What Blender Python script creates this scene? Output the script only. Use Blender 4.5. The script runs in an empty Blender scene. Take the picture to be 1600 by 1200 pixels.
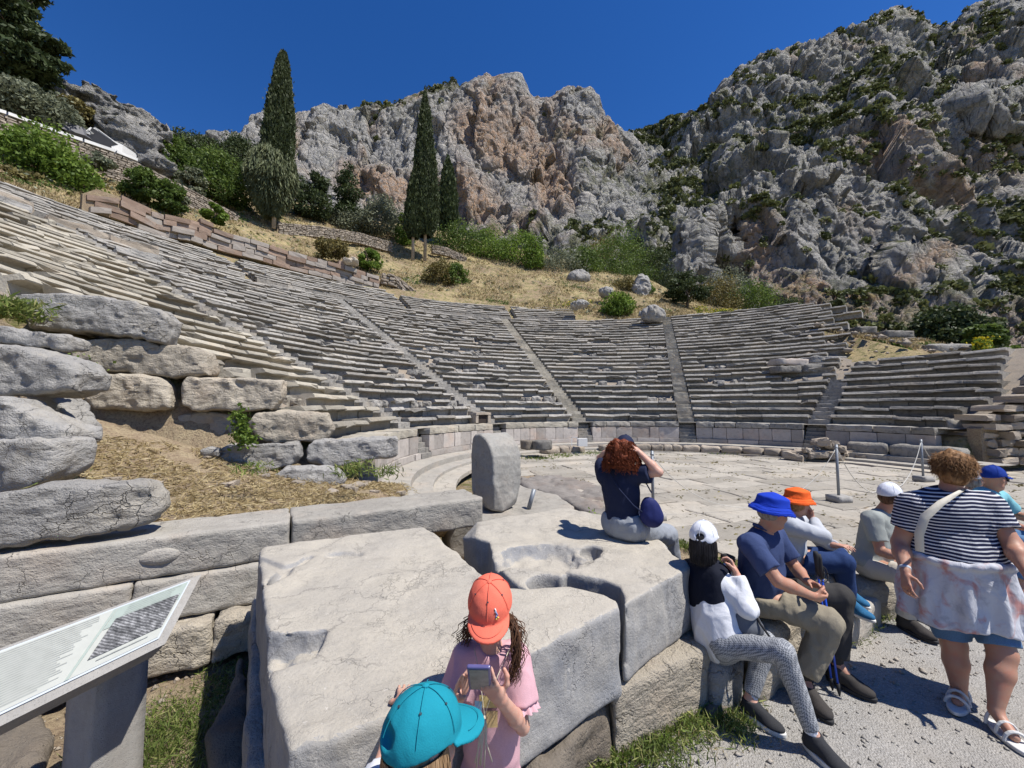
import bpy, bmesh, math, random
import numpy as np
from mathutils import Vector, Matrix
scene = bpy.context.scene
R_ = math.radians
# ------------------------------------------------------------------ camera
FPX, PITCH, HC = 620.0, 0.062, 1.65
CP, SP = math.cos(PITCH), math.sin(PITCH)
cam_d = bpy.data.cameras.new('camera'); cam = bpy.data.objects.new('camera', cam_d)
scene.collection.objects.link(cam); scene.camera = cam
cam_d.sensor_width = 36.0; cam_d.lens = 36.0*FPX/1600.0
cam_d.clip_start = 0.05; cam_d.clip_end = 6000
cam.location = (0, 0, HC); cam.rotation_euler = (math.pi/2+PITCH, 0, 0)
# ------------------------------------------------------------------ sky, sun, exposure
SUN_EL, SUN_AZ = R_(60), R_(112)          # azimuth clockwise from +Y (view direction)
world = bpy.data.worlds.new('World'); scene.world = world; world.use_nodes = True
wn = world.node_tree; wn.nodes.clear()
sky = wn.nodes.new('ShaderNodeTexSky'); sky.sky_type = 'NISHITA'; sky.sun_disc = False
sky.sun_elevation = SUN_EL; sky.sun_rotation = SUN_AZ
sky.altitude = 600; sky.air_density = 1.0; sky.dust_density = 0.1; sky.ozone_density = 5.0
hs = wn.nodes.new('ShaderNodeHueSaturation'); hs.inputs['Saturation'].default_value = 1.28; hs.inputs['Hue'].default_value = 0.512
gm = wn.nodes.new('ShaderNodeGamma'); gm.inputs['Gamma'].default_value = 1.0
bg = wn.nodes.new('ShaderNodeBackground'); bg.inputs['Strength'].default_value = 0.104
wo = wn.nodes.new('ShaderNodeOutputWorld')
wn.links.new(sky.outputs[0], gm.inputs[0]); wn.links.new(gm.outputs[0], hs.inputs['Color'])
wn.links.new(hs.outputs[0], bg.inputs[0]); wn.links.new(bg.outputs[0], wo.inputs[0])
sl = bpy.data.lights.new('sun', 'SUN'); sl.energy = 5.0; sl.angle = R_(0.53); sl.color = (1, 0.955, 0.88)
so = bpy.data.objects.new('sun', sl); scene.collection.objects.link(so)
sdir = Vector((math.sin(SUN_AZ)*math.cos(SUN_EL), math.cos(SUN_AZ)*math.cos(SUN_EL), math.sin(SUN_EL)))
so.rotation_euler = sdir.to_track_quat('Z', 'Y').to_euler(); so.location = (30, -10, 60)
scene.view_settings.view_transform = 'Standard'; scene.view_settings.look = 'None'
scene.view_settings.exposure = 0.34; scene.view_settings.gamma = 1.0
scene.render.engine = 'CYCLES'
scene.cycles.max_bounces = 5; scene.cycles.diffuse_bounces = 2; scene.cycles.glossy_bounces = 2
scene.cycles.transparent_max_bounces = 4; scene.cycles.caustics_reflective = False; scene.cycles.caustics_refractive = False

# ------------------------------------------------------------------ projection helpers (photo pixel of 1600x1200 -> world point at a real depth)
def ray(u, v):
    a = (u-800)/FPX; b = (v-600)/FPX
    return np.array([a, CP+b*SP, SP-b*CP])
CAM = np.array([0, 0, HC])
def aty(u, v, y): d = ray(u, v); return CAM+d*(y/d[1])
def atz(u, v, z): d = ray(u, v); return CAM+d*((z-HC)/d[2])
C0 = np.array([5.72, 11.1])               # centre of the orchestra circle
def atr(u, v, r):
    d = ray(u, v); o = -C0; a = d[:2]@d[:2]; b = 2*o@d[:2]; c = o@o-r*r
    return CAM+d*((-b+math.sqrt(b*b-4*a*c))/(2*a))
def pol(th, r, z): return np.array([C0[0]+r*math.sin(th), C0[1]+r*math.cos(th), z])
def theta(P): return np.arctan2(P[..., 0]-C0[0], P[..., 1]-C0[1])

# ------------------------------------------------------------------ noise (numpy)
_rg = np.random.default_rng(7)
_perm = np.concatenate([_rg.permutation(256)]*3)
_grad = _rg.normal(size=(256, 3)); _grad /= np.linalg.norm(_grad, axis=1)[:, None]
def noise(P):
    P = np.asarray(P, float); I = np.floor(P).astype(int); Fr = P-I; I &= 255
    U = Fr*Fr*Fr*(Fr*(Fr*6-15)+10); out = np.zeros(P.shape[:-1])
    for dx in (0, 1):
        wx = U[..., 0] if dx else 1-U[..., 0]
        for dy in (0, 1):
            wy = U[..., 1] if dy else 1-U[..., 1]
            for dz in (0, 1):
                wz = U[..., 2] if dz else 1-U[..., 2]
                h = _perm[_perm[_perm[(I[..., 0]+dx) & 255]+((I[..., 1]+dy) & 255)]+((I[..., 2]+dz) & 255)]
                g = _grad[h]
                out += wx*wy*wz*(g[..., 0]*(Fr[..., 0]-dx)+g[..., 1]*(Fr[..., 1]-dy)+g[..., 2]*(Fr[..., 2]-dz))
    return out*1.6
def fbm(P, o=4, f=1.0, lac=2.1, g=0.5, s=0.0):
    P = np.asarray(P, float)*f+s; a = 1.0; r = 0
    for i in range(o): r = r+a*noise(P); P = P*lac+17.3; a *= g
    return r
def ridged(P, o=4, f=1.0, g=0.5, s=0.0):
    P = np.asarray(P, float)*f+s; a = 1.0; r = 0
    for i in range(o): r = r+a*(1-2*np.abs(noise(P))); P = P*2.1+9.7; a *= g
    return r
def billow(P, o=4, f=1.0, g=0.5, s=0.0):
    P = np.asarray(P, float)*f+s; a = 1.0; r = 0
    for i in range(o): r = r+a*(2*np.sqrt(noise(P)**2+0.0004)-0.5); P = P*2.1+9.7; a *= g
    return r
def worley(P, seed=0):
    P = np.asarray(P, float); I = np.floor(P).astype(int); F1 = np.full(P.shape[:-1], 9.0); F2 = F1.copy(); R = np.zeros(P.shape[:-1]); S = np.zeros(P.shape)
    jit = np.random.default_rng(99+seed).uniform(0, 1, (256, 5))
    for dx in (-1, 0, 1):
        for dy in (-1, 0, 1):
            for dz in (-1, 0, 1):
                J = I+[dx, dy, dz]; h = _perm[_perm[_perm[J[..., 0] & 255]+(J[..., 1] & 255)]+(J[..., 2] & 255)]
                dv = P-J-jit[h, :3]; d = np.linalg.norm(dv, axis=-1); c = d < F1
                F2 = np.where(c, F1, np.minimum(F2, d)); F1 = np.where(c, d, F1); R = np.where(c, jit[h, 3], R); S = np.where(c[..., None], dv*(jit[h, :3][..., [1, 2, 0]]-.5), S)
    return F1, F2, R, S
def crag(P, sc, zs, s=0.0):
    '''blocks of rock parted by cracks: each block stands out by its own amount and leans its own way'''
    Q = P*np.array([1, 1, zs])/sc+s; Q = Q+0.22*np.stack([fbm(Q, 2, 1.6, s=k*7.0) for k in range(3)], -1)
    a, b, r, q = worley(Q); return (r-0.5)*0.9+q.sum(-1)*2.4+0.28*np.minimum((b-a)*7.0, 1.0)
def smooth(e0, e1, x):
    t = np.clip((x-e0)/(e1-e0), 0, 1); return t*t*(3-2*t)
rnd = random.Random(11); rng = np.random.default_rng(5)

# ------------------------------------------------------------------ materials
MATS = {}
class NT:
    def __init__(s, name, rough=0.85, spec=0.3):
        s.m = bpy.data.materials.new(name); s.m.use_nodes = True; s.t = s.m.node_tree; s.t.nodes.clear()
        s.b = s.n('ShaderNodeBsdfPrincipled'); s.o = s.n('ShaderNodeOutputMaterial')
        s.l(s.b.outputs[0], s.o.inputs[0]); s.b.inputs['Roughness'].default_value = rough
        s.b.inputs['Specular IOR Level'].default_value = spec; MATS[name] = s.m
        s.geo = s.n('ShaderNodeNewGeometry').outputs['Position']
    def n(s, t, **k):
        x = s.t.nodes.new(t)
        for a, b in k.items(): setattr(x, a, b)
        return x
    def l(s, a, b): s.t.links.new(a, b)
    def val(s, sock, v):
        if hasattr(v, 'is_linked') or hasattr(v, 'links'): s.l(v, sock)
        else: sock.default_value = v
    def map(s, vec, sc=(1, 1, 1), rot=(0, 0, 0)):
        x = s.n('ShaderNodeMapping'); s.l(vec, x.inputs[0]); x.inputs['Scale'].default_value = sc; x.inputs['Rotation'].default_value = rot
        return x.outputs[0]
    def noise(s, sc, det=4, rough=0.55, vec=None, dist=0.0, out=0):
        x = s.n('ShaderNodeTexNoise'); s.l(vec if vec is not None else s.geo, x.inputs['Vector'])
        x.inputs['Scale'].default_value = sc; x.inputs['Detail'].default_value = det
        x.inputs['Roughness'].default_value = rough; x.inputs['Distortion'].default_value = dist
        return x.outputs[out]
    def vor(s, sc, feat='F1', vec=None, out='Distance', rand=1.0):
        x = s.n('ShaderNodeTexVoronoi', feature=feat); s.l(vec if vec is not None else s.geo, x.inputs['Vector'])
        x.inputs['Scale'].default_value = sc; x.inputs['Randomness'].default_value = rand
        return x.outputs[out]
    def ramp(s, f, stops, interp='LINEAR'):
        x = s.n('ShaderNodeValToRGB'); s.l(f, x.inputs[0]); e = x.color_ramp.elements; x.color_ramp.interpolation = interp
        while len(e) < len(stops): e.new(0.5)
        for q, (p, c) in zip(e, stops):
            q.position = p; q.color = (c, c, c, 1) if not hasattr(c, '__len__') else (*c, 1)
        return x.outputs[0]
    def mix(s, f, a, b, mode='MIX'):
        x = s.n('ShaderNodeMix', data_type='RGBA', blend_type=mode)
        s.val(x.inputs[0], f)
        for i, v in ((6, a), (7, b)):
            if hasattr(v, '__len__') and not hasattr(v, 'links'): x.inputs[i].default_value = (*v, 1)
            else: s.l(v, x.inputs[i])
        return x.outputs[2]
    def math(s, op, a, b=0.0):
        x = s.n('ShaderNodeMath', operation=op); s.val(x.inputs[0], a); s.val(x.inputs[1], b); return x.outputs[0]
    def bump(s, h, dist=0.02, strength=1.0, prev=None):
        x = s.n('ShaderNodeBump'); x.inputs['Distance'].default_value = dist; x.inputs['Strength'].default_value = strength
        s.l(h, x.inputs['Height'])
        if prev is not None: s.l(prev, x.inputs['Normal'])
        return x.outputs[0]
    def col(s, c): s.val(s.b.inputs['Base Color'], (*c, 1) if hasattr(c, '__len__') else c)
    def nor(s, b): s.l(b, s.b.inputs['Normal'])
    def attr(s, name, out='Fac'): return s.n('ShaderNodeAttribute', attribute_name=name).outputs[out]
    def rand(s): return s.n('ShaderNodeObjectInfo').outputs['Random']

def stone(name, base, dark, warm, sc=1.0, bump=0.012, crack=0.0, tone=False, pit=0.4, stain=0.5, warmth=0.5):
    t = NT(name, 0.9, 0.2); g = t.geo
    big = t.noise(1.3*sc, 5, 0.6); med = t.noise(7*sc, 6, 0.65); fine = t.noise(60*sc, 5, 0.7)
    c = t.mix(t.ramp(big, [(0.38, 0.0), (0.62, 1.0)]), base, tuple(x*0.86 for x in base))
    c = t.mix(t.math('MULTIPLY', t.ramp(t.noise(0.9*sc, 4, 0.6, vec=t.map(g, (1, 1, 1), (0.5, 0.3, 1))), [(0.5, 0.0), (0.68, 1.0)]), warmth), c, warm)
    c = t.mix(t.math('MULTIPLY', t.ramp(med, [(0.5, 0.0), (0.72, 1.0)]), stain), c, dark)
    c = t.mix(t.ramp(fine, [(0.3, 0.35), (0.55, 0.0)]), c, tuple(x*0.55 for x in base))
    c = t.mix(t.ramp(t.noise(18*sc, 3, 0.6, dist=0.6), [(0.62, 0.0), (0.72, 0.35)]), c, tuple(min(0.62, x*1.35) for x in base))
    if tone: c = t.mix(1.0, c, t.ramp(t.attr('tone'), [(0, 0.55), (1, 1.25)]), 'MULTIPLY')
    else: c = t.mix(1.0, c, t.ramp(t.rand(), [(0, 0.88), (1, 1.1)]), 'MULTIPLY')
    if name == 'pink_ashlar': c = t.mix(t.ramp(t.attr('tone'), [(0.45, 0.0), (0.55, 0.8)]), c, (0.31, 0.29, 0.26))
    if crack > 0:
        v = t.vor(3.5*sc, 'DISTANCE_TO_EDGE', vec=t.mix(0.25, g, t.noise(3*sc, 4, 0.6, out=1)))
        k = t.ramp(v, [(0.0, 1.0), (0.018, 0.0)]); m = t.ramp(t.noise(1.7*sc, 2), [(0.5, 0.0), (0.6, 1.0)])
        c = t.mix(t.math('MULTIPLY', t.math('MULTIPLY', k, m), crack), c, tuple(x*0.25 for x in base))
    t.col(c)
    h1 = t.math('ADD', t.math('MULTIPLY', med, 1.0), t.math('MULTIPLY', fine, 0.35))
    pits = t.ramp(t.vor(26*sc), [(0.0, 0.0), (0.35, 1.0)])
    h1 = t.math('ADD', h1, t.math('MULTIPLY', pits, pit*0.5))
    if crack > 0:
        st = t.noise(5*sc, 5, 0.65, vec=t.map(g, (0.8, 0.8, 1.5), (0.25, 0.3, 0)), dist=0.3)
        h1 = t.math('ADD', h1, t.math('MULTIPLY', st, 1.6)); h1 = t.math('SUBTRACT', h1, t.math('MULTIPLY', t.math('MULTIPLY', k, m), 0.8))
    t.nor(t.bump(h1, bump*2.2, 1.0)); return t.m
stone('seat_stone', (0.365, 0.345, 0.31), (0.12, 0.112, 0.10), (0.44, 0.38, 0.30), 1.0, 0.018, tone=True, stain=0.95)
stone('seat_stone_warm', (0.42, 0.385, 0.315), (0.21, 0.19, 0.16), (0.46, 0.38, 0.28), 1.0, 0.014, tone=True, stain=0.6)  # sun on the left rows painted in as beige; weathered steps share it
stone('wall_slab_stone', (0.44, 0.40, 0.36), (0.2, 0.17, 0.15), (0.50, 0.36, 0.27), 1.0, 0.006, tone=True, stain=0.5)
stone('boulder_stone', (0.385, 0.37, 0.345), (0.17, 0.165, 0.16), (0.45, 0.41, 0.34), 1.3, 0.018, crack=0.35, warmth=0.8)
stone('boulder_stone_warm', (0.48, 0.425, 0.34), (0.24, 0.21, 0.18), (0.50, 0.39, 0.28), 1.3, 0.018, crack=0.35)
stone('pink_ashlar', (0.40, 0.285, 0.215), (0.22, 0.18, 0.155), (0.38, 0.35, 0.31), 0.8, 0.012, tone=True)
stone('rubble_stone', (0.38, 0.325, 0.26), (0.2, 0.18, 0.16), (0.42, 0.33, 0.24), 1.5, 0.015, tone=True)
stone('paving_stone', (0.365, 0.335, 0.285), (0.22, 0.20, 0.165), (0.42, 0.36, 0.28), 1.0, 0.006, tone=True, stain=0.6, crack=0.8)
stone('step_stone', (0.39, 0.365, 0.32), (0.24, 0.22, 0.2), (0.46, 0.38, 0.30), 1.6, 0.006, crack=0.18)
stone('stele_stone', (0.40, 0.385, 0.35), (0.20, 0.19, 0.18), (0.45, 0.40, 0.34), 3.0, 0.006, pit=0.8)
stone('concrete', (0.36, 0.345, 0.32), (0.25, 0.24, 0.22), (0.38, 0.35, 0.31), 4.0, 0.002, pit=0.9)
def altar_mat():
    t = NT('altar_stone', 0.88, 0.25); g = t.geo
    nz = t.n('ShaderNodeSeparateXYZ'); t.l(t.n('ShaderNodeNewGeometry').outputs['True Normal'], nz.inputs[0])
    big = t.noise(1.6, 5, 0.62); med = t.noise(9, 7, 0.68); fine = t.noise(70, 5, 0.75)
    # beige limestone top; blue grey faces painted darker for grazing light, white calcite scratches
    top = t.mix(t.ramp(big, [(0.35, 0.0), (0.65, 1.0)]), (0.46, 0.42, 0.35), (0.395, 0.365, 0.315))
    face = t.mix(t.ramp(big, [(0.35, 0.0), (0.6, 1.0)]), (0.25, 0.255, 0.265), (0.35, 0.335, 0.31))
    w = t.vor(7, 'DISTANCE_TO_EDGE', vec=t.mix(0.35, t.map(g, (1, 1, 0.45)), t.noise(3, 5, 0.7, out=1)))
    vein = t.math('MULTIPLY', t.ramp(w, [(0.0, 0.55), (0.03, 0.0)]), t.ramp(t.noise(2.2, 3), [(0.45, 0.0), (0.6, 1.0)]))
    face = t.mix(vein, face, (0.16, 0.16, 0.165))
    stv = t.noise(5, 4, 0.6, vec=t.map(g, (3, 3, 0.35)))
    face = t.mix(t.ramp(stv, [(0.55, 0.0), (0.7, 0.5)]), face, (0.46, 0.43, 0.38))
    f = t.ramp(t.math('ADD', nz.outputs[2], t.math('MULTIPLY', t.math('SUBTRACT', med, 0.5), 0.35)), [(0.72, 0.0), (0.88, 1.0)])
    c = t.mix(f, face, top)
    c = t.mix(t.ramp(med, [(0.52, 0.0), (0.75, 0.45)]), c, (0.25, 0.235, 0.21))
    c = t.mix(t.ramp(fine, [(0.3, 0.4), (0.5, 0.0)]), c, (0.2, 0.19, 0.18))
    c = t.mix(t.ramp(t.noise(26, 3, 0.6, dist=1.0), [(0.66, 0.0), (0.72, 0.5)]), c, (0.6, 0.57, 0.52))
    v2 = t.vor(1.3, 'DISTANCE_TO_EDGE', vec=t.mix(0.3, g, t.noise(2.5, 6, 0.7, out=1)))
    c = t.mix(t.math('MULTIPLY', t.ramp(v2, [(0.0, 0.5), (0.009, 0.0)]), t.ramp(t.noise(1.1, 2), [(0.5, 0.0), (0.55, 1.0)])), c, (0.12, 0.115, 0.11))
    t.col(c)
    h = t.math('ADD', med, t.math('MULTIPLY', fine, 0.35))
    h = t.math('SUBTRACT', h, t.math('MULTIPLY', vein, 0.6))
    t.nor(t.bump(h, 0.016, 0.9))
altar_mat()
def ground_mat():
    t = NT('hill_ground', 0.95, 0.1)
    a = t.noise(0.35, 5, 0.65); b = t.noise(2.4, 6, 0.7); f = t.noise(14, 5, 0.75)
    c = t.mix(t.ramp(a, [(0.40, 0.0), (0.6, 1.0)]), (0.44, 0.35, 0.19), (0.31, 0.23, 0.15))
    c = t.mix(t.ramp(b, [(0.48, 0.0), (0.62, 0.9)]), c, (0.15, 0.16, 0.055))
    c = t.mix(t.ramp(f, [(0.3, 0.7), (0.5, 0.0)]), c, (0.12, 0.095, 0.06))
    c = t.mix(t.ramp(t.vor(1.1), [(0.0, 0.6), (0.16, 0.0)]), c, (0.4, 0.38, 0.35))
    t.col(c); t.nor(t.bump(t.math('ADD', b, t.math('MULTIPLY', f, 0.5)), 0.25, 0.9))
    t = NT('gravel', 0.92, 0.2)
    v = t.vor(90, out='Distance'); vc = t.vor(90, out='Color'); sep = t.n('ShaderNodeSeparateColor'); t.l(vc, sep.inputs[0])
    c = t.mix(t.ramp(sep.outputs[0], [(0.0, 0.0), (1.0, 1.0)]), (0.26, 0.255, 0.245), (0.44, 0.425, 0.40))
    c = t.mix(t.ramp(t.noise(1.2, 4), [(0.4, 0.0), (0.65, 0.45)]), c, (0.45, 0.40, 0.33))
    c = t.mix(t.ramp(v, [(0.35, 0.0), (0.75, 0.4)]), c, (0.2, 0.19, 0.175))
    c = t.mix(t.ramp(t.noise(300, 2), [(0.35, 0.3), (0.5, 0.0)]), c, (0.1, 0.1, 0.1))
    c = t.mix(t.ramp(t.noise(4.5, 6, 0.7), [(0.35, 0.35), (0.6, 0.0)]), c, (0.22, 0.205, 0.185))
    c = t.mix(t.ramp(t.vor(24), [(0.0, 0.8), (0.12, 0.0)]), c, (0.55, 0.53, 0.5))
    t.col(c); t.nor(t.bump(t.math('ADD', t.ramp(v, [(0, 1.0), (0.7, 0.0)]), t.math('MULTIPLY', t.noise(35, 4, 0.7), 0.5)), 0.007, 0.9))
    t = NT('soil', 0.95, 0.1)
    b = t.noise(3, 6, 0.7); f = t.noise(25, 6, 0.75)
    c = t.mix(t.ramp(b, [(0.4, 0.0), (0.6, 1.0)]), (0.33, 0.25, 0.17), (0.42, 0.34, 0.22))
    c = t.mix(t.ramp(f, [(0.35, 0.8), (0.55, 0.0)]), c, (0.14, 0.1, 0.07)); t.col(c)
    t.nor(t.bump(t.math('ADD', b, f), 0.04, 1.0))
ground_mat()
def rock_mat():
    t = NT('cliff_rock', 0.93, 0.15); g = t.geo
    nz = t.n('ShaderNodeSeparateXYZ'); t.l(t.n('ShaderNodeNewGeometry').outputs['True Normal'], nz.inputs[0])
    a = t.noise(0.03, 5, 0.6); b = t.noise(0.15, 7, 0.7); f = t.noise(0.7, 6, 0.75)
    c = t.mix(t.ramp(b, [(0.42, 0.0), (0.66, 1.0)]), (0.52, 0.50, 0.465), (0.30, 0.30, 0.30))
    om = t.math('MULTIPLY', t.ramp(t.noise(0.022, 3, 0.5, vec=t.map(g, (1, 1, 0.8))), [(0.56, 0.0), (0.68, 0.8)]), t.ramp(b, [(0.34, 0.0), (0.55, 0.85)]))
    om = t.math('MAXIMUM', om, t.math('MULTIPLY', t.attr('orange'), t.ramp(f, [(0.35, 0.1), (0.6, 1.0)])))
    c = t.mix(om, c, (0.50, 0.32, 0.20))
    c = t.mix(t.ramp(f, [(0.28, 0.75), (0.48, 0.0)]), c, (0.12, 0.12, 0.125))
    c = t.mix(t.ramp(t.noise(0.35, 4, 0.7, vec=t.map(g, (1, 1, 0.2))), [(0.3, 0.6), (0.45, 0.0)]), c, (0.17, 0.17, 0.18))
    # scrub on the ledges: grows where the rock is flat enough
    vg = t.math('MULTIPLY', t.ramp(nz.outputs[2], [(0.5, 0.0), (0.72, 1.0)]), t.ramp(t.noise(0.12, 6, 0.7), [(0.45, 0.0), (0.54, 1.0)]))
    vg = t.math('MAXIMUM', vg, t.math('MULTIPLY', t.attr('veg'), t.ramp(t.noise(0.2, 5, 0.7), [(0.46, 0.0), (0.56, 0.9)])))
    gr = t.mix(t.ramp(f, [(0.35, 0.0), (0.6, 1.0)]), (0.05, 0.065, 0.025), (0.16, 0.165, 0.06))
    c = t.mix(vg, c, gr); t.col(c)
    cr = t.ramp(t.vor(0.45, 'DISTANCE_TO_EDGE', vec=t.mix(0.4, t.map(g, (1, 1, 0.45)), t.noise(0.3, 5, 0.7, out=1))), [(0.0, 0.0), (0.12, 1.0)])
    h = t.math('ADD', t.math('MULTIPLY', b, 2.0), t.math('ADD', f, t.math('MULTIPLY', cr, 0.5)))
    t.nor(t.bump(h, 2.4, 1.0, ))
rock_mat()
def leafmat(name, c1, c2, c3=None, trans=0.25, rough=0.6):
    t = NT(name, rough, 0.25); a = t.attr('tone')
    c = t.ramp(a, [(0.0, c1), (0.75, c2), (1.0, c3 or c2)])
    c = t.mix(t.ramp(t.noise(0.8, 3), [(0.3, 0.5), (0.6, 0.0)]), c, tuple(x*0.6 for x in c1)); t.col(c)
    tr = t.n('ShaderNodeBsdfTranslucent'); t.l(c, tr.inputs[0]); ms = t.n('ShaderNodeMixShader'); ms.inputs[0].default_value = trans
    t.l(t.b.outputs[0], ms.inputs[1]); t.l(tr.outputs[0], ms.inputs[2]); t.l(ms.outputs[0], t.o.inputs[0]); return t.m
leafmat('cypress_foliage', (0.03, 0.045, 0.018), (0.07, 0.092, 0.032), (0.11, 0.13, 0.05), 0.15)
leafmat('weeping_foliage', (0.09, 0.11, 0.055), (0.17, 0.195, 0.095), (0.24, 0.25, 0.13), 0.2)
leafmat('pine_foliage', (0.035, 0.055, 0.022), (0.085, 0.115, 0.04), (0.14, 0.165, 0.065), 0.2)
leafmat('scrub_foliage', (0.06, 0.075, 0.028), (0.15, 0.17, 0.06), (0.26, 0.26, 0.11), 0.25)
leafmat('green_foliage', (0.06, 0.1, 0.022), (0.15, 0.22, 0.045), (0.25, 0.31, 0.075), 0.35)
leafmat('lush_foliage', (0.09, 0.15, 0.025), (0.21, 0.31, 0.05), (0.32, 0.41, 0.09), 0.4)
leafmat('olive_foliage', (0.13, 0.15, 0.095), (0.27, 0.29, 0.19), (0.38, 0.39, 0.28), 0.25)
leafmat('dry_foliage', (0.13, 0.11, 0.04), (0.24, 0.20, 0.07), (0.32, 0.29, 0.1), 0.2)
leafmat('yellow_flower', (0.5, 0.42, 0.02), (0.75, 0.6, 0.03), (0.85, 0.75, 0.08), 0.2)
leafmat('straw', (0.30, 0.225, 0.11), (0.47, 0.375, 0.20), (0.64, 0.55, 0.34), 0.3)
leafmat('grass_green', (0.09, 0.13, 0.03), (0.2, 0.26, 0.06), (0.42, 0.4, 0.16), 0.35)
def flat(name, c, rough=0.7, spec=0.3, metal=0.0, var=0.12, sc=30, bump=0.0, emis=None):
    t = NT(name, rough, spec); t.b.inputs['Metallic'].default_value = metal
    n = t.noise(sc, 4, 0.6)
    t.col(t.mix(t.ramp(n, [(0.3, 0.0), (0.7, 1.0)]), tuple(x*(1-var) for x in c), tuple(min(1, x*(1+var)) for x in c)))
    if bump: t.nor(t.bump(n, bump, 0.6))
    return t.m
flat('bark', (0.16, 0.125, 0.09), 0.9, 0.1, var=0.4, sc=6, bump=0.05)
flat('bark_pale', (0.36, 0.31, 0.25), 0.9, 0.1, var=0.3, sc=6, bump=0.05)
flat('galvanised', (0.22, 0.24, 0.265), 0.5, 0.5, 0.3, 0.15)
flat('rope', (0.55, 0.53, 0.48), 0.9, 0.1)
flat('wood', (0.36, 0.25, 0.16), 0.8, 0.2, var=0.3, sc=12)
flat('white_paint', (0.72, 0.71, 0.68), 0.6, 0.3, var=0.05)
flat('opening_shade', (0.05, 0.04, 0.035), 0.95, 0.1)  # near-black colour stands in for shade in the opening and the recess

# ------------------------------------------------------------------ mesh helpers
def tag(o, label=None, cat=None, group=None, kind=None):
    if label: o['label'] = label
    if cat: o['category'] = cat
    if group: o['group'] = group
    if kind: o['kind'] = kind
    return o
def empty(name, loc, label=None, cat=None, group=None):
    o = bpy.data.objects.new(name, None); scene.collection.objects.link(o); o.location = tuple(loc); o.empty_display_size = 0.2
    return tag(o, label, cat, group)
WL = {}
def mk(name, V, Fc, mat, parent=None, smooth_=True, attrs=None, origin=None, mats=None, midx=None):
    V = np.asarray(V, float)
    if parent is not None: org = WL.get(parent.name, np.array(parent.location))
    elif origin is not None: org = np.asarray(origin, float)
    else: org = np.array([(V[:, 0].min()+V[:, 0].max())/2, (V[:, 1].min()+V[:, 1].max())/2, V[:, 2].min()])
    if parent is not None: # child keeps zero offset for direct children of an object with its own origin
        off = org
    else: off = org
    me = bpy.data.meshes.new(name)
    if isinstance(Fc, np.ndarray):
        n = len(Fc); k = Fc.shape[1]; me.vertices.add(len(V)); me.vertices.foreach_set('co', (V-off).astype(np.float32).ravel())
        me.loops.add(n*k); me.loops.foreach_set('vertex_index', Fc.astype(np.int32).ravel())
        me.polygons.add(n); me.polygons.foreach_set('loop_start', np.arange(0, n*k, k, dtype=np.int32))
        me.polygons.foreach_set('loop_total', np.full(n, k, dtype=np.int32)); me.update(calc_edges=True); me.validate()
    else:
        me.from_pydata((V-off).tolist(), [], Fc); me.update()
    if attrs:
        for a, arr in attrs.items():
            at = me.attributes.new(a, 'FLOAT', 'POINT'); at.data.foreach_set('value', np.asarray(arr, np.float32))
    for m in (mats or [mat]): me.materials.append(MATS[m])
    if midx is not None: me.polygons.foreach_set('material_index', np.asarray(midx, np.int32))
    if smooth_: me.polygons.foreach_set('use_smooth', np.ones(len(me.polygons), bool))
    me.update()
    o = bpy.data.objects.new(name, me); scene.collection.objects.link(o)
    if parent is not None: o.parent = parent; WL[o.name] = org
    else: o.location = tuple(off); WL[o.name] = off
    return o
class MB:
    """collects pieces for ONE mesh"""
    def __init__(s): s.V = []; s.F = []; s.T = []; s.n = 0
    def add(s, V, Fc, tone=0.5):
        V = np.asarray(V, float); s.V.append(V); s.F += [tuple(int(i)+s.n for i in f) for f in Fc]; s.n += len(V)
        s.T.append(np.full(len(V), tone) if np.isscalar(tone) else np.asarray(tone)); return s
    def build(s, name, mat, parent=None, smooth_=False, origin=None):
        if not s.V: return None
        return mk(name, np.concatenate(s.V), s.F, mat, parent, smooth_, {'tone': np.concatenate(s.T)}, origin)
def box8(c, ex, ey, ez):
    c, ex, ey, ez = map(np.asarray, (c, ex, ey, ez))
    V = [c+a*ex+b*ey+d*ez for d in (-1, 1) for b in (-1, 1) for a in (-1, 1)]
    return V, [(0, 2, 3, 1), (4, 5, 7, 6), (0, 1, 5, 4), (2, 6, 7, 3), (0, 4, 6, 2), (1, 3, 7, 5)]
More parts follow.
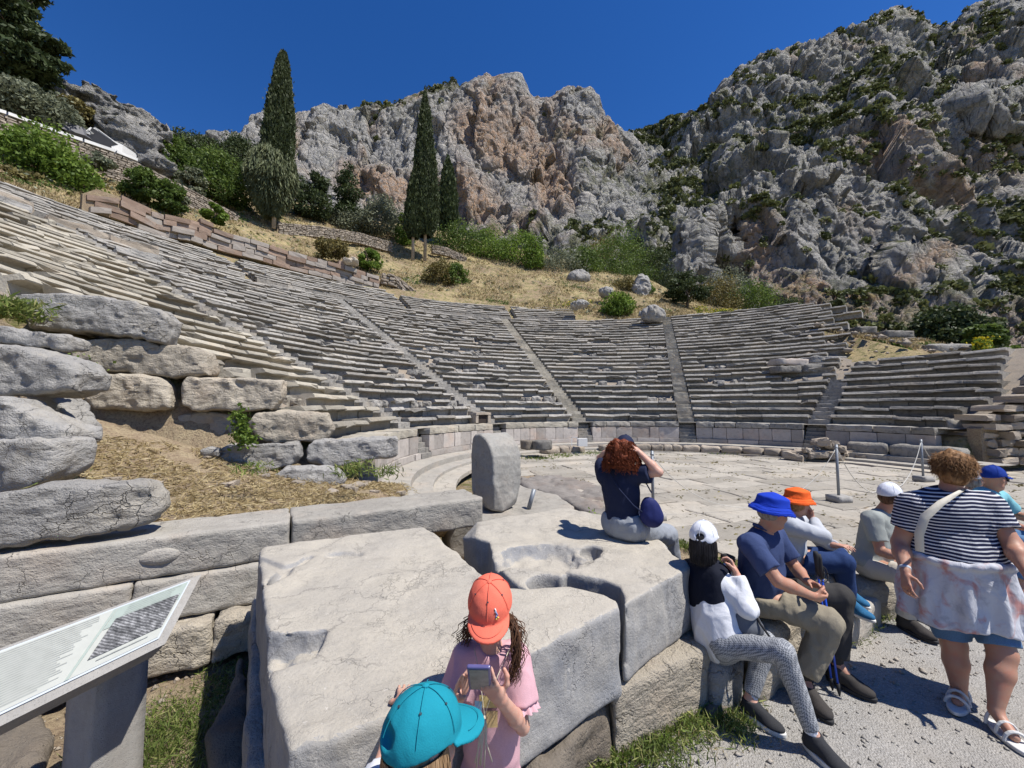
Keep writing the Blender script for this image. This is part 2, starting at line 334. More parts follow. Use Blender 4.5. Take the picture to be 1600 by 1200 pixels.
def gridbox(c, ex, ey, ez, n=(6, 3, 3), amp=0.02, f=3.0, seed=0.0, rnd_=0.0):
    """box subdivided, rounded and roughened"""
    c, ex, ey, ez = map(lambda a: np.asarray(a, float), (c, ex, ey, ez))
    V = []; Fc = []; idx = {}
    def vid(p):
        k = tuple(np.round(p, 5))
        if k not in idx: idx[k] = len(V); V.append(p)
        return idx[k]
    for ax in range(3):
        a1, a2 = [(1, 2), (2, 0), (0, 1)][ax]; n1, n2 = n[a1], n[a2]
        for sgn in (-1, 1):
            for i in range(n1):
                for j in range(n2):
                    q = []
                    for di, dj in ((0, 0), (1, 0), (1, 1), (0, 1)):
                        p = np.zeros(3); p[ax] = sgn; p[a1] = -1+2*(i+di)/n1; p[a2] = -1+2*(j+dj)/n2; q.append(vid(p))
                    Fc.append(tuple(q) if sgn > 0 else tuple(q[::-1]))
    V = np.array(V)
    if rnd_ > 0:
        L = np.array([np.linalg.norm(ex), np.linalg.norm(ey), np.linalg.norm(ez)]); r = rnd_*L.min()
        Q = V*L; I = np.clip(Q, -(L-r), L-r); d = Q-I; nn = np.linalg.norm(d, axis=1)[:, None]; nn[nn == 0] = 1
        Q = I+d/nn*np.minimum(nn, r); V = Q/L
    W = c+V[:, :1]*ex+V[:, 1:2]*ey+V[:, 2:]*ez
    if amp > 0:
        D = np.stack([fbm(W, 3, f, s=seed+k*31) for k in range(3)], -1); W = W+D*amp
    return W, Fc
def tube(path, rad, n=8, caps=True):
    P = np.asarray(path, float); m = len(P); rad = np.full(m, rad) if np.isscalar(rad) else np.asarray(rad)
    T = np.gradient(P, axis=0); T /= np.linalg.norm(T, axis=1)[:, None]+1e-9
    up = np.array([0.0, 0, 1]) if abs(T[0][2]) < 0.9 else np.array([1.0, 0, 0]); V = []; N = np.cross(T[0], up); N /= np.linalg.norm(N)
    for i in range(m):
        N = N-T[i]*(N@T[i]); N /= np.linalg.norm(N)+1e-9; B = np.cross(T[i], N)
        for k in range(n):
            a = 2*math.pi*k/n; V.append(P[i]+rad[i]*(math.cos(a)*N+math.sin(a)*B))
    Fc = [(i*n+k, i*n+(k+1) % n, (i+1)*n+(k+1) % n, (i+1)*n+k) for i in range(m-1) for k in range(n)]
    if caps: Fc += [tuple(range(n))[::-1], tuple(range((m-1)*n, m*n))]
    return V, Fc
def leaves(name, pts, size, mat, parent=None, tone=None, up=0.0, elong=1.6, seed=1, dirs=None, bend=0.0, origin=None):
    """many small leaf-shaped quads, one mesh"""
    g = np.random.default_rng(seed); n = len(pts); pts = np.asarray(pts)
    a = g.normal(size=(n, 3)) if dirs is None else np.asarray(dirs)+g.normal(size=(n, 3))*0.25
    a[:, 2] += up*np.linalg.norm(a, axis=1); a /= np.linalg.norm(a, axis=1)[:, None]
    b = np.cross(a, g.normal(size=(n, 3))); b /= np.linalg.norm(b, axis=1)[:, None]
    s = (np.full(n, size) if np.isscalar(size) else size)*g.uniform(0.6, 1.3, n)
    A = a*(s*elong/2)[:, None]; B = b*(s/2)[:, None]
    V = np.stack([pts-A, pts+B*0.9, pts+A, pts-B*0.9], 1).reshape(-1, 3)
    Fc = np.arange(4*n).reshape(n, 4); t = g.uniform(0, 1, n) if tone is None else np.clip(tone+g.uniform(-.25, .25, n), 0, 1)
    return mk(name, V, Fc, mat, parent, False, {'tone': np.repeat(t, 4)}, origin)

# ------------------------------------------------------------------ signed-distance volumes -> one continuous mesh (surface nets)
class Vol:
    def __init__(s, lo, hi, h, big=0.3):
        s.lo = np.asarray(lo, float); s.h = h; s.n = np.ceil((np.asarray(hi)-s.lo)/h).astype(int)+2
        s.D = np.full(s.n, big, np.float32)
    def win(s, lo, hi):
        a = np.clip(np.floor((np.asarray(lo)-s.lo)/s.h).astype(int), 0, s.n); b = np.clip(np.ceil((np.asarray(hi)-s.lo)/s.h).astype(int)+1, 0, s.n)
        sl_ = tuple(slice(i, j) for i, j in zip(a, b))
        ax = [s.lo[k]+s.h*np.arange(a[k], b[k]) for k in range(3)]
        if min(len(x) for x in ax) == 0: return None, None
        return sl_, np.stack(np.meshgrid(*ax, indexing='ij'), -1)
    def comb(s, sl_, d, k, op='u'):
        D = s.D[sl_]
        if op == 'u':
            h = np.maximum(k-np.abs(D-d), 0)/k if k > 0 else 0
            s.D[sl_] = np.minimum(D, d)-h*h*k*0.25
        elif op == 's':
            d = -d; h = np.maximum(k-np.abs(D-d), 0)/k if k > 0 else 0
            s.D[sl_] = np.maximum(D, d)+h*h*k*0.25
    def cap(s, a, b, ra, rb=None, k=0.02, op='u', flatv=None, flat=1.0, fe=False):
        a = np.asarray(a, float); b = np.asarray(b, float); rb = ra if rb is None else rb; m = max(ra, rb)+k+2*s.h+0.01
        sl_, P = s.win(np.minimum(a, b)-m, np.maximum(a, b)+m)
        if sl_ is None: return s
        ab = b-a; L = ab@ab+1e-12; t = np.clip(((P-a)@ab)/L, 0, 1); Q = P-a-t[..., None]*ab
        if flatv is not None:
            fv = np.asarray(flatv, float); fv = fv/np.linalg.norm(fv); c = Q@fv; Q = Q+(c*(1/flat-1))[..., None]*fv
        d = (np.linalg.norm(Q, axis=-1)-(ra+(rb-ra)*t))*(min(1, flat) if flatv is not None else 1)
        if fe: # flat open end at b (sleeves, trouser legs)
            tt = ((P-a)@ab)/L; Q = P-a-np.maximum(tt, 0)[..., None]*ab; d = np.maximum(np.linalg.norm(Q, axis=-1)-(ra+(rb-ra)*t), (tt-1)*math.sqrt(L))
        s.comb(sl_, d, k, op); return s
    def ell(s, c, r, M=None, k=0.02, op='u'):
        c = np.asarray(c, float); r = np.asarray(r, float); m = r.max()+k+2*s.h
        sl_, P = s.win(c-m, c+m)
        if sl_ is None: return s
        Q = P-c
        if M is not None: Q = Q@np.asarray(M)       # columns of M = local axes
        q = Q/r; l = np.linalg.norm(q, axis=-1); g = np.linalg.norm(q/r, axis=-1)+1e-9
        s.comb(sl_, l*(l-1)/g, k, op); return s
    def cut(s, p, nrm, k=0.004):
        """remove everything on the side nrm points to"""
        p = np.asarray(p, float); nrm = np.asarray(nrm, float); nrm = nrm/np.linalg.norm(nrm)
        sl_, P = s.win(s.lo, s.lo+s.h*s.n); s.comb(sl_, -((P-p)@nrm), k, 's'); return s
    def disp(s, fn):
        sl_, P = s.win(s.lo, s.lo+s.h*s.n); b = np.abs(s.D) < 0.12
        s.D[b] += fn(P[b]).astype(np.float32); return s
    def mesh(s):
        D = s.D.copy(); D[0] = D[-1] = 1; D[:, 0] = D[:, -1] = 1; D[:, :, 0] = D[:, :, -1] = 1
        ins = D < 0; nx, ny, nz = D.shape
        cs = [(i, j, k) for i in (0, 1) for j in (0, 1) for k in (0, 1)]
        sub = lambda A, c: A[c[0]:nx-1+c[0], c[1]:ny-1+c[1], c[2]:nz-1+c[2]]
        cnt = sum(sub(ins, c).astype(np.int8) for c in cs); act = (cnt > 0) & (cnt < 8); I = np.argwhere(act)
        vid = np.full(act.shape, -1, np.int64); vid[act] = np.arange(len(I)); S = np.zeros((len(I), 3)); W = np.zeros(len(I))
        vals = {c: D[I[:, 0]+c[0], I[:, 1]+c[1], I[:, 2]+c[2]] for c in cs}
        for c in cs:
            for ax in range(3):
                if c[ax] == 0:
                    d = list(c); d[ax] = 1; d = tuple(d); a, b = vals[c], vals[d]; x = (a < 0) != (b < 0)
                    t = np.where(x, a/(a-b+1e-12), 0); p = np.array(c, float)[None, :].repeat(len(I), 0); p[:, ax] = t
                    S += p*x[:, None]; W += x
        V = s.lo+s.h*(I+S/W[:, None]); Fc = []
        for ax in range(3):
            o = [0, 0, 0]; o[ax] = 1; a = ins[:nx-o[0], :ny-o[1], :nz-o[2]]; b = ins[o[0]:, o[1]:, o[2]:]; E = np.argwhere(a != b)
            E = E[(E > 0).all(1)]; e1, e2 = [(1, 2), (2, 0), (0, 1)][ax]
            sg = a[E[:, 0], E[:, 1], E[:, 2]]
            def g(d1, d2): q = E.copy(); q[:, e1] -= d1; q[:, e2] -= d2; q = np.minimum(q, np.array(act.shape)-1); return vid[q[:, 0], q[:, 1], q[:, 2]]
            Q = np.stack([g(0, 0), g(1, 0), g(1, 1), g(0, 1)], 1); Q[~sg] = Q[~sg][:, ::-1]; Fc.append(Q[(Q >= 0).all(1)])
        return V, np.concatenate(Fc)
    def build(s, name, mat, parent=None, attrs=None, origin=None, relax=0, mats=None, mfn=None, hcor=None):
        V, Fc = s.mesh()
        for _ in range(relax):
            A = np.zeros_like(V); n = np.zeros(len(V))
            for i in range(4):
                a, b = Fc[:, i], Fc[:, (i+1) % 4]; np.add.at(A, a, V[b]); np.add.at(n, a, 1); np.add.at(A, b, V[a]); np.add.at(n, b, 1)
            V = V*0.5+0.5*A/np.maximum(n, 1)[:, None]
        midx = mfn(V[Fc].mean(1)) if mfn else None
        return mk(name, V, Fc, mat, parent, True, attrs, origin, mats, midx)
def poly_sd(P, poly):
    """signed distance (negative inside) of 2-D points to a polygon"""
    poly = np.asarray(poly, float); d = np.full(P.shape[:-1], 1e9); ins = np.zeros(P.shape[:-1], bool)
    for i in range(len(poly)):
        a = poly[i]; b = poly[(i+1) % len(poly)]; e = b-a; w = P-a; t = np.clip((w@e)/(e@e+1e-12), 0, 1)
        d = np.minimum(d, np.linalg.norm(w-t[..., None]*e, axis=-1))
        with np.errstate(divide='ignore', invalid='ignore'):
            c = ((a[1] > P[..., 1]) != (b[1] > P[..., 1])) & (P[..., 0] < (b[0]-a[0])*(P[..., 1]-a[1])/(b[1]-a[1]+1e-12)+a[0])
        ins ^= c
    return np.where(ins, -d, d)
def slab(name, poly, z0, z1, mat, h=0.03, rnd_=0.04, amp=0.012, f=4.0, big=0.0, bigf=1.2, parent=None, O=(0, 0, 0), A=None, extra=None, seed=0.0, relax=1, batter=0.0, facet=0.0):
    """stone from an outline polygon in the (x,y) of frame A at O, thickness z0..z1 along the frame's z; rounded, roughened, real depth"""
    A = np.eye(3) if A is None else np.asarray(A, float); O = np.asarray(O, float); poly = np.asarray(poly, float)[:, :2]
    m = 0.08+big; lo = [*(poly.min(0)-m), z0-m]; hi = [*(poly.max(0)+m), z1+m]; v = Vol(lo, hi, h)
    sl_, P = v.win(v.lo, v.lo+v.h*v.n); d2 = poly_sd(P[:, :, 0, :2], poly)[:, :, None]
    if batter: d2 = d2+batter*(z1-P[..., 2])
    dz = np.abs(P[..., 2]-(z0+z1)/2)-(z1-z0)/2; a = np.maximum(d2+rnd_, 0); b = np.maximum(dz+rnd_, 0)
    d = np.sqrt(a*a+b*b)+np.minimum(np.maximum(d2+rnd_, dz+rnd_), 0)-rnd_
    v.D[sl_] = d
    near = np.abs(v.D) < 0.15+big; Q = O+P[near]@A.T
    n = amp*fbm(Q, 4, f, s=seed)
    if facet:
        fg = np.random.default_rng(int(seed*10)+3); cen = O+A@np.array([poly[:, 0].mean(), poly[:, 1].mean(), (z0+z1)/2]); ext = np.array([np.ptp(poly[:, 0]), np.ptp(poly[:, 1]), z1-z0])/2
        q = (Q-cen)@A; st = 0
        # broken facets: planes chopped off corners, plus steps along the bedding
        for _ in range(10):
            nn = fg.normal(size=3); nn /= np.linalg.norm(nn); sup = np.abs(nn*ext).sum()*fg.uniform(0.72, 0.96); st = np.maximum(st, ((q@nn)-sup)*0.8)
        w = q[:, 1]*5.5/max(ext[1], .2)+0.8*q[:, 0]+fbm(Q, 2, 1.2, s=seed); saw = w-np.floor(w); n = n+st+facet*(np.abs(saw-0.5)*1.0-0.3)*smooth(-.3, .4, fbm(Q, 2, 1.6, s=seed+9))+facet*0.5*billow(Q, 3, 4.0, s=seed)
    if big: n = n+big*(ridged(Q, 3, bigf, s=seed+3)-0.6)
    v.D[near] += n.astype(np.float32)
    if extra: extra(v)
    V, Fc = v.mesh(); V = O+V@A.T
    if np.linalg.det(A) < 0: Fc = Fc[:, ::-1]
    for _ in range(relax):
        Ac = np.zeros_like(V); nn = np.zeros(len(V))
        for i in range(4):
            p, q = Fc[:, i], Fc[:, (i+1) % 4]; np.add.at(Ac, p, V[q]); np.add.at(nn, p, 1); np.add.at(Ac, q, V[p]); np.add.at(nn, q, 1)
        V = V*0.6+0.4*Ac/np.maximum(nn, 1)[:, None]
    return mk(name, V, Fc, mat, parent)
# ================================================================== SETTING: terrain
FLOOR, GRAVEL = -0.33, -0.35
R0, DR, DZ, Z1 = 9.8, 0.696, 0.35, 1.02          # first riser radius, row depth, row height, level of the first seat bed
def row_r(k): return R0+DR*(k-1)
def row_z(k): return Z1+DZ*k
TH_L, TH_S, TH_C, TH_B, TH_A, TH_D, TH_R = -1.84, -1.305, -0.77, -0.232, 0.33, 0.888, 1.335
_th = np.array([-3.2, -2.3, -1.9, -1.3, -0.8, -0.3, 0.0, 0.15, 0.285, 0.45, 0.6, 0.8, 1.1, 1.5, 2.0, 3.2])
_sl = np.array([0.0, 0.15, 0.5, 0.70, 0.74, 0.76, 0.66, 0.58, 0.5, 0.3, 0.2, 0.12, 0.06, 0.02, 0.0, 0.0])
_zt = np.array([-1, 3, 10, 13.6, 13.6, 13.4, 11.4, 10.4, 10.3, 10.0, 9.5, 6.5, 3.9, 1.2, 0.0, -1.0])
_rt = np.array([10, 24, 34.9, 34.9, 34.9, 34.0, 30.5, 29.2, 29.2, 29.0, 27, 20, 16.5, 12.0, 10, 10])
def hill(P):
    """height of the hillside at world xy"""
    th = theta(P); r = np.hypot(P[..., 0]-C0[0], P[..., 1]-C0[1])
    s = np.interp(th, _th, _sl); zt = np.interp(th, _th, _zt); rt = np.interp(th, _th, _rt)
    cone = Z1-0.25+DZ*(r-R0)/DR
    inside = np.where(r < R0-0.4, -0.6, cone)
    d = np.maximum(r-rt, 0)
    out = zt+s*np.minimum(d, 26)+s*0.35*np.maximum(d-26, 0)
    z = np.where(r < rt, np.minimum(inside, zt), out)
    cav = smooth(-1.865, -1.83, th)*(1-smooth(1.345, 1.38, th))
    flat_ = np.interp(r, [0, 14, 40, 200, 900], [-0.75, -0.7, 0.3, 2, 4])
    flat_ = np.where(th > 1.4, np.minimum(flat_+np.maximum(r-17, 0)*0.16*smooth(2.3, 1.7, th), 8), flat_)
    flat_ = np.where(th < -1.8, -0.75+np.clip(-P[..., 0]-9, 0, 60)*0.42*smooth(-2.6, -2.0, th), flat_)
    z = z*cav+flat_*(1-cav)
    pp = np.concatenate([P, np.zeros(P.shape[:-1]+(1,))], -1)
    z = z+np.where(r > rt+0.8, 1, 0)*cav*(0.35*fbm(pp, 4, 0.25)+0.12*fbm(pp, 3, 1.3))*smooth(0, 3, r-rt)
    return z
rr = np.concatenate([np.linspace(0, 24, 49), np.linspace(24.5, 75, 150), np.geomspace(76, 1500, 40)]); tt = np.linspace(-math.pi, math.pi, 361)[:-1]
RR, TT = np.meshgrid(rr, tt, indexing='ij'); G = np.stack([C0[0]+RR*np.sin(TT), C0[1]+RR*np.cos(TT)], -1); Z = hill(G)
nr, nt_ = Z.shape; ii = np.arange(nr*nt_).reshape(nr, nt_); jj = np.roll(ii, -1, 1)
Fg = np.stack([ii[:-1], ii[1:], jj[1:], jj[:-1]], -1).reshape(-1, 4)[:, ::-1]
tag(mk('ground', np.concatenate([G, Z[..., None]], -1).reshape(-1, 3), Fg, 'hill_ground'), kind='structure')
def hz(x, y): return float(hill(np.array([[x, y]]))[0])

# ------------------------------------------------------------------ mountains: real relief, ridge to foot, with a back
def mountain(name, ctrl, nu, nt, amp, back=60, mod=None, seed=0.0, org=None, vegf=None):
    us = np.array([c[0] for c in ctrl], float); K = len(ctrl[0][1])
    vv = np.array([[p[0] for p in c[1]] for c in ctrl], float); yy = np.array([[p[1] for p in c[1]] for c in ctrl], float)
    U = np.linspace(us[0], us[-1], nu); V = np.stack([np.interp(U, us, vv[:, k]) for k in range(K)], 1); Y = np.stack([np.interp(U, us, yy[:, k]) for k in range(K)], 1)
    ts = np.linspace(0, 1, K); T = np.linspace(0, 1, nt)
    VV = np.stack([np.interp(T, ts, V[i]) for i in range(nu)]); YY = np.stack([np.interp(T, ts, Y[i]) for i in range(nu)]); UU = U[:, None].repeat(nt, 1)
    k = max(3, nt//30)
    for _ in range(3): YY[:, 1:-1] = (YY[:, :-2]+YY[:, 1:-1]*2+YY[:, 2:])/4
    if mod: YY = YY+mod(UU, VV)
    a = (UU-800)/FPX; b = (VV-600)/FPX; D = np.stack([a, CP+b*SP, SP-b*CP], -1); P = CAM+D*(YY/D[..., 1])[..., None]
    du = np.gradient(P, axis=0); dt = np.gradient(P, axis=1); N = np.cross(du, dt); N /= np.linalg.norm(N, axis=-1)[..., None]+1e-9
    if (N*D).sum(-1).mean() > 0: N = -N
    for (sc, am, kind, zs) in amp:
        Q = P*np.array([1, 1, zs])
        d = crag(P, sc, zs, seed+sc) if kind == 3 else (fbm, ridged, billow)[kind](Q, 3, 1/sc, s=seed+sc)
        P = P+N*(d*am*(0.45+0.55*smooth(0, .10, T))[None, :])[..., None]
    du = np.gradient(P, axis=0); dt = np.gradient(P, axis=1); N2 = np.cross(du, dt); N2 /= np.linalg.norm(N2, axis=-1)[..., None]+1e-9; N2 = np.where(N2[..., 2:] < 0, -N2, N2) if False else N2
    # back of the ridge
    B = P[:, :1].copy(); rows = [P]
    for q in (0.25, 1.0):
        X = B.copy(); X[..., 1] += back*q; X[..., 2] -= back*q*0.75; rows.insert(0, X)
    P = np.concatenate(rows, 1); m = P.shape[1]; ix = np.arange(nu*m).reshape(nu, m)
    Fm = np.stack([ix[:-1, :-1], ix[1:, :-1], ix[1:, 1:], ix[:-1, 1:]], -1).reshape(-1, 4)
    n0 = np.cross(P[nu//2+1, m//2]-P[nu//2, m//2], P[nu//2, m//2+1]-P[nu//2, m//2]); vd = P[nu//2, m//2]-CAM
    # faces above wind the other way round: check against the view direction
    nf = np.cross(P[nu//2+1, m//2]-P[nu//2, m//2], P[nu//2+1, m//2+1]-P[nu//2, m//2])
    if nf@vd > 0: Fm = Fm[:, ::-1]
    pad = lambda A: np.concatenate([A[:, :1], A[:, :1], A], 1)
    org_ = org(UU, VV) if org else np.zeros_like(UU); vg = vegf(UU, VV) if vegf else np.zeros_like(UU)
    o = mk(name, P.reshape(-1, 3), Fm, 'cliff_rock', None, False, {'orange': pad(org_).ravel(), 'veg': pad(vg).ravel()})
    tag(o, kind='structure')
    return P[:, 2:], np.abs(N2), UU, VV, vg
def gauss(U, V, u, v, su, sv): return np.exp(-((U-u)/su)**2-((V-v)/sv)**2)
def band(U, V, pts, w):
    d = np.full(U.shape, 1e9)
    for (a, b) in zip(pts[:-1], pts[1:]):
        a = np.array(a, float); e = np.array(b, float)-a; t = np.clip(((U-a[0])*e[0]+(V-a[1])*e[1])/(e@e), 0, 1)
        d = np.minimum(d, np.hypot(U-a[0]-t*e[0], V-a[1]-t*e[1]))
    return np.exp(-(d/w)**2)
mL = mountain('mountain', [
    (-200, [(300, 200), (330, 180), (360, 160), (420, 140), (520, 110)]), (150, [(248, 200), (290, 185), (320, 165), (390, 140), (480, 110)]),
    (280, [(222, 210), (262, 195), (310, 175), (370, 150), (470, 120)]), (385, [(212, 220), (255, 205), (310, 185), (370, 155), (470, 120)]),
    (400, [(186, 225), (240, 207), (310, 190), (370, 160), (470, 125)]), (455, [(184, 228), (245, 210), (310, 190), (370, 160), (470, 125)]),
    (508, [(172, 230), (240, 211), (310, 190), (375, 160), (470, 125)]), (530, [(180, 232), (240, 213), (310, 190), (375, 160), (470, 125)]),
    (600, [(176, 236), (240, 213), (315, 190), (380, 162), (480, 125)]),
    (655, [(158, 240), (230, 216), (310, 192), (385, 162), (480, 125)]), (705, [(134, 238), (215, 216), (300, 194), (388, 164), (485, 125)]),
    (740, [(128, 232), (205, 213), (300, 192), (390, 162), (490, 125)]), (785, [(126, 226), (205, 208), (300, 190), (395, 160), (495, 125)]),
    (816, [(123, 222), (205, 206), (300, 188), (398, 158), (500, 125)]), (826, [(148, 222), (215, 206), (300, 188), (400, 158), (500, 125)]),
    (842, [(160, 224), (225, 206), (305, 186), (402, 156), (500, 125)]), (875, [(150, 220), (220, 203), (310, 182), (405, 152), (505, 122)]),
    (918, [(147, 216), (225, 200), (320, 176), (410, 148), (510, 120)]), (926, [(170, 216), (240, 200), (330, 176), (415, 146), (510, 120)]),
    (948, [(196, 218), (255, 200), (340, 176), (420, 144), (515, 118)]), (990, [(228, 222), (280, 202), (355, 176), (430, 142), (520, 116)]),
    (1035, [(272, 226), (315, 206), (370, 178), (440, 142), (525, 116)]), (1120, [(345, 230), (370, 210), (410, 182), (460, 145), (530, 118)])],
    620, 330, [(45, 4.0, 1, 0.4), (22, 5.5, 3, 0.35), (9, 2.2, 3, 0.4), (3.6, 0.8, 3, 0.5), (2, 0.45, 1, 0.6)], mod=lambda U, V: -6*gauss(U, V, 880, 390, 28, 22)+9*gauss(U, V, 895, 350, 16, 30), seed=3.0,
    org=lambda U, V: np.clip(1.3*band(U, V, [(745, 215), (790, 250), (850, 270), (865, 320)], 32)+1.2*band(U, V, [(560, 300), (620, 330), (720, 320), (760, 350)], 28)+0.9*gauss(U, V, 455, 240, 20, 50)+0.5*gauss(U, V, 820, 370, 20, 20), 0, 1),
    vegf=lambda U, V: np.clip(1.1*band(U, V, [(560, 178), (640, 165), (720, 135)], 12)+0.9*band(U, V, [(930, 290), (1000, 300), (1040, 330)], 26)+0.9*smooth(345, 400, V)+0.6*band(U, V, [(870, 225), (930, 225)], 10)+0.35*band(U, V, [(580, 190), (700, 180)], 18), 0, 1))
mR = mountain('mountain', [
    (880, [(330, 330), (350, 300), (380, 250), (420, 200), (480, 165), (560, 130)]), (960, [(250, 340), (285, 300), (330, 250), (380, 205), (440, 165), (540, 125)]),
    (995, [(221, 345), (262, 300), (315, 250), (370, 205), (430, 165), (530, 125)]), (1035, [(208, 345), (250, 300), (300, 250), (355, 205), (425, 162), (530, 122)]),
    (1085, [(189, 340), (235, 295), (290, 248), (345, 202), (420, 158), (530, 120)]), (1128, [(163, 335), (215, 290), (270, 245), (330, 198), (400, 168), (520, 158)]),
    (1150, [(135, 330), (195, 285), (260, 240), (320, 195), (390, 168), (510, 158)]), (1185, [(105, 325), (175, 280), (245, 236), (310, 192), (370, 168), (500, 158)]),
    (1212, [(95, 322), (165, 278), (240, 232), (300, 190), (360, 168), (500, 158)]), (1262, [(83, 325), (150, 278), (225, 230), (290, 190), (345, 168), (490, 158)]),
    (1320, [(55, 335), (130, 280), (205, 230), (275, 190), (335, 168), (480, 158)]), (1392, [(23, 345), (120, 285), (195, 228), (265, 190), (335, 168), (480, 158)]),
    (1418, [(35, 345), (125, 285), (200, 228), (270, 190), (340, 168), (480, 158)]), (1448, [(55, 340), (140, 283), (205, 226), (275, 190), (350, 168), (490, 158)]),
    (1475, [(45, 335), (130, 280), (200, 224), (285, 190), (370, 168), (490, 158)]), (1520, [(19, 330), (110, 278), (190, 205), (290, 190), (385, 168), (500, 158)]),
    (1572, [(1, 325), (95, 275), (180, 200), (295, 190), (400, 168), (510, 158)]), (1640, [(-9, 320), (85, 270), (175, 198), (300, 190), (405, 168), (515, 158)]),
    (1950, [(-169, 315), (-30, 265), (90, 195), (250, 190), (400, 168), (520, 158)])],
    720, 420, [(70, 8.0, 1, 0.7), (34, 9.0, 3, 0.45), (13, 3.8, 3, 0.5), (5, 1.4, 3, 0.55), (2.6, 0.6, 1, 0.6)], back=110, seed=11.0,
    mod=lambda U, V: -10*smooth(1120, 1150, U)*(1-smooth(1250, 1300, U))*smooth(100, 125, V)*(1-smooth(150, 175, V))+12*smooth(1400, 1470, U)*smooth(195, 250, V+0.1*(1600-U))*(1-smooth(300, 360, V)),
    org=lambda U, V: np.clip(0.9*gauss(U, V, 1370, 270, 45, 22)+0.8*gauss(U, V, 1475, 165, 22, 18)+0.7*gauss(U, V, 1520, 290, 60, 40)+0.5*gauss(U, V, 1340, 270, 20, 14), 0, 1),
    vegf=lambda U, V: np.clip(1.1*band(U, V, [(1010, 330), (1110, 300), (1190, 260), (1290, 205), (1370, 150), (1450, 100)], 26)+0.9*band(U, V, [(1200, 205), (1300, 190), (1420, 130), (1540, 60)], 20)+0.8*band(U, V, [(1010, 235), (1090, 230), (1150, 200)], 15)+0.6*band(U, V, [(1040, 400), (1070, 330)], 30)+0.45*band(U, V, [(1240, 85), (1400, 45)], 18)+0.3, 0, 1))
def cleft(U, V):
    c = smooth(1094, 1102, U)*(1-smooth(1160, 1167, U-(V-400)*0.05))*smooth(335, 372, V)*(1-smooth(462, 476, V))
    rib = smooth(1122, 1130, U)*(1-smooth(1142, 1150, U-(V-400)*0.02))*(1-smooth(395, 425, V))
    return c*(16-13*rib)
mB = mountain('mountain', [
    (1020, [(470, 140), (475, 132), (490, 128), (520, 122), (560, 112), (640, 95)]), (1052, [(415, 140), (420, 130), (450, 126), (480, 120), (540, 110), (640, 95)]),
    (1085, [(348, 142), (352, 130), (390, 127), (450, 122), (520, 110), (640, 92)]), (1150, [(316, 144), (321, 130), (360, 127), (430, 121), (520, 108), (640, 90)]),
    (1205, [(294, 146), (300, 129), (350, 126), (425, 119), (520, 104), (640, 88)]), (1300, [(286, 146), (291, 127), (345, 124), (415, 114), (520, 98), (640, 85)]),
    (1400, [(312, 142), (317, 125), (360, 121), (405, 113), (415, 106), (640, 80)]), (1452, [(346, 138), (351, 122), (385, 118), (408, 112), (418, 104), (640, 78)]),
    (1490, [(388, 130), (392, 117), (405, 113), (412, 110), (425, 102), (640, 76)]), (1540, [(412, 126), (416, 112), (425, 108), (440, 104), (480, 96), (650, 74)]),
    (1650, [(418, 122), (422, 108), (432, 105), (450, 101), (500, 92), (650, 72)]), (1950, [(430, 118), (435, 104), (450, 100), (470, 96), (520, 88), (650, 70)])],
    560, 330, [(26, 2.4, 1, 0.5), (14, 3.4, 3, 0.35), (5, 1.2, 3, 0.45), (2.2, 0.5, 3, 0.55), (1.2, 0.2, 1, 0.7)], back=60, mod=cleft, seed=23.0,
    org=lambda U, V: np.clip(0.9*band(U, V, [(1180, 360), (1190, 440), (1240, 490)], 26)+0.8*band(U, V, [(1240, 470), (1330, 500), (1480, 400)], 16)+0.6*smooth(470, 520, V)+0.7*gauss(U, V, 1320, 330, 22, 14), 0, 1),
    vegf=lambda U, V: np.clip(0.5*smooth(430, 470, V)+0.5*gauss(U, V, 1190, 320, 40, 26)+0.8*band(U, V, [(1380, 300), (1450, 340), (1500, 385)], 12)+0.15, 0, 1))
# scrub: thousands of small bushes growing on the mountain, one mass
def scrub(name, src, n, size, seed, power=1.5, noiseS=0.03):
    P, N, U, V, vg = src; g = np.random.default_rng(seed); flatP = P.reshape(-1, 3)
    w = (vg.ravel()**power)*(0.15+N[..., 2].ravel())*smooth(-0.15, 0.35, fbm(flatP, 3, noiseS, s=seed)); w += 0.004*N[..., 2].ravel()
    w[(V.ravel() < V.min()+0) | (U.ravel() > 1640) | (U.ravel() < 180)] = 0; w /= w.sum()
    idx = g.choice(len(flatP), n, p=w); pts = []; sz = []
    for i in idx:
        s = size*g.uniform(0.5, 1.5); m = int(24+26*s/size); q = g.normal(size=(m, 3)); q /= np.linalg.norm(q, axis=1)[:, None]; q *= (g.uniform(0.3, 1, m)**0.5)[:, None]
        q[:, 2] = q[:, 2]*0.75+0.35; pts.append(flatP[i]+q*s); sz.append(np.full(m, s*0.6))
    pts = np.concatenate(pts); tone = np.repeat(g.uniform(0, 0.8, n), [len(x) for x in sz]); tag(leaves(name, pts, np.concatenate(sz), 'scrub_foliage', tone=tone, elong=1.2, seed=seed), kind='stuff')
scrub('mountain_scrub', mL, 900, 1.5, 1); scrub('mountain_scrub', mR, 3600, 2.2, 2); scrub('mountain_scrub', mB, 600, 1.3, 3)

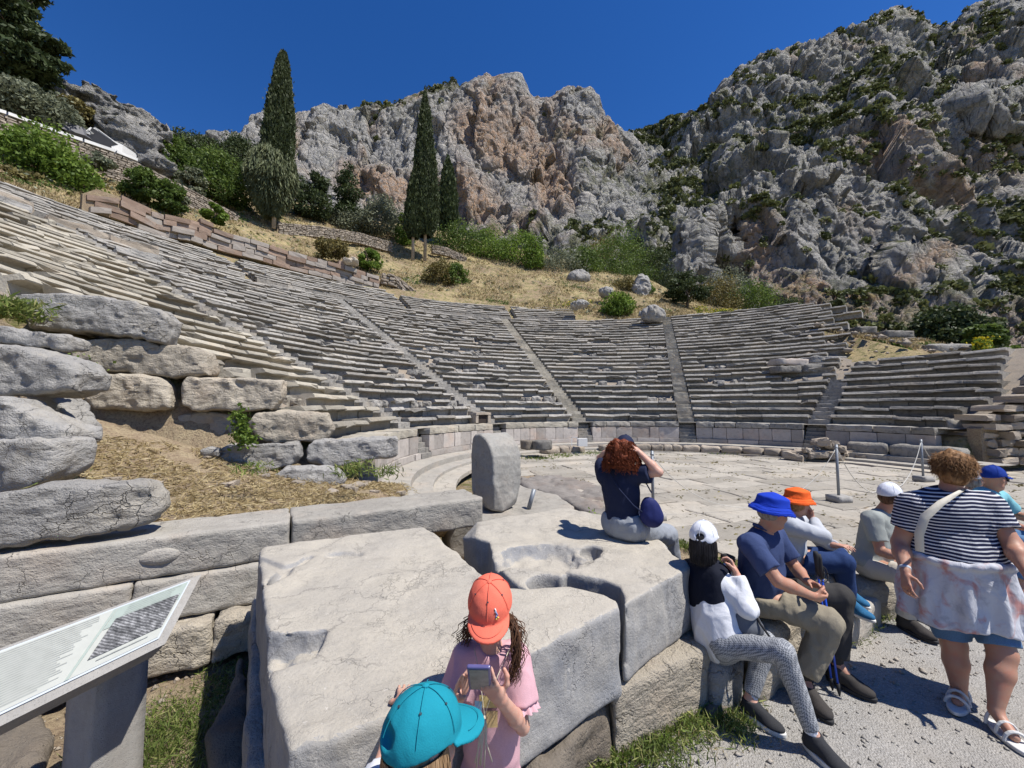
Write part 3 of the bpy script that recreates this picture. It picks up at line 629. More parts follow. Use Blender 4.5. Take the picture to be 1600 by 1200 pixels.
# ================================================================== THE THEATRE
def arc_block(mb, th0, th1, r0, z, depth, height, tone, g, chip=0.0, lip=0.07, seedx=0.0, tread=True):
    """one seat block: overhanging nosing, hollowed riser, worn top"""
    n = max(2, int((th1-th0)*r0/0.28)); T = np.linspace(th0, th1, n+1)
    prof = [(0.26, -height-0.12), (0.26, -0.17), (0.15, -0.135), (0.0, -0.125), (-0.015, -0.10), (0.025, -0.045), (0.075, 0.0), (0.24, -0.006), (0.36, -0.012), (0.40, -0.045), (depth+0.12, -0.05), (depth+0.12, -height-0.12)]
    dr = g.normal()*0.03; dz = g.normal()*0.022; tl = g.normal()*0.02; V = []
    for i, t in enumerate(T):
        c = i/n-0.5
        for (a, b) in prof: V.append([t, r0+a*(1 if a > 0 else 1)+dr+tl*c*2, z+b+dz+tl*c])
    V = np.array(V); rp = V[:, 1]; W = np.stack([C0[0]+rp*np.sin(V[:, 0]), C0[1]+rp*np.cos(V[:, 0]), V[:, 2]], -1)
    nz = fbm(W, 3, 2.3); n2 = fbm(W, 2, 6.0, s=5); outer = np.tile(np.array([0, 0.3, 1, 1, 1, 1, 1, .6, .6, .4, .1, 0]), n+1)
    rad = np.stack([np.sin(V[:, 0]), np.cos(V[:, 0]), np.zeros(len(V))], -1)
    ero = np.maximum(0, nz-0.25)*0.22*chip+n2*0.018
    W = W+rad*(ero*outer)[:, None]; W[:, 2] -= (np.maximum(0, nz-0.3)*0.14*chip+np.abs(n2)*0.012)*outer
    m = len(prof); Fc = [(i*m+k, i*m+(k+1), (i+1)*m+(k+1), (i+1)*m+k) for i in range(n) for k in range(m-1)]
    Fc = [f[::-1] for f in Fc]; Fc += [tuple(range(m)), tuple(range(n*m, n*m+m))[::-1]]
    mb.add(W, Fc, tone)
g_ = np.random.default_rng(21)
def seat_row(k, th0, th1, r, z, name, parent, mat, height=DZ, depth=DR, chip=1.0, gap=0.06, lost=0.0):
    mb = MB(); t = th0; 
    while t < th1-0.25/r:
        L = g_.uniform(0.8, 2.0); t2 = min(th1, t+L/r)
        if th1-t2 < 0.5/r: t2 = th1
        q = g_.uniform(0, 1); ch = chip*g_.choice([0.4, 0.9, 1.5, 2.8], p=[.3, .3, .22, .18])
        if q > lost: arc_block(mb, t+0.006/r, t2-0.006/r, r, z, depth, height, g_.uniform(0.15, 0.95), g_, ch)
        else:
            for _ in range(4):
                a = g_.uniform(t, t2); c = pol(a, r+g_.uniform(0.2, 0.6), z-height+0.1); s = g_.uniform(.08, .2)
                V, Fc = gridbox(c, (s*1.4, 0, 0), (0, s, 0), (0, 0, s), (3, 3, 3), 0.05, 4, a*9, 0.5); mb.add(V, Fc, g_.uniform(.2, .9))
        t = t2
    return mb.build(name, mat, parent, False)
AISLE = 0.40
WEDGES = [('westernmost', TH_L, TH_S), ('second from the left', TH_S, TH_C), ('third from the left', TH_C, TH_B), ('central', TH_B, TH_A), ('fifth from the left', TH_A, TH_D), ('far right', TH_D, TH_R)]
wl = ['sunlit pale cream bank of stone seats nearest the rough boulder wall on the left',
      'grey bank of stone seat rows to the right of the sunlit cream seats',
      'worn grey bank of stone seats above the small dark square opening in the lowest row',
      'grey bank of stone seats between the two clear narrow stairways, behind the curly haired woman',
      'shaded grey bank of stone seats with a ragged right edge, beside the nine long rows',
      'short bank of nine long dark seat rows at the far right end of the theatre']
for wi, (nm, a, b) in enumerate(WEDGES):
    W = empty('seating_wedge', pol((a+b)/2, R0, 0), wl[wi], 'stone seating', 'wedges of stone seats of the lower theatre')
    nrow = 9 if wi == 5 else 27
    for k in range(1, nrow+1):
        r = row_r(k); t0 = a+AISLE/r; t1 = b-AISLE/r
        if wi == 0: t0 = a+0.02; 
        if wi == 4 and k > 12: t1 = [0.86, 0.80, 0.86, 0.79, 0.83, 0.84, 0.78, 0.80, 0.86, 0.79, 0.82, 0.76, 0.78, 0.74, 0.70][k-13]
        if wi == 4 and 6 < k <= 12: t1 = [0.872, .86, .865, 0.86, 0.82, 0.86][k-7]
        if wi == 5: t1 = b-[0.06, 0.05, 0.02, 0.02, 0.04, 0.06, 0.08, 0.09, 0.10][k-1]; t0 += [0, 0, 0, 0.0, -.01, -.02, -.02, -.01, 0.0][k-1]
        dmg = 0.10 if wi in (1, 2) else 0.05
        if wi == 0 and k > 16: dmg = 0.15
        if wi == 0 and k > 24: dmg = 0.4
        seat_row(k, t0, t1, r, row_z(k), 'seat_row', W, 'seat_stone_warm' if wi == 0 else 'seat_stone', chip=1.1 if wi != 5 else 0.5, lost=dmg)
    # rubble bed the rows rest on
    rb = np.linspace(R0-0.2, row_r(nrow+1)+0.3, 12); V = []
    for r_ in rb:
        e = b if (wi != 4 or r_ < 18.2) else np.interp(r_, [18.2, 29], [0.80, 0.68])
        V += [pol(t, r_, Z1+DZ*(r_-R0)/DR-0.16) for t in np.linspace(a, e, 30)]
    Fc = [(k*30+i, (k+1)*30+i, (k+1)*30+i+1, k*30+i+1) for k in range(11) for i in range(29)]
    mk('seat_bed', V, Fc, 'rubble_stone', W, False, {'tone': np.full(360, .4)})
# upper bank beyond the walkway (diazoma)
UP = [(-1.86, -1.42, 8, 'weathered upper bank of grey seats at the top left corner under the grassy slope'), (-1.40, -0.98, 8, 'long upper bank of grey seats below the pink block wall, left part'),
      (-0.96, -0.56, 8, 'upper bank of grey seats below the right end of the pink block wall'), (-0.54, -0.20, 6, 'upper bank of grey seats under the reddish earth slope'), (-0.18, 0.03, 8, 'highest small remnant of upper seats standing against the dry grass slope')]
ZU = row_z(27)+0.52
for a, b, n, lab in UP:
    W = empty('upper_seating', pol((a+b)/2, 29.2, row_z(27)), lab, 'stone seating', 'upper banks of stone seats')
    mb = MB(); t = a      # upright slabs behind the walkway
    while t < b-0.01:
        t2 = min(b, t+g_.uniform(0.9, 1.7)/29.3); c = pol((t+t2)/2, 29.42, row_z(27)+0.18); L = (t2-t)*29.3/2-0.01; m = (t+t2)/2
        V, Fc = gridbox(c, np.array([math.cos(m), -math.sin(m), 0])*L, np.array([math.sin(m), math.cos(m), 0])*0.16, (0, 0, 0.36+g_.uniform(-.03, .03)), (5, 2, 3), 0.02, 3, t*7); mb.add(V, Fc, g_.uniform(.2, .8)); t = t2
    mb.build('back_slabs', 'seat_stone', W)
    for j in range(n):
        r = 29.6+0.64*j; e0 = a+(0.02 if j > 5 else 0); e1 = b-(0.015 if j > 5 else 0)
        seat_row(j, e0, e1, r, ZU+0.345*(j+1)-0.05, 'seat_row', W, 'seat_stone', 0.345, 0.64, 0.9, lost=0.04 if j < 6 else 0.0)
    tb = np.linspace(a, b, 20); V = [pol(t, r_, z_) for (r_, z_) in ((29.3, ZU-0.2), (29.6+.64*n+.4, ZU+.345*n-0.15)) for t in tb]
    mk('seat_bed', V, [(i, 20+i, 21+i, i+1) for i in range(19)], 'rubble_stone', W, False, {'tone': np.full(40, .4)})
# walkway
tb = np.linspace(-1.86, 0.33, 90); V = [pol(t, r_, row_z(27)-0.02) for r_ in (28.4, 29.6) for t in tb]
tag(mk('upper_walkway', V, [(i, 90+i, 91+i, i+1) for i in range(89)], 'rubble_stone', None, False, {'tone': np.full(180, .8)}), kind='structure')
# stairways between the wedges
for th, n, lab in ((TH_S, 27, 'worn stairway between the sunlit cream seats and the grey seats'), (TH_C, 27, 'eroded stairway climbing from the dark square opening towards the upper left'),
                   (TH_B, 27, 'clear narrow stairway leaning left above the small white box'), (TH_A, 27, 'straight steep stairway rising behind the curly haired woman to the small tree'), (TH_D, 6, 'short shaded stairway beside the nine long rows on the right')):
    S = empty('stairway', pol(th, R0, Z1), lab, 'stairway', 'stairways between the seating wedges')
    for k in range(2*n):
        r = R0-0.05+DR/2*k; z = Z1+DZ/2*(k+1)-0.02; c = pol(th, r+0.25, z-0.14); hw = AISLE-0.03
        V, Fc = gridbox(c, np.array([math.cos(th), -math.sin(th), 0])*hw, np.array([math.sin(th), math.cos(th), 0])*0.25, (0, 0, 0.14), (5, 2, 2), 0.022, 2.5, k*1.3)
        mb = MB().add(V, Fc, g_.uniform(.35, .95)); mb.build('step', 'seat_stone_warm' if th in (TH_B, TH_A) else 'seat_stone', S)
# front wall of the orchestra, one length per wedge, with its facing slabs, base and rough top course
fl = ['pale front wall length at the left end of the orchestra beside the boulders', 'pale front wall length partly behind the upright inscribed stone', 'front wall length with pinkish slabs behind the white box', 'front wall length of beige slabs behind the curly haired woman',
      'brown grey front wall length above the pile of broken stones', 'low front wall length under the nine long dark rows']
for wi, (nm, a, b) in enumerate(WEDGES):
    W = empty('front_wall', pol((a+b)/2, 8.95, 0), fl[wi], 'wall', 'front wall around the orchestra')
    for (nm2, r_, z0, z1, lo, hi, mat, dep, amp) in (('base_course', 8.90, 0.0, 0.20, 1.0, 1.6, 'wall_slab_stone', .4, .008), ('facing_slabs', 9.0, 0.20, 0.74, 0.35, 0.85, 'wall_slab_stone', .35, .006), ('top_course', 8.97, 0.745, 1.0, 0.7, 1.5, 'seat_stone_warm' if wi < 3 else 'seat_stone', .85, .03)):
        mb = MB(); t = a+0.38/9; 
        if wi == 0: t = a
        end = b-0.38/9
        while t < end-0.01:
            t2 = min(end, t+g_.uniform(lo, hi)/9); 
            if end-t2 < 0.25/9: t2 = end
            m = (t+t2)/2; L = (t2-t)*r_/2-0.004; c = pol(m, r_+dep/2+g_.uniform(-.008, .008)+(t2-t)**2*r_/8, (z0+z1)/2)
            V, Fc = gridbox(c, np.array([math.cos(m), -math.sin(m), 0])*L, np.array([math.sin(m), math.cos(m), 0])*dep/2, (0, 0, (z1-z0)/2-0.003), (6, 2, 3), amp, 3.5, t*11, 0.08 if amp < .02 else 0.25)
            mb.add(V, Fc, g_.uniform(.3, .95)); t = t2
        mb.build(nm2, mat, W)
    tb = np.linspace(a, b, 24)
    mb = MB(); V = [pol(t, r_, 0.97) for r_ in (9.2, 10.0) for t in tb]; mb.add(V, [(i, 24+i, 25+i, i+1) for i in range(23)], .7); mb.build('ledge', 'step_stone', W)
    if wi < 5:
        for s in range(6):
            z = 0.165*(s+1); r_ = 8.88+0.13*s; th = b; c = pol(th, r_+0.35, z-0.1)
            V, Fc = gridbox(c, np.array([math.cos(th), -math.sin(th), 0])*0.36, np.array([math.sin(th), math.cos(th), 0])*0.35, (0, 0, 0.1), (4, 2, 2), 0.008, 3, s); MB().add(V, Fc, .35).build('step', 'seat_stone', W)
# kerb platform around the orchestra: one ring step, then separate kerb stones
tb = np.linspace(-2.0, 1.5, 140)
def ring(name, prof, mat, tone=0.8):
    V = [pol(t, r_, z_) for (r_, z_) in prof for t in tb]; n = len(tb); Fc = [(k*n+i, (k+1)*n+i, (k+1)*n+i+1, k*n+i+1) for k in range(len(prof)-1) for i in range(n-1)]
    V = np.array(V); V += 0.01*np.stack([fbm(V, 3, 2, s=q) for q in (0, 9, 18)], -1)
    tag(mk(name, V, Fc, mat, None, False, {'tone': np.full(len(V), tone)}), kind='structure')
ring('kerb_platform', [(7.75, -0.45), (7.75, -0.20), (8.25, -0.19), (8.252, -0.02), (9.1, 0.0)], 'step_stone')
ORD = 'first second third fourth fifth sixth seventh eighth ninth tenth eleventh twelfth thirteenth fourteenth fifteenth sixteenth seventeenth eighteenth nineteenth twentieth twenty-first twenty-second twenty-third twenty-fourth twenty-fifth twenty-sixth twenty-seventh twenty-eighth'.split()
t = -0.62; kl = 0
while t < 0.98:
    L = g_.uniform(0.35, 0.95); t2 = t+L/7.6; m = (t+t2)/2
    lost = g_.uniform() < 0.08
    if not lost:
        c = pol(m, 7.55+g_.uniform(-.05, .05), -0.17+g_.uniform(-.02, .02)); ex = np.array([math.cos(m), -math.sin(m), 0]); ey = np.array([math.sin(m), math.cos(m), 0])
        V, Fc = gridbox(c, ex*(L/2-0.015), ey*0.26, (0, 0, 0.15), (8, 5, 4), 0.05, 3.0, m*20, 0.6)
        o = mk('kerb_stone', V, Fc, 'rubble_stone', None, True, {'tone': np.full(len(V), g_.uniform(.3, 1))})
        lab = ORD[kl]+' rounded stone from the left in the rough kerb row of the paved orchestra'; kl += 1
        tag(o, lab, 'kerb stone', 'kerb stones edging the orchestra')
    t = t2
# low thin slabs under the kerb
ring('kerb_footing', [(7.2, -0.40), (7.2, -0.29), (7.85, -0.28)], 'paving_stone', 0.9)

# ------------------------------------------------------------------ orchestra paving
edge = [atz(u, v, FLOOR)[:2] for u, v in ((812, 746), (850, 763), (900, 783), (940, 799), (985, 815), (1040, 836), (1100, 862), (1160, 886), (1240, 905), (1340, 900))]
PAVE = edge+[np.array([6.2, 4.6]), np.array([12, 5.0]), np.array([30, 6.0]), np.array([30, 15.5]), np.array([16.5, 13.9])]+[pol(t, 7.6, 0)[:2] for t in np.linspace(1.35, -1.12, 40)]
PAVE = np.array(PAVE)
V = [(p[0], p[1], FLOOR-0.03) for p in PAVE]
tag(mk('orchestra_bed', V, [tuple(range(len(V)))], 'soil', None, False), kind='structure')
mb = MB(); ang = 0.30; ca, sa = math.cos(ang), math.sin(ang); y = -14.0; M2 = np.array([[ca, -sa], [sa, ca]])
while y < 14:
    hh = g_.uniform(0.55, 1.05); x = -16.0+g_.uniform(0, 1)
    while x < 30:
        ww = g_.uniform(0.6, 1.9); gp = 0.012
        q = np.array([[x+gp, y+gp], [x+ww-gp, y+gp], [x+ww-gp, y+hh-gp], [x+gp, y+hh-gp]]); q += g_.normal(size=(4, 2))*0.012
        n = 4; pts = []
        for i in range(4):
            for s in range(n): pts.append(q[i]+(q[(i+1) % 4]-q[i])*s/n)
        pts = np.array(pts); wv = np.stack([fbm(np.c_[pts*1.0, np.zeros(len(pts))], 3, 1.1, s=s_) for s_ in (2, 60)], -1)*0.10; pts = (pts+wv)@M2.T+np.array([6, 10])
        cc = pts.mean(0); s_ = poly_sd(pts, PAVE)
        if poly_sd(cc[None], PAVE)[0] < -0.15:
            if s_.max() > 0: pts = cc+(pts-cc)*np.where(s_ > 0, 0.72, 1.0)[:, None]
            z = FLOOR+g_.normal()*0.008; m = len(pts); cin = cc+(pts-cc)*0.955
            V = [(p[0], p[1], z-0.05) for p in pts]+[(p[0], p[1], z-0.014) for p in pts]+[(p[0], p[1], z) for p in cin]
            Fc = [(i, (i+1) % m, m+(i+1) % m, m+i) for i in range(m)]+[(m+i, m+(i+1) % m, 2*m+(i+1) % m, 2*m+i) for i in range(m)]+[tuple(range(2*m, 3*m))]
            mb.add(V, Fc, g_.uniform(.45, 1.0))
        x += ww
    y += hh
tag(mb.build('orchestra_paving', 'paving_stone'), kind='structure')
# ================================================================== ROUGH BOULDERS, COURSES AND THE ALTAR BLOCKS
def onplane(u, v, O, n):
    d = ray(u, v); n = np.asarray(n, float); return CAM+d*(((np.asarray(O)-CAM)@n)/(d@n))
def frame(yaw):
    """frame whose x runs along the wall to the right, y is up, z looks out of the wall"""
    c, s = math.cos(yaw), math.sin(yaw); return np.array([[c, s, 0], [0, 0, 1], [s, -c, 0]]).T
def facing(name, px, O, yaw, thick, mat='boulder_stone', off=0.0, label=None, cat='boulder', group=None, h=0.032, rnd_=0.14, amp=0.05, f=2.2, big=0.07, seed=0.0, extra=None, bigf=0.9):
    """block whose face outline (photo pixels) lies in a real vertical plane through O; it has real thickness behind"""
    A = frame(yaw); n = A[:, 2]; O2 = np.asarray(O, float)+n*off
    pts = [(onplane(u, v, O2, n)-O2)@A for u, v in px]
    pts = np.array(pts)[:, :2]; cc = pts.mean(0); pts = cc+(pts-cc)*1.02
    o = slab(name, pts, -thick*.55, 0.0, mat, h, rnd_*.4, amp*.7, f*1.6, big*.4, bigf, None, O2, A, extra, seed, 0, facet=0.038)
    return tag(o, label, cat, group)
WO, WY = (-3.7, 8.3, 0), math.atan2(0.276, 0.961)
GB = 'rough boulders of the left retaining wall'
for i, (px, off, th, mat, lab, rd) in enumerate([
    ([(30, 460), (100, 455), (165, 462), (245, 480), (264, 497), (260, 522), (250, 537), (200, 526), (130, 519), (45, 511), (30, 480)], 0.1, 1.0, 'boulder_stone', 'long blue grey boulder, topmost and biggest of the left retaining wall', .16),
    ([(104, 545), (120, 530), (200, 527), (260, 537), (328, 545), (324, 585), (250, 588), (170, 583), (140, 575), (108, 560)], 0.0, 1.0, 'boulder_stone_warm', 'long beige boulder directly under the topmost blue grey one', .12),
    ([(128, 618), (134, 592), (150, 585), (245, 588), (265, 600), (266, 638), (200, 642), (145, 638)], 0.1, 0.9, 'boulder_stone_warm', 'pillow shaped pinkish beige boulder above the deep shadow on bare earth', .22),
    ([(269, 605), (288, 589), (400, 591), (440, 594), (438, 620), (424, 642), (300, 642), (278, 632)], 0.05, 0.9, 'boulder_stone_warm', 'long pinkish boulder right of the pillow shaped boulder', .16),
    ([(275, 690), (276, 650), (310, 643), (368, 646), (368, 682), (330, 692)], -0.15, 0.7, 'boulder_stone_warm', 'squat half shaded boulder beneath the long pinkish one', .12),
    ([(384, 664), (400, 645), (450, 641), (510, 645), (521, 670), (505, 690), (430, 693), (400, 684)], 0.15, 0.9, 'boulder_stone_warm', 'pale rounded boulder next to the ivy filled crack', .16),
    ([(336, 702), (350, 696), (460, 692), (467, 714), (458, 728), (372, 740), (345, 720)], 0.7, 0.7, 'boulder_stone', 'slanting grey slab boulder jutting over a black hollow', .08),
    ([(479, 696), (490, 690), (560, 686), (620, 682), (625, 714), (560, 723), (520, 731), (480, 724)], 0.45, 0.8, 'boulder_stone', 'squared grey block nearest the curved steps, undercut by shadow', .06),
    ([(425, 745), (445, 731), (500, 730), (528, 734), (540, 752), (520, 771), (455, 768)], 1.0, 0.6, 'boulder_stone', 'low split grey rock lying in the straw below the squared block', .14),
    ([(311, 706), (325, 697), (341, 700), (340, 714), (318, 713)], 0.8, 0.3, 'boulder_stone', 'small pale stone beside the slanting slab boulder', .1)]):
    facing('boulder', px, WO, WY, th, mat, off, lab, 'boulder', GB, rnd_=rd, seed=i*5.3)
PO = (0, 5.6, 0)
for i, (px, yoff, yaw, th, mat, lab, rd) in enumerate([
    ([(-60, 500), (0, 508), (60, 515), (92, 526), (94, 546), (60, 546), (0, 536), (-60, 530)], -0.3, 0.1, .9, 'boulder_stone', 'thin grey boulder lying on the big smooth one at the left edge', .12),
    ([(-80, 530), (0, 537), (40, 545), (95, 562), (115, 582), (108, 610), (60, 616), (-80, 616)], 0.0, 0.1, 1.1, 'boulder_stone', 'big smooth grey boulder at the left edge of the wall', .2),
    ([(-80, 625), (0, 622), (25, 638), (60, 655), (104, 672), (104, 690), (60, 692), (-80, 695)], 0.35, 0.1, .9, 'boulder_stone', 'layered grey boulder with a knobbly nose, under the big smooth one', .12),
    ([(28, 617), (82, 617), (119, 665), (118, 695), (92, 698), (60, 660)], -0.1, 0.0, .7, 'boulder_stone', 'blue grey leaning slab with a pink streak behind the layered boulder', .06),
    ([(-80, 690), (0, 688), (80, 690), (86, 722), (72, 750), (40, 766), (-80, 790)], 0.7, 0.12, 1.0, 'boulder_stone', 'deeply fissured boulder at the left edge beside the straw', .12)]):
    A = frame(yaw); facing('boulder', px, (0, 5.6-yoff, 0), yaw, th, mat, 0.0, lab, 'boulder', GB, rnd_=rd, seed=50+i*4.1)
# straight dressed courses at the foot of the wall
CO, CY = (-3.82, 3.03, 0), 0.52
CA = frame(CY)
def course(u0, vt0, u1, vt1, z0, z1, off, depth, name, mat, lab, cat, grp, seed, amp=0.008, big=0.0, h=0.025, rnd_=0.035, ext=0.0):
    O2 = np.asarray(CO, float)+CA[:, 2]*off
    a = (onplane(u0, vt0, O2, CA[:, 2])-O2)@CA; b = (onplane(u1, vt1, O2, CA[:, 2])-O2)@CA
    P = [(a[0], z0), (b[0], z0), (b[0], z1), (a[0], z1)]
    return tag(slab(name, P, -depth, 0, mat, h*.8, rnd_, amp*1.5, 4.5, big, 1.2, None, O2, CA, None, seed, 0), lab, cat, grp)
GC = 'dressed stone courses at the foot of the wall'
course(-330, 900, 452, 850, 0.20, 0.55, 0, .62, 'step_block', 'step_stone', 'long smooth upper course block with a lens shaped boss, left half of the ledge', 'stone block', GC, 1)
course(454, 850, 755, 800, 0.20, 0.55, 0, .62, 'step_block', 'step_stone', 'upper course block running right to the foot of the inscribed stone', 'stone block', GC, 2)
course(-330, 900, 205, 900, -0.16, 0.197, 0.04, .7, 'step_block', 'step_stone', 'second course block behind the left of the information panel', 'stone block', GC, 3)
course(207, 900, 520, 900, -0.16, 0.197, 0.04, .7, 'step_block', 'step_stone', 'second course block behind the right edge of the information panel, meeting the cracked slab', 'stone block', GC, 4)
course(-330, 980, 120, 980, -0.50, -0.165, 0.20, .8, 'step_block', 'boulder_stone_warm', 'lowest course block hidden behind the information panel', 'stone block', GC, 5, .02)
course(122, 1000, 331, 980, -0.52, -0.165, 0.22, .8, 'step_block', 'boulder_stone_warm', 'lowest course block half covered by the shadow of the information panel', 'stone block', GC, 6, .02)
course(334, 1000, 520, 980, -0.50, -0.165, 0.22, .8, 'step_block', 'boulder_stone_warm', 'lowest course block beside the cracked slab, right of a grassy joint', 'stone block', GC, 7, .02)
facing('boulder', [(-120, 790), (0, 776), (60, 760), (140, 755), (222, 756), (250, 776), (252, 798), (238, 818), (200, 830), (0, 858), (-120, 872)], CO, CY, .62, 'boulder_stone', -0.04, 'long rounded blue grey block resting on the dressed ledge at the left edge', 'boulder', GB, .03, .13, .03, 2.5, .03, 77)
# lens shaped boss on the upper course
bp = onplane(250, 870, np.array(CO)+CA[:, 2]*0.0, CA[:, 2]); v_ = Vol(bp-.3, bp+.3, .02); v_.ell(bp-CA[:, 2]*.02, (.15, .075, .05), CA); tag(v_.build('lifting_boss', 'step_stone'), 'small lens shaped lifting boss on the upper ledge block', 'stone boss')

# the two pieces of the cracked altar slab
def hollow(cu, cv, ru, z=0.5, depth=0.1, ry=None, f=1.0):
    c = atz(cu, cv, z); return c
def altL(v):
    for (u, w, a, b, d) in ((537, 866, .15, .07, .05),):
        c = atz(u, w, .5); v.ell(c, (a, b, d), None, .03, 's')
    # angular broken notch in the left edge
    sl_, P = v.win(v.lo, v.lo+v.h*v.n); tri = np.array([atz(u, w, .5)[:2] for u, w in ((405, 985), (450, 985), (512, 982), (508, 1004), (488, 1030), (440, 1045), (405, 1050))])
    d2 = poly_sd(P[:, :, 0, :2], tri)[:, :, None]+.02*fbm(P, 3, 9)+.35*(.5-P[..., 2]); fl = .36+.05*fbm(P, 3, 5)-P[..., 2]; v.D = np.maximum(v.D, -np.maximum(d2, fl)).astype(np.float32)
    p = [atz(404, 872, .5), atz(440, 887, .5), atz(466, 880, .5), atz(482, 870, .5)]
    for a, b in zip(p[:-1], p[1:]): v.cap(a, b, .035, .035, .02, 's')
    p = [atz(446, 890, .5), atz(438, 905, .47), atz(420, 925, .45)]
    for a, b in zip(p[:-1], p[1:]): v.cap(a, b, .045, .04, .03, 's')
    p = [atz(650, 1005, .51), atz(700, 1015, .505), atz(735, 1035, .5)]
    for a, b in zip(p[:-1], p[1:]): v.cap(a, b, .012, .012, .01, 's')
    def wear(P): # worn, chipped near edge (front left)
        return 0.05*np.maximum(0, fbm(P, 4, 3.0, s=4))*smooth(2.2, 1.6, P[:, 1]-P[:, 0]*.5)
    v.disp(wear)
tL = [(404, 860), (412, 853), (480, 845), (600, 829), (662, 822), (680, 832), (696, 850), (716, 860), (724, 871), (735, 883), (754, 896), (776, 906), (798, 916), (823, 918), (856, 917), (889, 915), (919, 921), (947, 928), (966, 937), (970, 950),
      (940, 962), (903, 982), (842, 1012), (760, 1052), (662, 1092), (592, 1125), (520, 1150), (445, 1170), (432, 1120), (422, 1050), (414, 945), (408, 900)]
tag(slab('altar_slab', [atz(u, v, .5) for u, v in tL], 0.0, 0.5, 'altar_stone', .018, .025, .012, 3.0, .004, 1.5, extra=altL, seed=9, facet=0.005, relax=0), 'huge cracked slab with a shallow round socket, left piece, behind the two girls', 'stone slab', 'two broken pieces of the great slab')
def altR(v):
    c = atz(838, 868, .5); sl_, P = v.win(v.lo, v.lo+v.h*v.n)
    e = np.sqrt(((P[..., 0]-c[0]-.05)/.42)**2+((P[..., 1]-c[1])/.30)**2); dep = 0.5-0.11*(1-smooth(0.55, 1.05, e+0.25*fbm(P, 3, 4)))-0.02*fbm(P, 3, 9)*(e < 1.1)
    v.D = np.maximum(v.D, np.where(e < 1.2, P[..., 2]-dep, -1).astype(np.float32))
    v.ell(atz(924, 868, .45), (.09, .09, .09), None, .03, 's'); v.cap(atz(857, 905, .52), atz(857, 905, .52)-np.array([0, 0, .24]), .145, .13, .03, 's')
tR = [(700, 822), (713, 816), (771, 809), (834, 801), (872, 793), (895, 793), (950, 803), (1000, 822), (1036, 845), (1050, 866), (1075, 878), (1080, 885), (1060, 897), (1040, 906), (1010, 925), (975, 944), (972, 930), (966, 914), (940, 903), (905, 897), (884, 893), (872, 915), (830, 922), (809, 915), (790, 898), (771, 872), (762, 845), (732, 836)]
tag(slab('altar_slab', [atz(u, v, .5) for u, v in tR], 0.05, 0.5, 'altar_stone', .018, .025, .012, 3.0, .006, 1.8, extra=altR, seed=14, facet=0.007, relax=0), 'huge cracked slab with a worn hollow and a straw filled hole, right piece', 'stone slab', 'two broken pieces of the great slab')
c = atz(857, 905, .5); q = rng.normal(size=(140, 3))*np.array([.06, .05, .008])+np.array([c[0], c[1], .285])
tag(leaves('straw_litter', q, .035, 'straw', elong=4, seed=3), kind='stuff')
# stones carrying it
def pslab(name, px, zt, zb, mat, lab, cat='stone block', grp=None, **k):
    return tag(slab(name, [atz(u, v, zt) for u, v in px], zb, zt, mat, **k), lab, cat, grp)
pslab('support_block', [(957, 1078), (1100, 1018), (1116, 1000), (1060, 960), (930, 1000)], 0.05, -0.42, 'boulder_stone_warm', 'squared beige block carrying the right end of the great slab', grp='stones under the great slab', h=.025, rnd_=.03, amp=.012, seed=3)
pslab('support_block', [(868, 1200), (905, 1130), (950, 1092), (950, 1010), (820, 1020), (760, 1110), (800, 1210)], 0.0, -0.42, 'rubble_stone', 'rough lumpy pale rock under the middle of the great slab', grp='stones under the great slab', h=.025, rnd_=.08, amp=.05, big=.03, seed=4)
pslab('support_block', [(395, 930), (420, 925), (432, 1200), (380, 1200)], 0.0, -0.7, 'boulder_stone', 'narrow upright grey slab in shade against the left side of the great slab', grp='stones under the great slab', h=.025, rnd_=.03, amp=.02, seed=5)
pslab('fallen_stone', [(345, 1090), (375, 1020), (395, 1080), (385, 1200), (330, 1200), (325, 1140)], -0.42, -0.7, 'rubble_stone', 'flat rough stone in the grass left of the great slab', grp=None, h=.025, rnd_=.06, amp=.04, seed=6)
pslab('fallen_stone', [(-40, 1100), (40, 1090), (90, 1130), (60, 1200), (-40, 1200)], -0.45, -0.7, 'rubble_stone', 'pale flat stone at the bottom left corner behind the panel foot', grp=None, h=.025, rnd_=.06, amp=.04, seed=7)
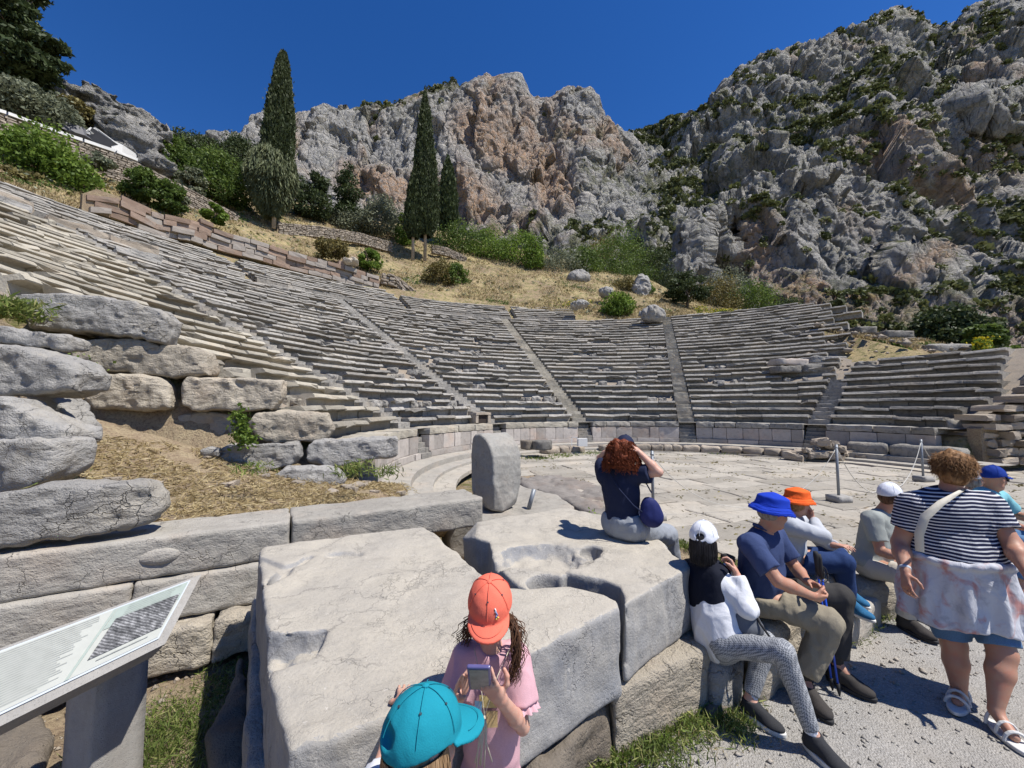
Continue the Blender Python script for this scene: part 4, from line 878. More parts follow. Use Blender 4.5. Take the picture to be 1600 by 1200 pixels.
# base of the inscribed stone and the stele itself
pslab('stele_base', [(690, 800), (740, 770), (800, 755), (870, 772), (897, 790), (890, 803), (800, 812), (700, 812)], 0.07, -0.5, 'step_stone', 'pale slab under the upright inscribed stone', h=.035, rnd_=.04, amp=.02, seed=8)
def stele():
    S = aty(727, 780, 6.45); c0 = onplane(735, 770, (0, 6.7, 0), (0, 1, 0)); A = frame(0.42)
    O = aty(768, 797, 6.05); O = np.array([O[0], O[1], 0.07]); n = A[:, 2]
    px = [(771, 797), (812, 770), (812, 745), (806, 715), (800, 690), (790, 680), (770, 676), (762, 690), (766, 730), (770, 770)]
    # outline of the shaded left side, rounded at the top; the lit broad face runs away to the right
    A = frame(-0.80); O = aty(771, 798, 6.0); O[2] = 0.06; O = O-A[:, 0]*.55
    P = [(0, 0), (.55, 0), (.55, .72), (.535, .86), (.48, 1.0), (.38, 1.12), (.22, 1.2), (.10, 1.19), (.03, 1.1), (0, .9)]
    o = slab('inscribed_stele', P, -0.60, 0, 'stele_stone', .018, .03, .010, 6, .0, 1.2, None, O, A, None, 31, facet=0.008)
    tag(o, 'upright rounded grey stone with faint carved letters on its shaded left side', 'carved stone')
    # carved letters, cut as small grooves on the left side
    mb = MB()
    def stroke(a, b):
        p = [O+A[:, 0]*(.10+q[0])+A[:, 1]*q[1]+A[:, 2]*.001 for q in (a, b)]; V, F_ = tube(p, .006, 5); mb.add(V, F_, .2)
    x = 0.02
    for row, word in enumerate(('CRO', 'ION')):
        for k, ch in enumerate(word):
            cx, cy, w, hh = 0.03+k*0.1, 0.86-row*0.14, .035, .05
            if ch in 'CO':
                pts = [(cx+w*math.cos(t), cy+hh*math.sin(t)) for t in np.linspace(0.7 if ch == 'C' else 0, 5.6 if ch == 'C' else 6.28, 10)]
            elif ch == 'I': pts = [(cx, cy-hh), (cx, cy+hh)]
            elif ch == 'N': pts = [(cx-w, cy-hh), (cx-w, cy+hh), (cx+w, cy-hh), (cx+w, cy+hh)]
            else: pts = [(cx-w, cy-hh), (cx-w, cy+hh), (cx+w*.7, cy+hh*.8), (cx+w*.7, cy+.01), (cx-w, cy), (cx+w, cy-hh)]
            for a, b in zip(pts[:-1], pts[1:]): stroke(a, b)
    mb.build('carved_letters', 'stele_stone', o)
stele()
# broken edge of the paving, plank, pipe, drain opening, white box, drums
pslab('broken_paving_edge', [(812, 744), (870, 741), (930, 752), (975, 778), (955, 803), (925, 800), (890, 783), (850, 768), (815, 757)], FLOOR+0.05, -0.8, 'wall_slab_stone', 'thick broken paving slab edge between the inscribed stone and the curly haired woman', h=.06, rnd_=.05, amp=.06, big=.05, seed=12)
a, b = atz(908, 795, -.5), atz(946, 812, -.5); d = (b-a)/2; d[2] = 0; V, Fc = gridbox((a+b)/2, d, np.array([-d[1], d[0], 0])/np.linalg.norm(d)*.09, (0, 0, .03), (4, 2, 2), .004)
tag(mk('wooden_plank', V, Fc, 'wood', None, False), 'short reddish plank under the broken paving edge', 'plank')
a = atz(826, 795, .07); b = a+np.array([.10, .05, .33])*0.9; V, Fc = tube([a, b], .035, 14)
tag(mk('metal_pipe', V, Fc, 'galvanised'), 'short slanting grey metal pipe stub in the slab right of the inscribed stone', 'pipe')
c = atr(751, 656, 9.72)
O_ = empty('drain_opening', (c[0], c[1], 1.0), 'small dark square opening with a stone lintel in the lowest seat row', 'opening'); m = math.atan2(c[0]-C0[0], c[1]-C0[1]); ex = np.array([math.cos(m), -math.sin(m), 0]); ey = np.array([math.sin(m), math.cos(m), 0])
V, Fc = box8(c*[1, 1, 0]+[0, 0, 1.2]+ey*.1, ex*.28, ey*.2, (0, 0, .19)); mk('hole', V, Fc, 'opening_shade', O_, False)  # solid dark box: the shade of the opening is put into its colour
V, Fc = gridbox(c*[1, 1, 0]+[0, 0, 1.43]+ey*.05, ex*.45, ey*.26, (0, 0, .05), (4, 2, 2), .02); mk('lintel', V, Fc, 'rubble_stone', O_, False, {'tone': np.full(len(V), .9)})
for s in (-1, 1):
    V, Fc = gridbox(c*[1, 1, 0]+[0, 0, 1.2]+ex*s*.36+ey*.05, ex*.07, ey*.24, (0, 0, .18), (2, 2, 3), .02); mk('jamb', V, Fc, 'rubble_stone', O_, False, {'tone': np.full(len(V), .9)})
c = atz(908, 697, 0.0); B_ = empty('white_box', (c[0], c[1], 0.0), 'small white box with an open dark frame, standing at the front wall stairway', 'box')
V, Fc = box8(c+[.06, 0, .17], (.2, 0, 0), (0, .13, 0), (0, 0, .17)); mk('box_body', V, Fc, 'white_paint', B_, False)
mb = MB()
for x in (-.42, -.17):
    for z in (0, ): V, Fc = box8(c+[x, -.05, .2], (.015, 0, 0), (0, .015, 0), (0, 0, .2)); mb.add(V, Fc)
V, Fc = box8(c+[-.295, -.05, .39], (.14, 0, 0), (0, .015, 0), (0, 0, .015)); mb.add(V, Fc); mb.build('frame', 'white_paint', B_)
for i, (u, v, w, lab) in enumerate(((824, 703, .28, 'low broken pinkish drum stone by the front wall, left of the fluted one'), (848, 704, .42, 'low grey column drum lying flat by the front wall'))):
    c = atz(u, v, 0.0); P = [(math.cos(t)*w, math.sin(t)*w) for t in np.linspace(0, 2*math.pi, 20)[:-1]]
    tag(slab('column_drum', P, 0, .36, 'seat_stone' if i else 'rubble_stone', .04, .03, .02, 4, 0, 1, None, (c[0], c[1]+w, 0), None, None, i), lab, 'column drum')
# right side: big rounded blocks, broken stone pile, pier, end walls
for i, (u0, u1, r, lab) in enumerate(((1325, 1392, 8.4, 'big rounded block right behind the pile of broken stones'), (1394, 1512, 8.5, 'longest rounded block of the low wall under the dark rows'))):
    a = atr(u0, 700, 8.7); b = atr(u1, 700, 9.0); d = (b-a)/2; d[2] = 0; L = np.linalg.norm(d); nrm = np.array([-d[1], d[0], 0])/L
    V, Fc = gridbox((a+b)/2*[1, 1, 0]+[0, 0, .02], d*.99, nrm*.35, (0, 0, .36), (14, 5, 6), .05, 2, i*9, .35)
    tag(mk('rounded_block', V, Fc, 'seat_stone', None, True, {'tone': np.full(len(V), .35)}), lab, 'stone block', 'rounded blocks at the right of the orchestra')
pile = atz(1325, 722, FLOOR)
for i in range(34):
    a = g_.uniform(-1.6, 1.5); s = g_.uniform(.10, .3); hgt = FLOOR+s*.5+max(0, (0.75-abs(a+.5)*0.6))*g_.uniform(0, .9)
    V, Fc = gridbox(pile+[a, .5*g_.uniform(-.6, 1)+.4, hgt-FLOOR], rot := np.array([math.cos(i), math.sin(i), .2])*s*1.3, np.array([-math.sin(i), math.cos(i), 0])*s*.8, (0, 0, s*.5), (4, 3, 3), .06, 4, i, .4)
    tag(mk('broken_stone', V, Fc, 'rubble_stone', None, False, {'tone': np.full(len(V), g_.uniform(.3, 1))}), 'rough broken stone in the heap at the right of the orchestra kerb', 'stone', 'heap of broken stones')
def blockpx(u0, u1, vb, vt, y, dep, mat, name, lab, cat='stone block', grp=None, yaw=0.0, amp=.02, rd=.1, tone=.5, n=(8, 4, 6), seed=1.0):
    a = aty(u0, vb, y); b = aty(u1, vb, y); t = aty((u0+u1)/2, vt, y); w = (b[0]-a[0])/2; hh = (t[2]-a[2])/2; c = np.array([(a[0]+b[0])/2, y+dep/2, (a[2]+t[2])/2])
    V, Fc = gridbox(c, np.array([math.cos(yaw), math.sin(yaw), 0])*w, np.array([-math.sin(yaw), math.cos(yaw), 0])*dep/2, (0, 0, hh), n, amp, 2.5, seed, rd)
    return tag(mk(name, V, Fc, mat, None, True, {'tone': np.full(len(V), tone)}), lab, cat, grp)
blockpx(1506, 1553, 716, 656, 13.6, .8, 'step_stone', 'stone_pier', 'tall squared stone pier at the right end of the front wall', 'pier', None, -.5, .01, .04, n=(6, 6, 6))
blockpx(1500, 1560, 738, 716, 13.4, 1.2, 'wall_slab_stone', 'pier_footing', 'low wide footing block under the squared pier', 'stone block', None, -.3, .015, .05, .8)
blockpx(1560, 1660, 728, 692, 14.2, 1.0, 'wall_slab_stone', 'end_wall', 'pinkish lower wall at the far right edge beyond the pier', 'wall', None, -.15, .02, .05, .8)
blockpx(1566, 1640, 692, 668, 14.6, 1.0, 'step_stone', 'end_wall', 'grey upper blocks of the wall at the far right edge', 'wall', None, -.15, .03, .08, .7)
GRb = 'loose blocks at the right end of the seats'
for i, (u0, u1, vb, vt, y, dep, mat, lab, yw, tn) in enumerate((
    (1463, 1522, 560, 536, 22.0, 1.6, 'boulder_stone', 'large tilted dark block crowning the right end of the nine long rows', -.1, .4),
    (1516, 1530, 574, 556, 22.3, 1.3, 'boulder_stone_warm', 'pale sunlit block under the crowning tilted block', 0, .9), (1434, 1462, 561, 548, 23.0, 1.0, 'boulder_stone_warm', 'small bright white block left of the crowning tilted block', .2, 1),
    (1343, 1372, 521, 509, 27.0, 1.2, 'seat_stone', 'lone dark block on the rubble terrace against the cliff', 0, .2), (1385, 1430, 528, 516, 27.5, 1.1, 'seat_stone', 'long dark slab in the grass on the rubble terrace', 0, .2),
    (1415, 1455, 540, 527, 26.5, 1.0, 'seat_stone', 'dark angular block right of the long terrace slab', .3, .3), (1428, 1466, 546, 537, 25.5, 1.0, 'seat_stone', 'flat dark block in front of the dark bush', .2, .3),
    (1408, 1440, 554, 543, 25.0, .9, 'seat_stone', 'dark block low in the terrace grass', -.2, .3), (1270, 1300, 560, 549, 24.8, .9, 'seat_stone', 'squat dark block lying in the green patch beside the ragged rows', -.1, .2),
    (1246, 1312, 543, 530, 26.5, 1.2, 'seat_stone', 'long dark tumbled seat block at the ragged right edge', .05, .2), (1268, 1335, 538, 520, 27.6, 1.3, 'seat_stone', 'biggest tumbled seat block above the green patch', .05, .15),
    (1216, 1266, 570, 560, 22.0, 1.0, 'wall_slab_stone', 'pinkish block on the small wall between the ragged rows and the long rows', .1, .8), (1268, 1326, 568, 556, 22.2, 1.0, 'boulder_stone', 'dark capping block of the small wall between the two banks', .05, .4),
    (1216, 1254, 582, 571, 21.6, .8, 'seat_stone', 'lower left block of the small wall between the two banks', .1, .2), (1256, 1304, 583, 569, 21.6, .8, 'seat_stone', 'lower middle block of the small wall between the two banks', .1, .2),
    (1536, 1620, 568, 558, 21.0, 2.0, 'boulder_stone', 'long capstone at the right edge above the black recess', 0, .5), (1560, 1590, 588, 568, 20.5, 1.2, 'seat_stone', 'square block below the long capstone at the right edge', 0, .3),
    (1548, 1577, 618, 603, 18.0, 1.0, 'boulder_stone', 'rounded boulder at the top of the straw slope on the right', .2, .6), (1562, 1640, 634, 617, 17.5, 1.0, 'seat_stone', 'low dark block wall above the straw slope at the right edge', 0, .3),
    (1555, 1585, 674, 656, 14.6, .8, 'boulder_stone', 'leaning slab right of the squared pier', -.4, .6), (1583, 1640, 660, 645, 15.5, .9, 'boulder_stone', 'dark edged block over the end wall at the right edge', 0, .6))):
    blockpx(u0, u1, vb, vt, y, dep, mat, 'loose_block', lab, 'stone block', GRb, yw, .06, .35, tn, seed=i*3.0)
blockpx(1536, 1660, 618, 572, 21.8, 1.5, 'opening_shade', 'recess_wall', 'recess wall painted black for shade behind the blocks at the right edge', 'wall', None, 0, .02, .05)  # block coloured black to paint the shade of the recess
def rubble_face(name, P0, P1, zt, zb0, dep, n, sz, lab, mat='rubble_stone', cat='rubble wall', jit=1.0, seed=1, coping=None, flatness=0.5, core=True):
    """dry-stone wall: real stones in courses along a line of points (x,y,ztop,zbottom)"""
    gg = np.random.default_rng(seed); T = empty(name, P0[:3], lab, cat); mb = MB()
    return T, mb, gg
def drywall(name, pts, thick, sz, mat, lab, cat='dry stone wall', seed=1, jit=0.25, coping=None, ashlar=False, miss=0.0):
    """pts: list of (x, y, zbottom, ztop); stones laid in courses, one mesh, with a dark earth core"""
    gg = np.random.default_rng(seed); pts = np.array(pts, float); seg = np.linalg.norm(np.diff(pts[:, :2], axis=0), axis=1); S = np.concatenate([[0], np.cumsum(seg)])
    T = empty(name, (*pts[len(pts)//2, :2], pts[len(pts)//2, 2]), lab, cat); mb = MB(); Lt = S[-1]
    at = lambda s: np.array([np.interp(s, S, pts[:, k]) for k in range(4)])
    hmax = (pts[:, 3]-pts[:, 2]).max(); nc = int(hmax/sz[1])+1
    for c in range(nc):
        s = gg.uniform(0, sz[0]*.5)
        while s < Lt:
            L = sz[0]*gg.uniform(0.6, 1.6); m = at(s+L/2); hc = sz[1]*gg.uniform(.85, 1.1)
            z = m[2]+sz[1]*c
            if z+hc*.6 < m[3] and gg.uniform() > miss:
                a = at(s); b = at(min(s+L, Lt)); d = (b-a)[:2]; d = np.array([d[0], d[1], (b[2]-a[2])])*0.5; Lh = np.linalg.norm(d[:2])+1e-6; nn = np.array([-d[1], d[0], 0])/Lh
                V, Fc = gridbox([m[0], m[1], z+hc/2]+nn*gg.normal()*thick*.06*jit*2, d*(0.97 if ashlar else 0.94), nn*thick/2, (0, 0, hc/2*(.98 if ashlar else .92)), (3, 1, 2) if ashlar else (2, 1, 2), sz[1]*(.08 if ashlar else .22), 1.5/sz[1], c+s, 0.12 if ashlar else 0.5)
                mb.add(V, Fc, gg.uniform(.1, 1))
            s += L
    mb.build('stonework', mat, T)
    mb = MB()
    for i in range(len(pts)-1):
        a, b = pts[i], pts[i+1]; d = np.array([*(b-a)[:2]/2, (b[2]-a[2])/2]); nn = np.array([-d[1], d[0], 0]); nn /= np.linalg.norm(nn)
        V = [np.array([*p[:2], zz])+nn*q*thick*.2 for zz_, in ((0,), (1,)) for (p, zz) in ((a, a[2] if zz_ == 0 else a[3]-.3), (b, b[2] if zz_ == 0 else b[3]-.3)) for q in (-1, 1)]; mb.add(V, [(0, 2, 3, 1), (4, 5, 7, 6), (0, 1, 5, 4), (2, 6, 7, 3), (0, 4, 6, 2), (1, 3, 7, 5)], .1)
    mb.build('core', 'soil', T)
    if coping:
        s = 0; mb = MB()
        while s < Lt*coping:
            L = gg.uniform(1.2, 2.4); a = at(s); b = at(s+L-.12); d = np.array([*(b-a)[:2], b[3]-a[3]])*.5; nn = np.array([-d[1], d[0], 0]); nn /= np.linalg.norm(nn)
            V, Fc = gridbox([(a[0]+b[0])/2, (a[1]+b[1])/2, (a[3]+b[3])/2+.12], d, nn*.35, (0, 0, .12), (3, 1, 1), .02); mb.add(V, Fc, 1); s += L
        mb.build('coping', 'white_paint', T)
    return T
def arcpts(px, r, hgt):
    out = []
    for u, v in px: P = atr(u, v, r); out.append((P[0], P[1], P[2]-hgt, P[2]))
    return out
drywall('drystone_wall', arcpts([(-120, 140), (0, 178), (100, 214), (200, 247), (300, 297), (372, 336)], 46, 2.5), .6, (.42, .2), 'rubble_stone', 'long dry stone wall with white coping climbing to the top left corner', seed=3, coping=.52)
drywall('drystone_wall', arcpts([(433, 347), (500, 353), (560, 363), (612, 378)], 46, 1.5), .6, (.40, .2), 'rubble_stone', 'low dry stone terrace wall between the two tall cypresses', seed=4)
drywall('drystone_wall', arcpts([(674, 382), (700, 387), (729, 401)], 46.5, 1.3), .6, (.40, .2), 'rubble_stone', 'short dry stone terrace wall right of the double cypress', seed=5)
drywall('ashlar_wall', arcpts([(128, 296), (150, 289), (205, 309), (240, 328), (270, 334), (300, 341), (350, 360), (400, 373), (450, 390), (500, 403), (590, 429)], 35.7, 1.9), .7, (1.1, .42), 'pink_ashlar', 'pink and grey squared block wall along the top of the seats', 'block wall', seed=6, ashlar=True, miss=.05, jit=1.0)
drywall('rubble_wall', [(*pol(TH_R+.03, 9.6, 0)[:2], -.2, 1.3), (*pol(TH_R+.05, 12, 0)[:2], -.1, 2.5), (*pol(TH_R+.0, 16.6, 0)[:2], .5, 4.6)], .9, (.5, .28), 'rubble_stone', 'sloping rubble end wall beside the nine long rows on the right', 'rubble wall', seed=7, jit=1)
drywall('rubble_wall', arcpts([(1300, 533), (1335, 527), (1375, 522)], 24.6, 1.6), .7, (.35, .2), 'rubble_stone', 'little sunlit rubble wall on the terrace right of the ragged rows', 'rubble wall', seed=8, jit=.5)
drywall('rubble_wall', arcpts([(595, 425), (620, 431), (648, 452)], 35.9, 1.3), .7, (.5, .3), 'rubble_stone', 'tumbled rubble at the right end of the pink block wall', 'rubble wall', seed=9, jit=1)
# earth fill behind the boulder wall and the earth slope with straw
V = []; T_ = np.linspace(0, 1, 24)
for t in T_:
    x, y = -3.7-23.3*t, 8.3-6.7*t
    for (o, zz) in ((0.5, -0.6), (-0.35, 0.0), (-0.6, 0.0)):
        ztop = 0.95+11.2*t; V.append([x+0.276*o, y-0.961*o, -0.6 if zz < 0 else (ztop-0.25 if o == -0.35 else ztop)])
V = np.array(V); Fc = [(3*i+k, 3*i+k+1, 3*(i+1)+k+1, 3*(i+1)+k) for i in range(23) for k in range(2)]
g2 = []
tag(mk('earth_fill', V, Fc, 'soil', None, False), kind='structure')
na, nb = 150, 70; a_ = np.linspace(-7, 4.0, na); b_ = np.linspace(0.2, 5.6, nb); AA, BB = np.meshgrid(a_, b_, indexing='ij')
X = CO[0]+CA[0, 0]*AA-CA[0, 2]*BB; Y = CO[1]+CA[1, 0]*AA-CA[1, 2]*BB
def strawz(X, Y, BB): 
    k = np.interp(X, [-9.5, -8, -7, -5.9, -4.6, -3, -2], [.26, .22, .17, .10, .02, -.09, -.11]); return 0.49+k*BB-0.40*smooth(-2.4, -1.6, X)*smooth(.5, 1.2, BB)-.2*smooth(-1.7, -1.0, X)+0.04*fbm(np.stack([X, Y, X*0], -1), 4, 1.5)-1.2*smooth(.25, -.1, (X+3.7)*.276-(Y-8.3)*.961)
ZZ = strawz(X, Y, BB); ix = np.arange(na*nb).reshape(na, nb); Fc = np.stack([ix[:-1, :-1], ix[1:, :-1], ix[1:, 1:], ix[:-1, 1:]], -1).reshape(-1, 4)
tag(mk('straw_bank', np.stack([X, Y, ZZ], -1).reshape(-1, 3), Fc, 'soil'), kind='structure')
n = 26000; aa = rng.uniform(-3.6, 4.3, n); bb = rng.uniform(.55, 4.6, n); x = CO[0]+CA[0, 0]*aa-CA[0, 2]*bb; y = CO[1]+CA[1, 0]*aa-CA[1, 2]*bb
keep = (fbm(np.stack([x, y, x*0], -1), 3, .8, s=3) > -0.45) & (x < -1.5); x, y, bb = x[keep], y[keep], bb[keep]; kk = (x+3.7)*.276-(y-8.3)*.961 > .3; x, y, bb = x[kk], y[kk], bb[kk]; z = strawz(x, y, bb)+rng.uniform(0, .05, len(x))
dirs = rng.normal(size=(len(x), 3)); dirs[:, 2] *= .35
tag(leaves('straw', np.stack([x, y, z], -1), .018, 'straw', dirs=dirs, elong=7, seed=8), kind='stuff')
# ------------------------------------------------------------------ ground by the camera: gravel path, earth
def patch(name, x0, x1, y0, y1, zf, mat, st=.06):
    xs = np.arange(x0, x1, st); ys = np.arange(y0, y1, st); X, Y = np.meshgrid(xs, ys, indexing='ij'); Z = zf(X, Y); ix = np.arange(X.size).reshape(X.shape)
    Fc = np.stack([ix[:-1, :-1], ix[1:, :-1], ix[1:, 1:], ix[:-1, 1:]], -1).reshape(-1, 4)
    return tag(mk(name, np.stack([X, Y, Z], -1).reshape(-1, 3), Fc, mat), kind='structure')
n3 = lambda X, Y: np.stack([X, Y, X*0], -1)
gz = lambda X, Y: GRAVEL+0.012*fbm(n3(X, Y), 4, 2.2)-0.5*smooth(0.0, -0.8, X+.3)
patch('gravel_path', -0.6, 12, -3, 5.6, lambda X, Y: gz(X, Y)-0.25*smooth(0, .5, (Y-(2.95+0.42*(X-1.2)))), 'gravel', .05)
lz = lambda X, Y: -0.58+0.06*fbm(n3(X, Y), 4, 1.8)
patch('earth_floor', -9, 0.4, -3, 6.5, lz, 'soil', .06)
patch('earth_floor', 0.2, 12, 2.2, 8.0, lambda X, Y: -0.395-0.25*smooth(2.2, 1.2, X)+0.02*fbm(n3(X, Y), 3, 1.5), 'soil', .08)
def grass(name, px_pts, z, n, spread, size, mat, seed, up=1.5, elong=6, hgt=0.05, tone=None):
    gg = np.random.default_rng(seed); P = []
    for (u, v) in px_pts:
        c = atz(u, v, z) if np.isscalar(z) else z; m = n//len(px_pts); q = gg.normal(size=(m, 3))*np.array([spread, spread, 0]); q[:, 2] = gg.uniform(0, hgt, m); P.append(c+q)
    P = np.concatenate(P); d = gg.normal(size=(len(P), 3)); d[:, 2] = np.abs(d[:, 2])*up
    return tag(leaves(name, P, size, mat, dirs=d, elong=elong, seed=seed, tone=tone), kind='stuff')
grass('grass', [(1090, 1080), (1050, 1110), (1000, 1140), (960, 1165), (1110, 1110), (1130, 1075), (1070, 1140), (1020, 1175), (930, 1190)], GRAVEL, 6500, .11, .0075, 'grass_green', 1, hgt=.08, elong=9); grass('straw_tufts', [(1090, 1080), (1000, 1140), (1110, 1110), (1070, 1140), (930, 1190), (980, 1180), (1130, 1110)], GRAVEL, 1600, .13, .006, 'straw', 21, hgt=.04, elong=9); grass('ground_herbs', [(1050, 1110), (1010, 1150), (1100, 1085), (960, 1180)], GRAVEL, 1500, .10, .018, 'lush_foliage', 22, hgt=.06, elong=1.6)
grass('grass', [(1340, 985), (1365, 968), (1320, 1000), (1240, 975), (1150, 1140), (1380, 960)], GRAVEL, 2560, .06, .0075, 'grass_green', 2, hgt=.07, elong=9)
grass('grass', [(250, 1180), (280, 1150), (310, 1120), (230, 1190), (340, 1100), (360, 1060), (200, 1150), (300, 1185), (260, 1120)], -0.58, 4200, .14, .0075, 'grass_green', 3, hgt=.08, elong=9)
grass('grass', [(85, 755), (60, 770), (100, 740), (130, 690)], .72, 900, .10, .014, 'grass_green', 4, hgt=.16)
grass('grass', [(8, 500), (15, 480), (5, 470), (12, 515)], aty(10, 495, 6.4), 900, .22, .03, 'grass_green', 5, hgt=.3)
grass('grass', [(1060, 850), (1100, 866), (1140, 880), (1180, 893), (1220, 905), (1080, 858)], FLOOR-.02, 1500, .07, .012, 'grass_green', 6, hgt=.05)
grass('grass', [(560, 735), (545, 745), (600, 745), (395, 740), (330, 690)], .75, 700, .12, .018, 'grass_green', 7, hgt=.15)
grass('grass', [(880, 712), (840, 716), (920, 708), (1130, 708), (1270, 712)], FLOOR, 900, .35, .03, 'grass_green', 8, hgt=.06)
def ivy(name, px, y, n, sp, size, lab, mat='lush_foliage'):
    gg = np.random.default_rng(len(px)+n); P = np.concatenate([aty(u, v, y)+gg.normal(size=(n//len(px), 3))*sp for u, v in px])
    o = leaves(name, P, size, mat, seed=n, elong=1.2); return tag(o, lab, 'plant')
ivy('ivy_plant', [(373, 650), (376, 662), (380, 675), (372, 685), (388, 688)], 7.1, 500, .07, .06, 'small ivy trailing in the crack between the two pale boulders')
ivy('wall_plant', [(110, 575), (122, 590), (118, 602), (135, 578), (105, 560)], 6.6, 350, .1, .05, 'sprig of green weed in the gap beside the pillow shaped boulder')
ivy('wall_plant', [(1025, 868), (1030, 872)], 3.7, 40, .03, .03, 'tiny weed beside the curly haired woman')
ivy('wall_plant', [(922, 808), (928, 812)], 5.8, 90, .05, .05, 'yellow green weed under the wooden plank')
ivy('wall_plant', [(326, 888), (322, 884)], 3.7, 60, .02, .02, 'pale weed growing from the joint above the information panel', 'olive_foliage')
# loose pebbles on the gravel, and earth in the joints
def pebbles(name, n, x0, x1, y0, y1, zf, s0, s1, seed, mat='rubble_stone', keep=None):
    gg = np.random.default_rng(seed); X = gg.uniform(x0, x1, n); Y = gg.uniform(y0, y1, n)
    if keep: k = keep(X, Y); X, Y = X[k], Y[k]; n = len(X)
    Z = zf(X, Y); S = s0+(s1-s0)*gg.uniform(0, 1, n)**4; O8 = np.array([(1, 0, 0), (0, 1, 0), (-1, 0, 0), (0, -1, 0), (0, 0, .6), (0, 0, -.6)], float)
    V = np.stack([X, Y, Z+S*.25], -1)[:, None]+O8[None]*S[:, None, None]*gg.uniform(.6, 1.3, (n, 6, 1)); F8 = np.array([(0, 1, 4), (1, 2, 4), (2, 3, 4), (3, 0, 4), (1, 0, 5), (2, 1, 5), (3, 2, 5), (0, 3, 5)])
    return tag(mk(name, V.reshape(-1, 3), (F8[None]+6*np.arange(n)[:, None, None]).reshape(-1, 3), mat, None, False, {'tone': np.repeat(gg.uniform(0, 1, n), 6)}), kind='stuff')
pebbles('pebbles', 9000, .3, 6, .4, 4.2, gz, .003, .016, 1, 'step_stone', lambda X, Y: Y < 3.0+.42*(X-1.2)); pebbles('pebbles', 700, .6, 4.5, 1.6, 4.2, gz, .01, .035, 2, 'step_stone', lambda X, Y: (Y < 3.0+.42*(X-1.2)) & (Y > 2.25+.42*(X-1.2)))
pebbles('pebbles', 1500, -3.6, -.8, 1.2, 4.2, lz, .005, .04, 3)
gg = np.random.default_rng(12); X = gg.uniform(-3, 16, 16000); Y = gg.uniform(4.5, 19, 16000); PP = np.stack([X, Y], -1); k = (poly_sd(PP, PAVE) < -.1) & (fbm(n3(X, Y), 3, 1.3, s=9) > .25); X, Y = X[k], Y[k]
tag(leaves('joint_weeds', np.stack([X, Y, X*0+FLOOR+.002], -1), .035, 'dry_foliage', elong=2.5, seed=31, dirs=gg.normal(size=(len(X), 3))*[1, 1, .3]), kind='stuff')
# seats of the visitors
GS = 'rough stones the visitors sit on'
pslab('bench_stone', [(1080, 1005), (1165, 1000), (1166, 1032), (1112, 1048)], -0.05, -.4, 'boulder_stone', 'rounded grey stone under the woman in checked trousers', 'seat stone', GS, h=.025, rnd_=.08, amp=.03, big=.02, seed=21)
pslab('bench_stone', [(1130, 935), (1250, 905), (1290, 935), (1262, 962), (1180, 990)], 0.12, -.4, 'boulder_stone_warm', 'long low stone under the man in the blue hat', 'seat stone', GS, h=.03, rnd_=.06, amp=.03, big=.02, seed=22)
pslab('bench_stone', [(1175, 880), (1290, 868), (1310, 895), (1230, 915)], 0.10, -.4, 'boulder_stone', 'stone under the woman in the orange hat', 'seat stone', GS, h=.03, rnd_=.06, amp=.03, big=.02, seed=23)
pslab('bench_stone', [(1290, 945), (1362, 922), (1376, 935), (1340, 966), (1312, 975)], -0.12, -.42, 'step_stone', 'squared pale stone under the blue trainers', 'seat stone', GS, h=.025, rnd_=.04, amp=.015, seed=24)
pslab('bench_stone', [(1318, 893), (1412, 890), (1428, 904), (1400, 915), (1338, 915)], -0.02, -.4, 'boulder_stone_warm', 'rough brown stone under the man in the grey shirt', 'seat stone', GS, h=.03, rnd_=.05, amp=.04, big=.03, seed=25)
pslab('bench_stone', [(1545, 812), (1640, 806), (1660, 830), (1570, 838)], 0.02, -.4, 'boulder_stone', 'stone under the visitors at the far right edge', 'seat stone', GS, h=.04, rnd_=.05, amp=.03, seed=26)
pslab('fallen_stone', [(1085, 1085), (1125, 1078), (1140, 1100), (1110, 1115)], GRAVEL+.08, -.45, 'rubble_stone', 'small pale stone by the black trainer and the grass', 'stone', None, h=.015, rnd_=.04, amp=.015, seed=27)
# barrier posts and ropes
def post(u, v, hgt, lab, blk=True, mat='galvanised'):
    c = atz(u, v, FLOOR); T = empty('barrier_post', c, lab, 'post', 'metal barrier posts around the orchestra')
    z0 = .12 if blk else 0
    if blk: V, Fc = gridbox(c+[0, 0, .07], (.17, .03, 0), (-.03, .15, 0), (0, 0, .07), (4, 4, 2), .006, 5, u, .1); mk('base_block', V, Fc, 'concrete', T)
    V, Fc = tube([c+[0, 0, z0], c+[0, 0, hgt]], .027, 12); mk('pole', V, Fc, mat, T)
    V, Fc = tube([c+[0, 0, hgt-.075], c+[0, 0, hgt-.05]], .034, 12); mk('ring', V, Fc, mat, T); return c+[0, 0, hgt-.06]
p1 = post(1021, 812, 1.22, 'galvanised post right behind the curly haired woman'); p2 = post(1311, 784, 1.21, 'galvanised post above the orange hat'); p3 = post(1443, 752, 1.14, 'galvanised post left of the striped back')
p4 = post(1538, 731, .97, 'thin galvanised post in front of the squared pier', False); p5 = post(1594, 724, .95, 'darker post at the far right edge', False)
def rope(a, b, sag, lab, rad=.006, mat='rope'):
    t = np.linspace(0, 1, 40); c = np.cosh((t-.5)*4); c = (c-c.min())/(c.max()-c.min()); P = a+(b-a)*t[:, None]; P[:, 2] -= sag*(1-c); P[:, 2] = np.maximum(P[:, 2], FLOOR+.02)
    V, Fc = tube(P, rad, 6); tag(mk('barrier_rope', V, Fc, mat), lab, 'rope', 'sagging ropes between the barrier posts')
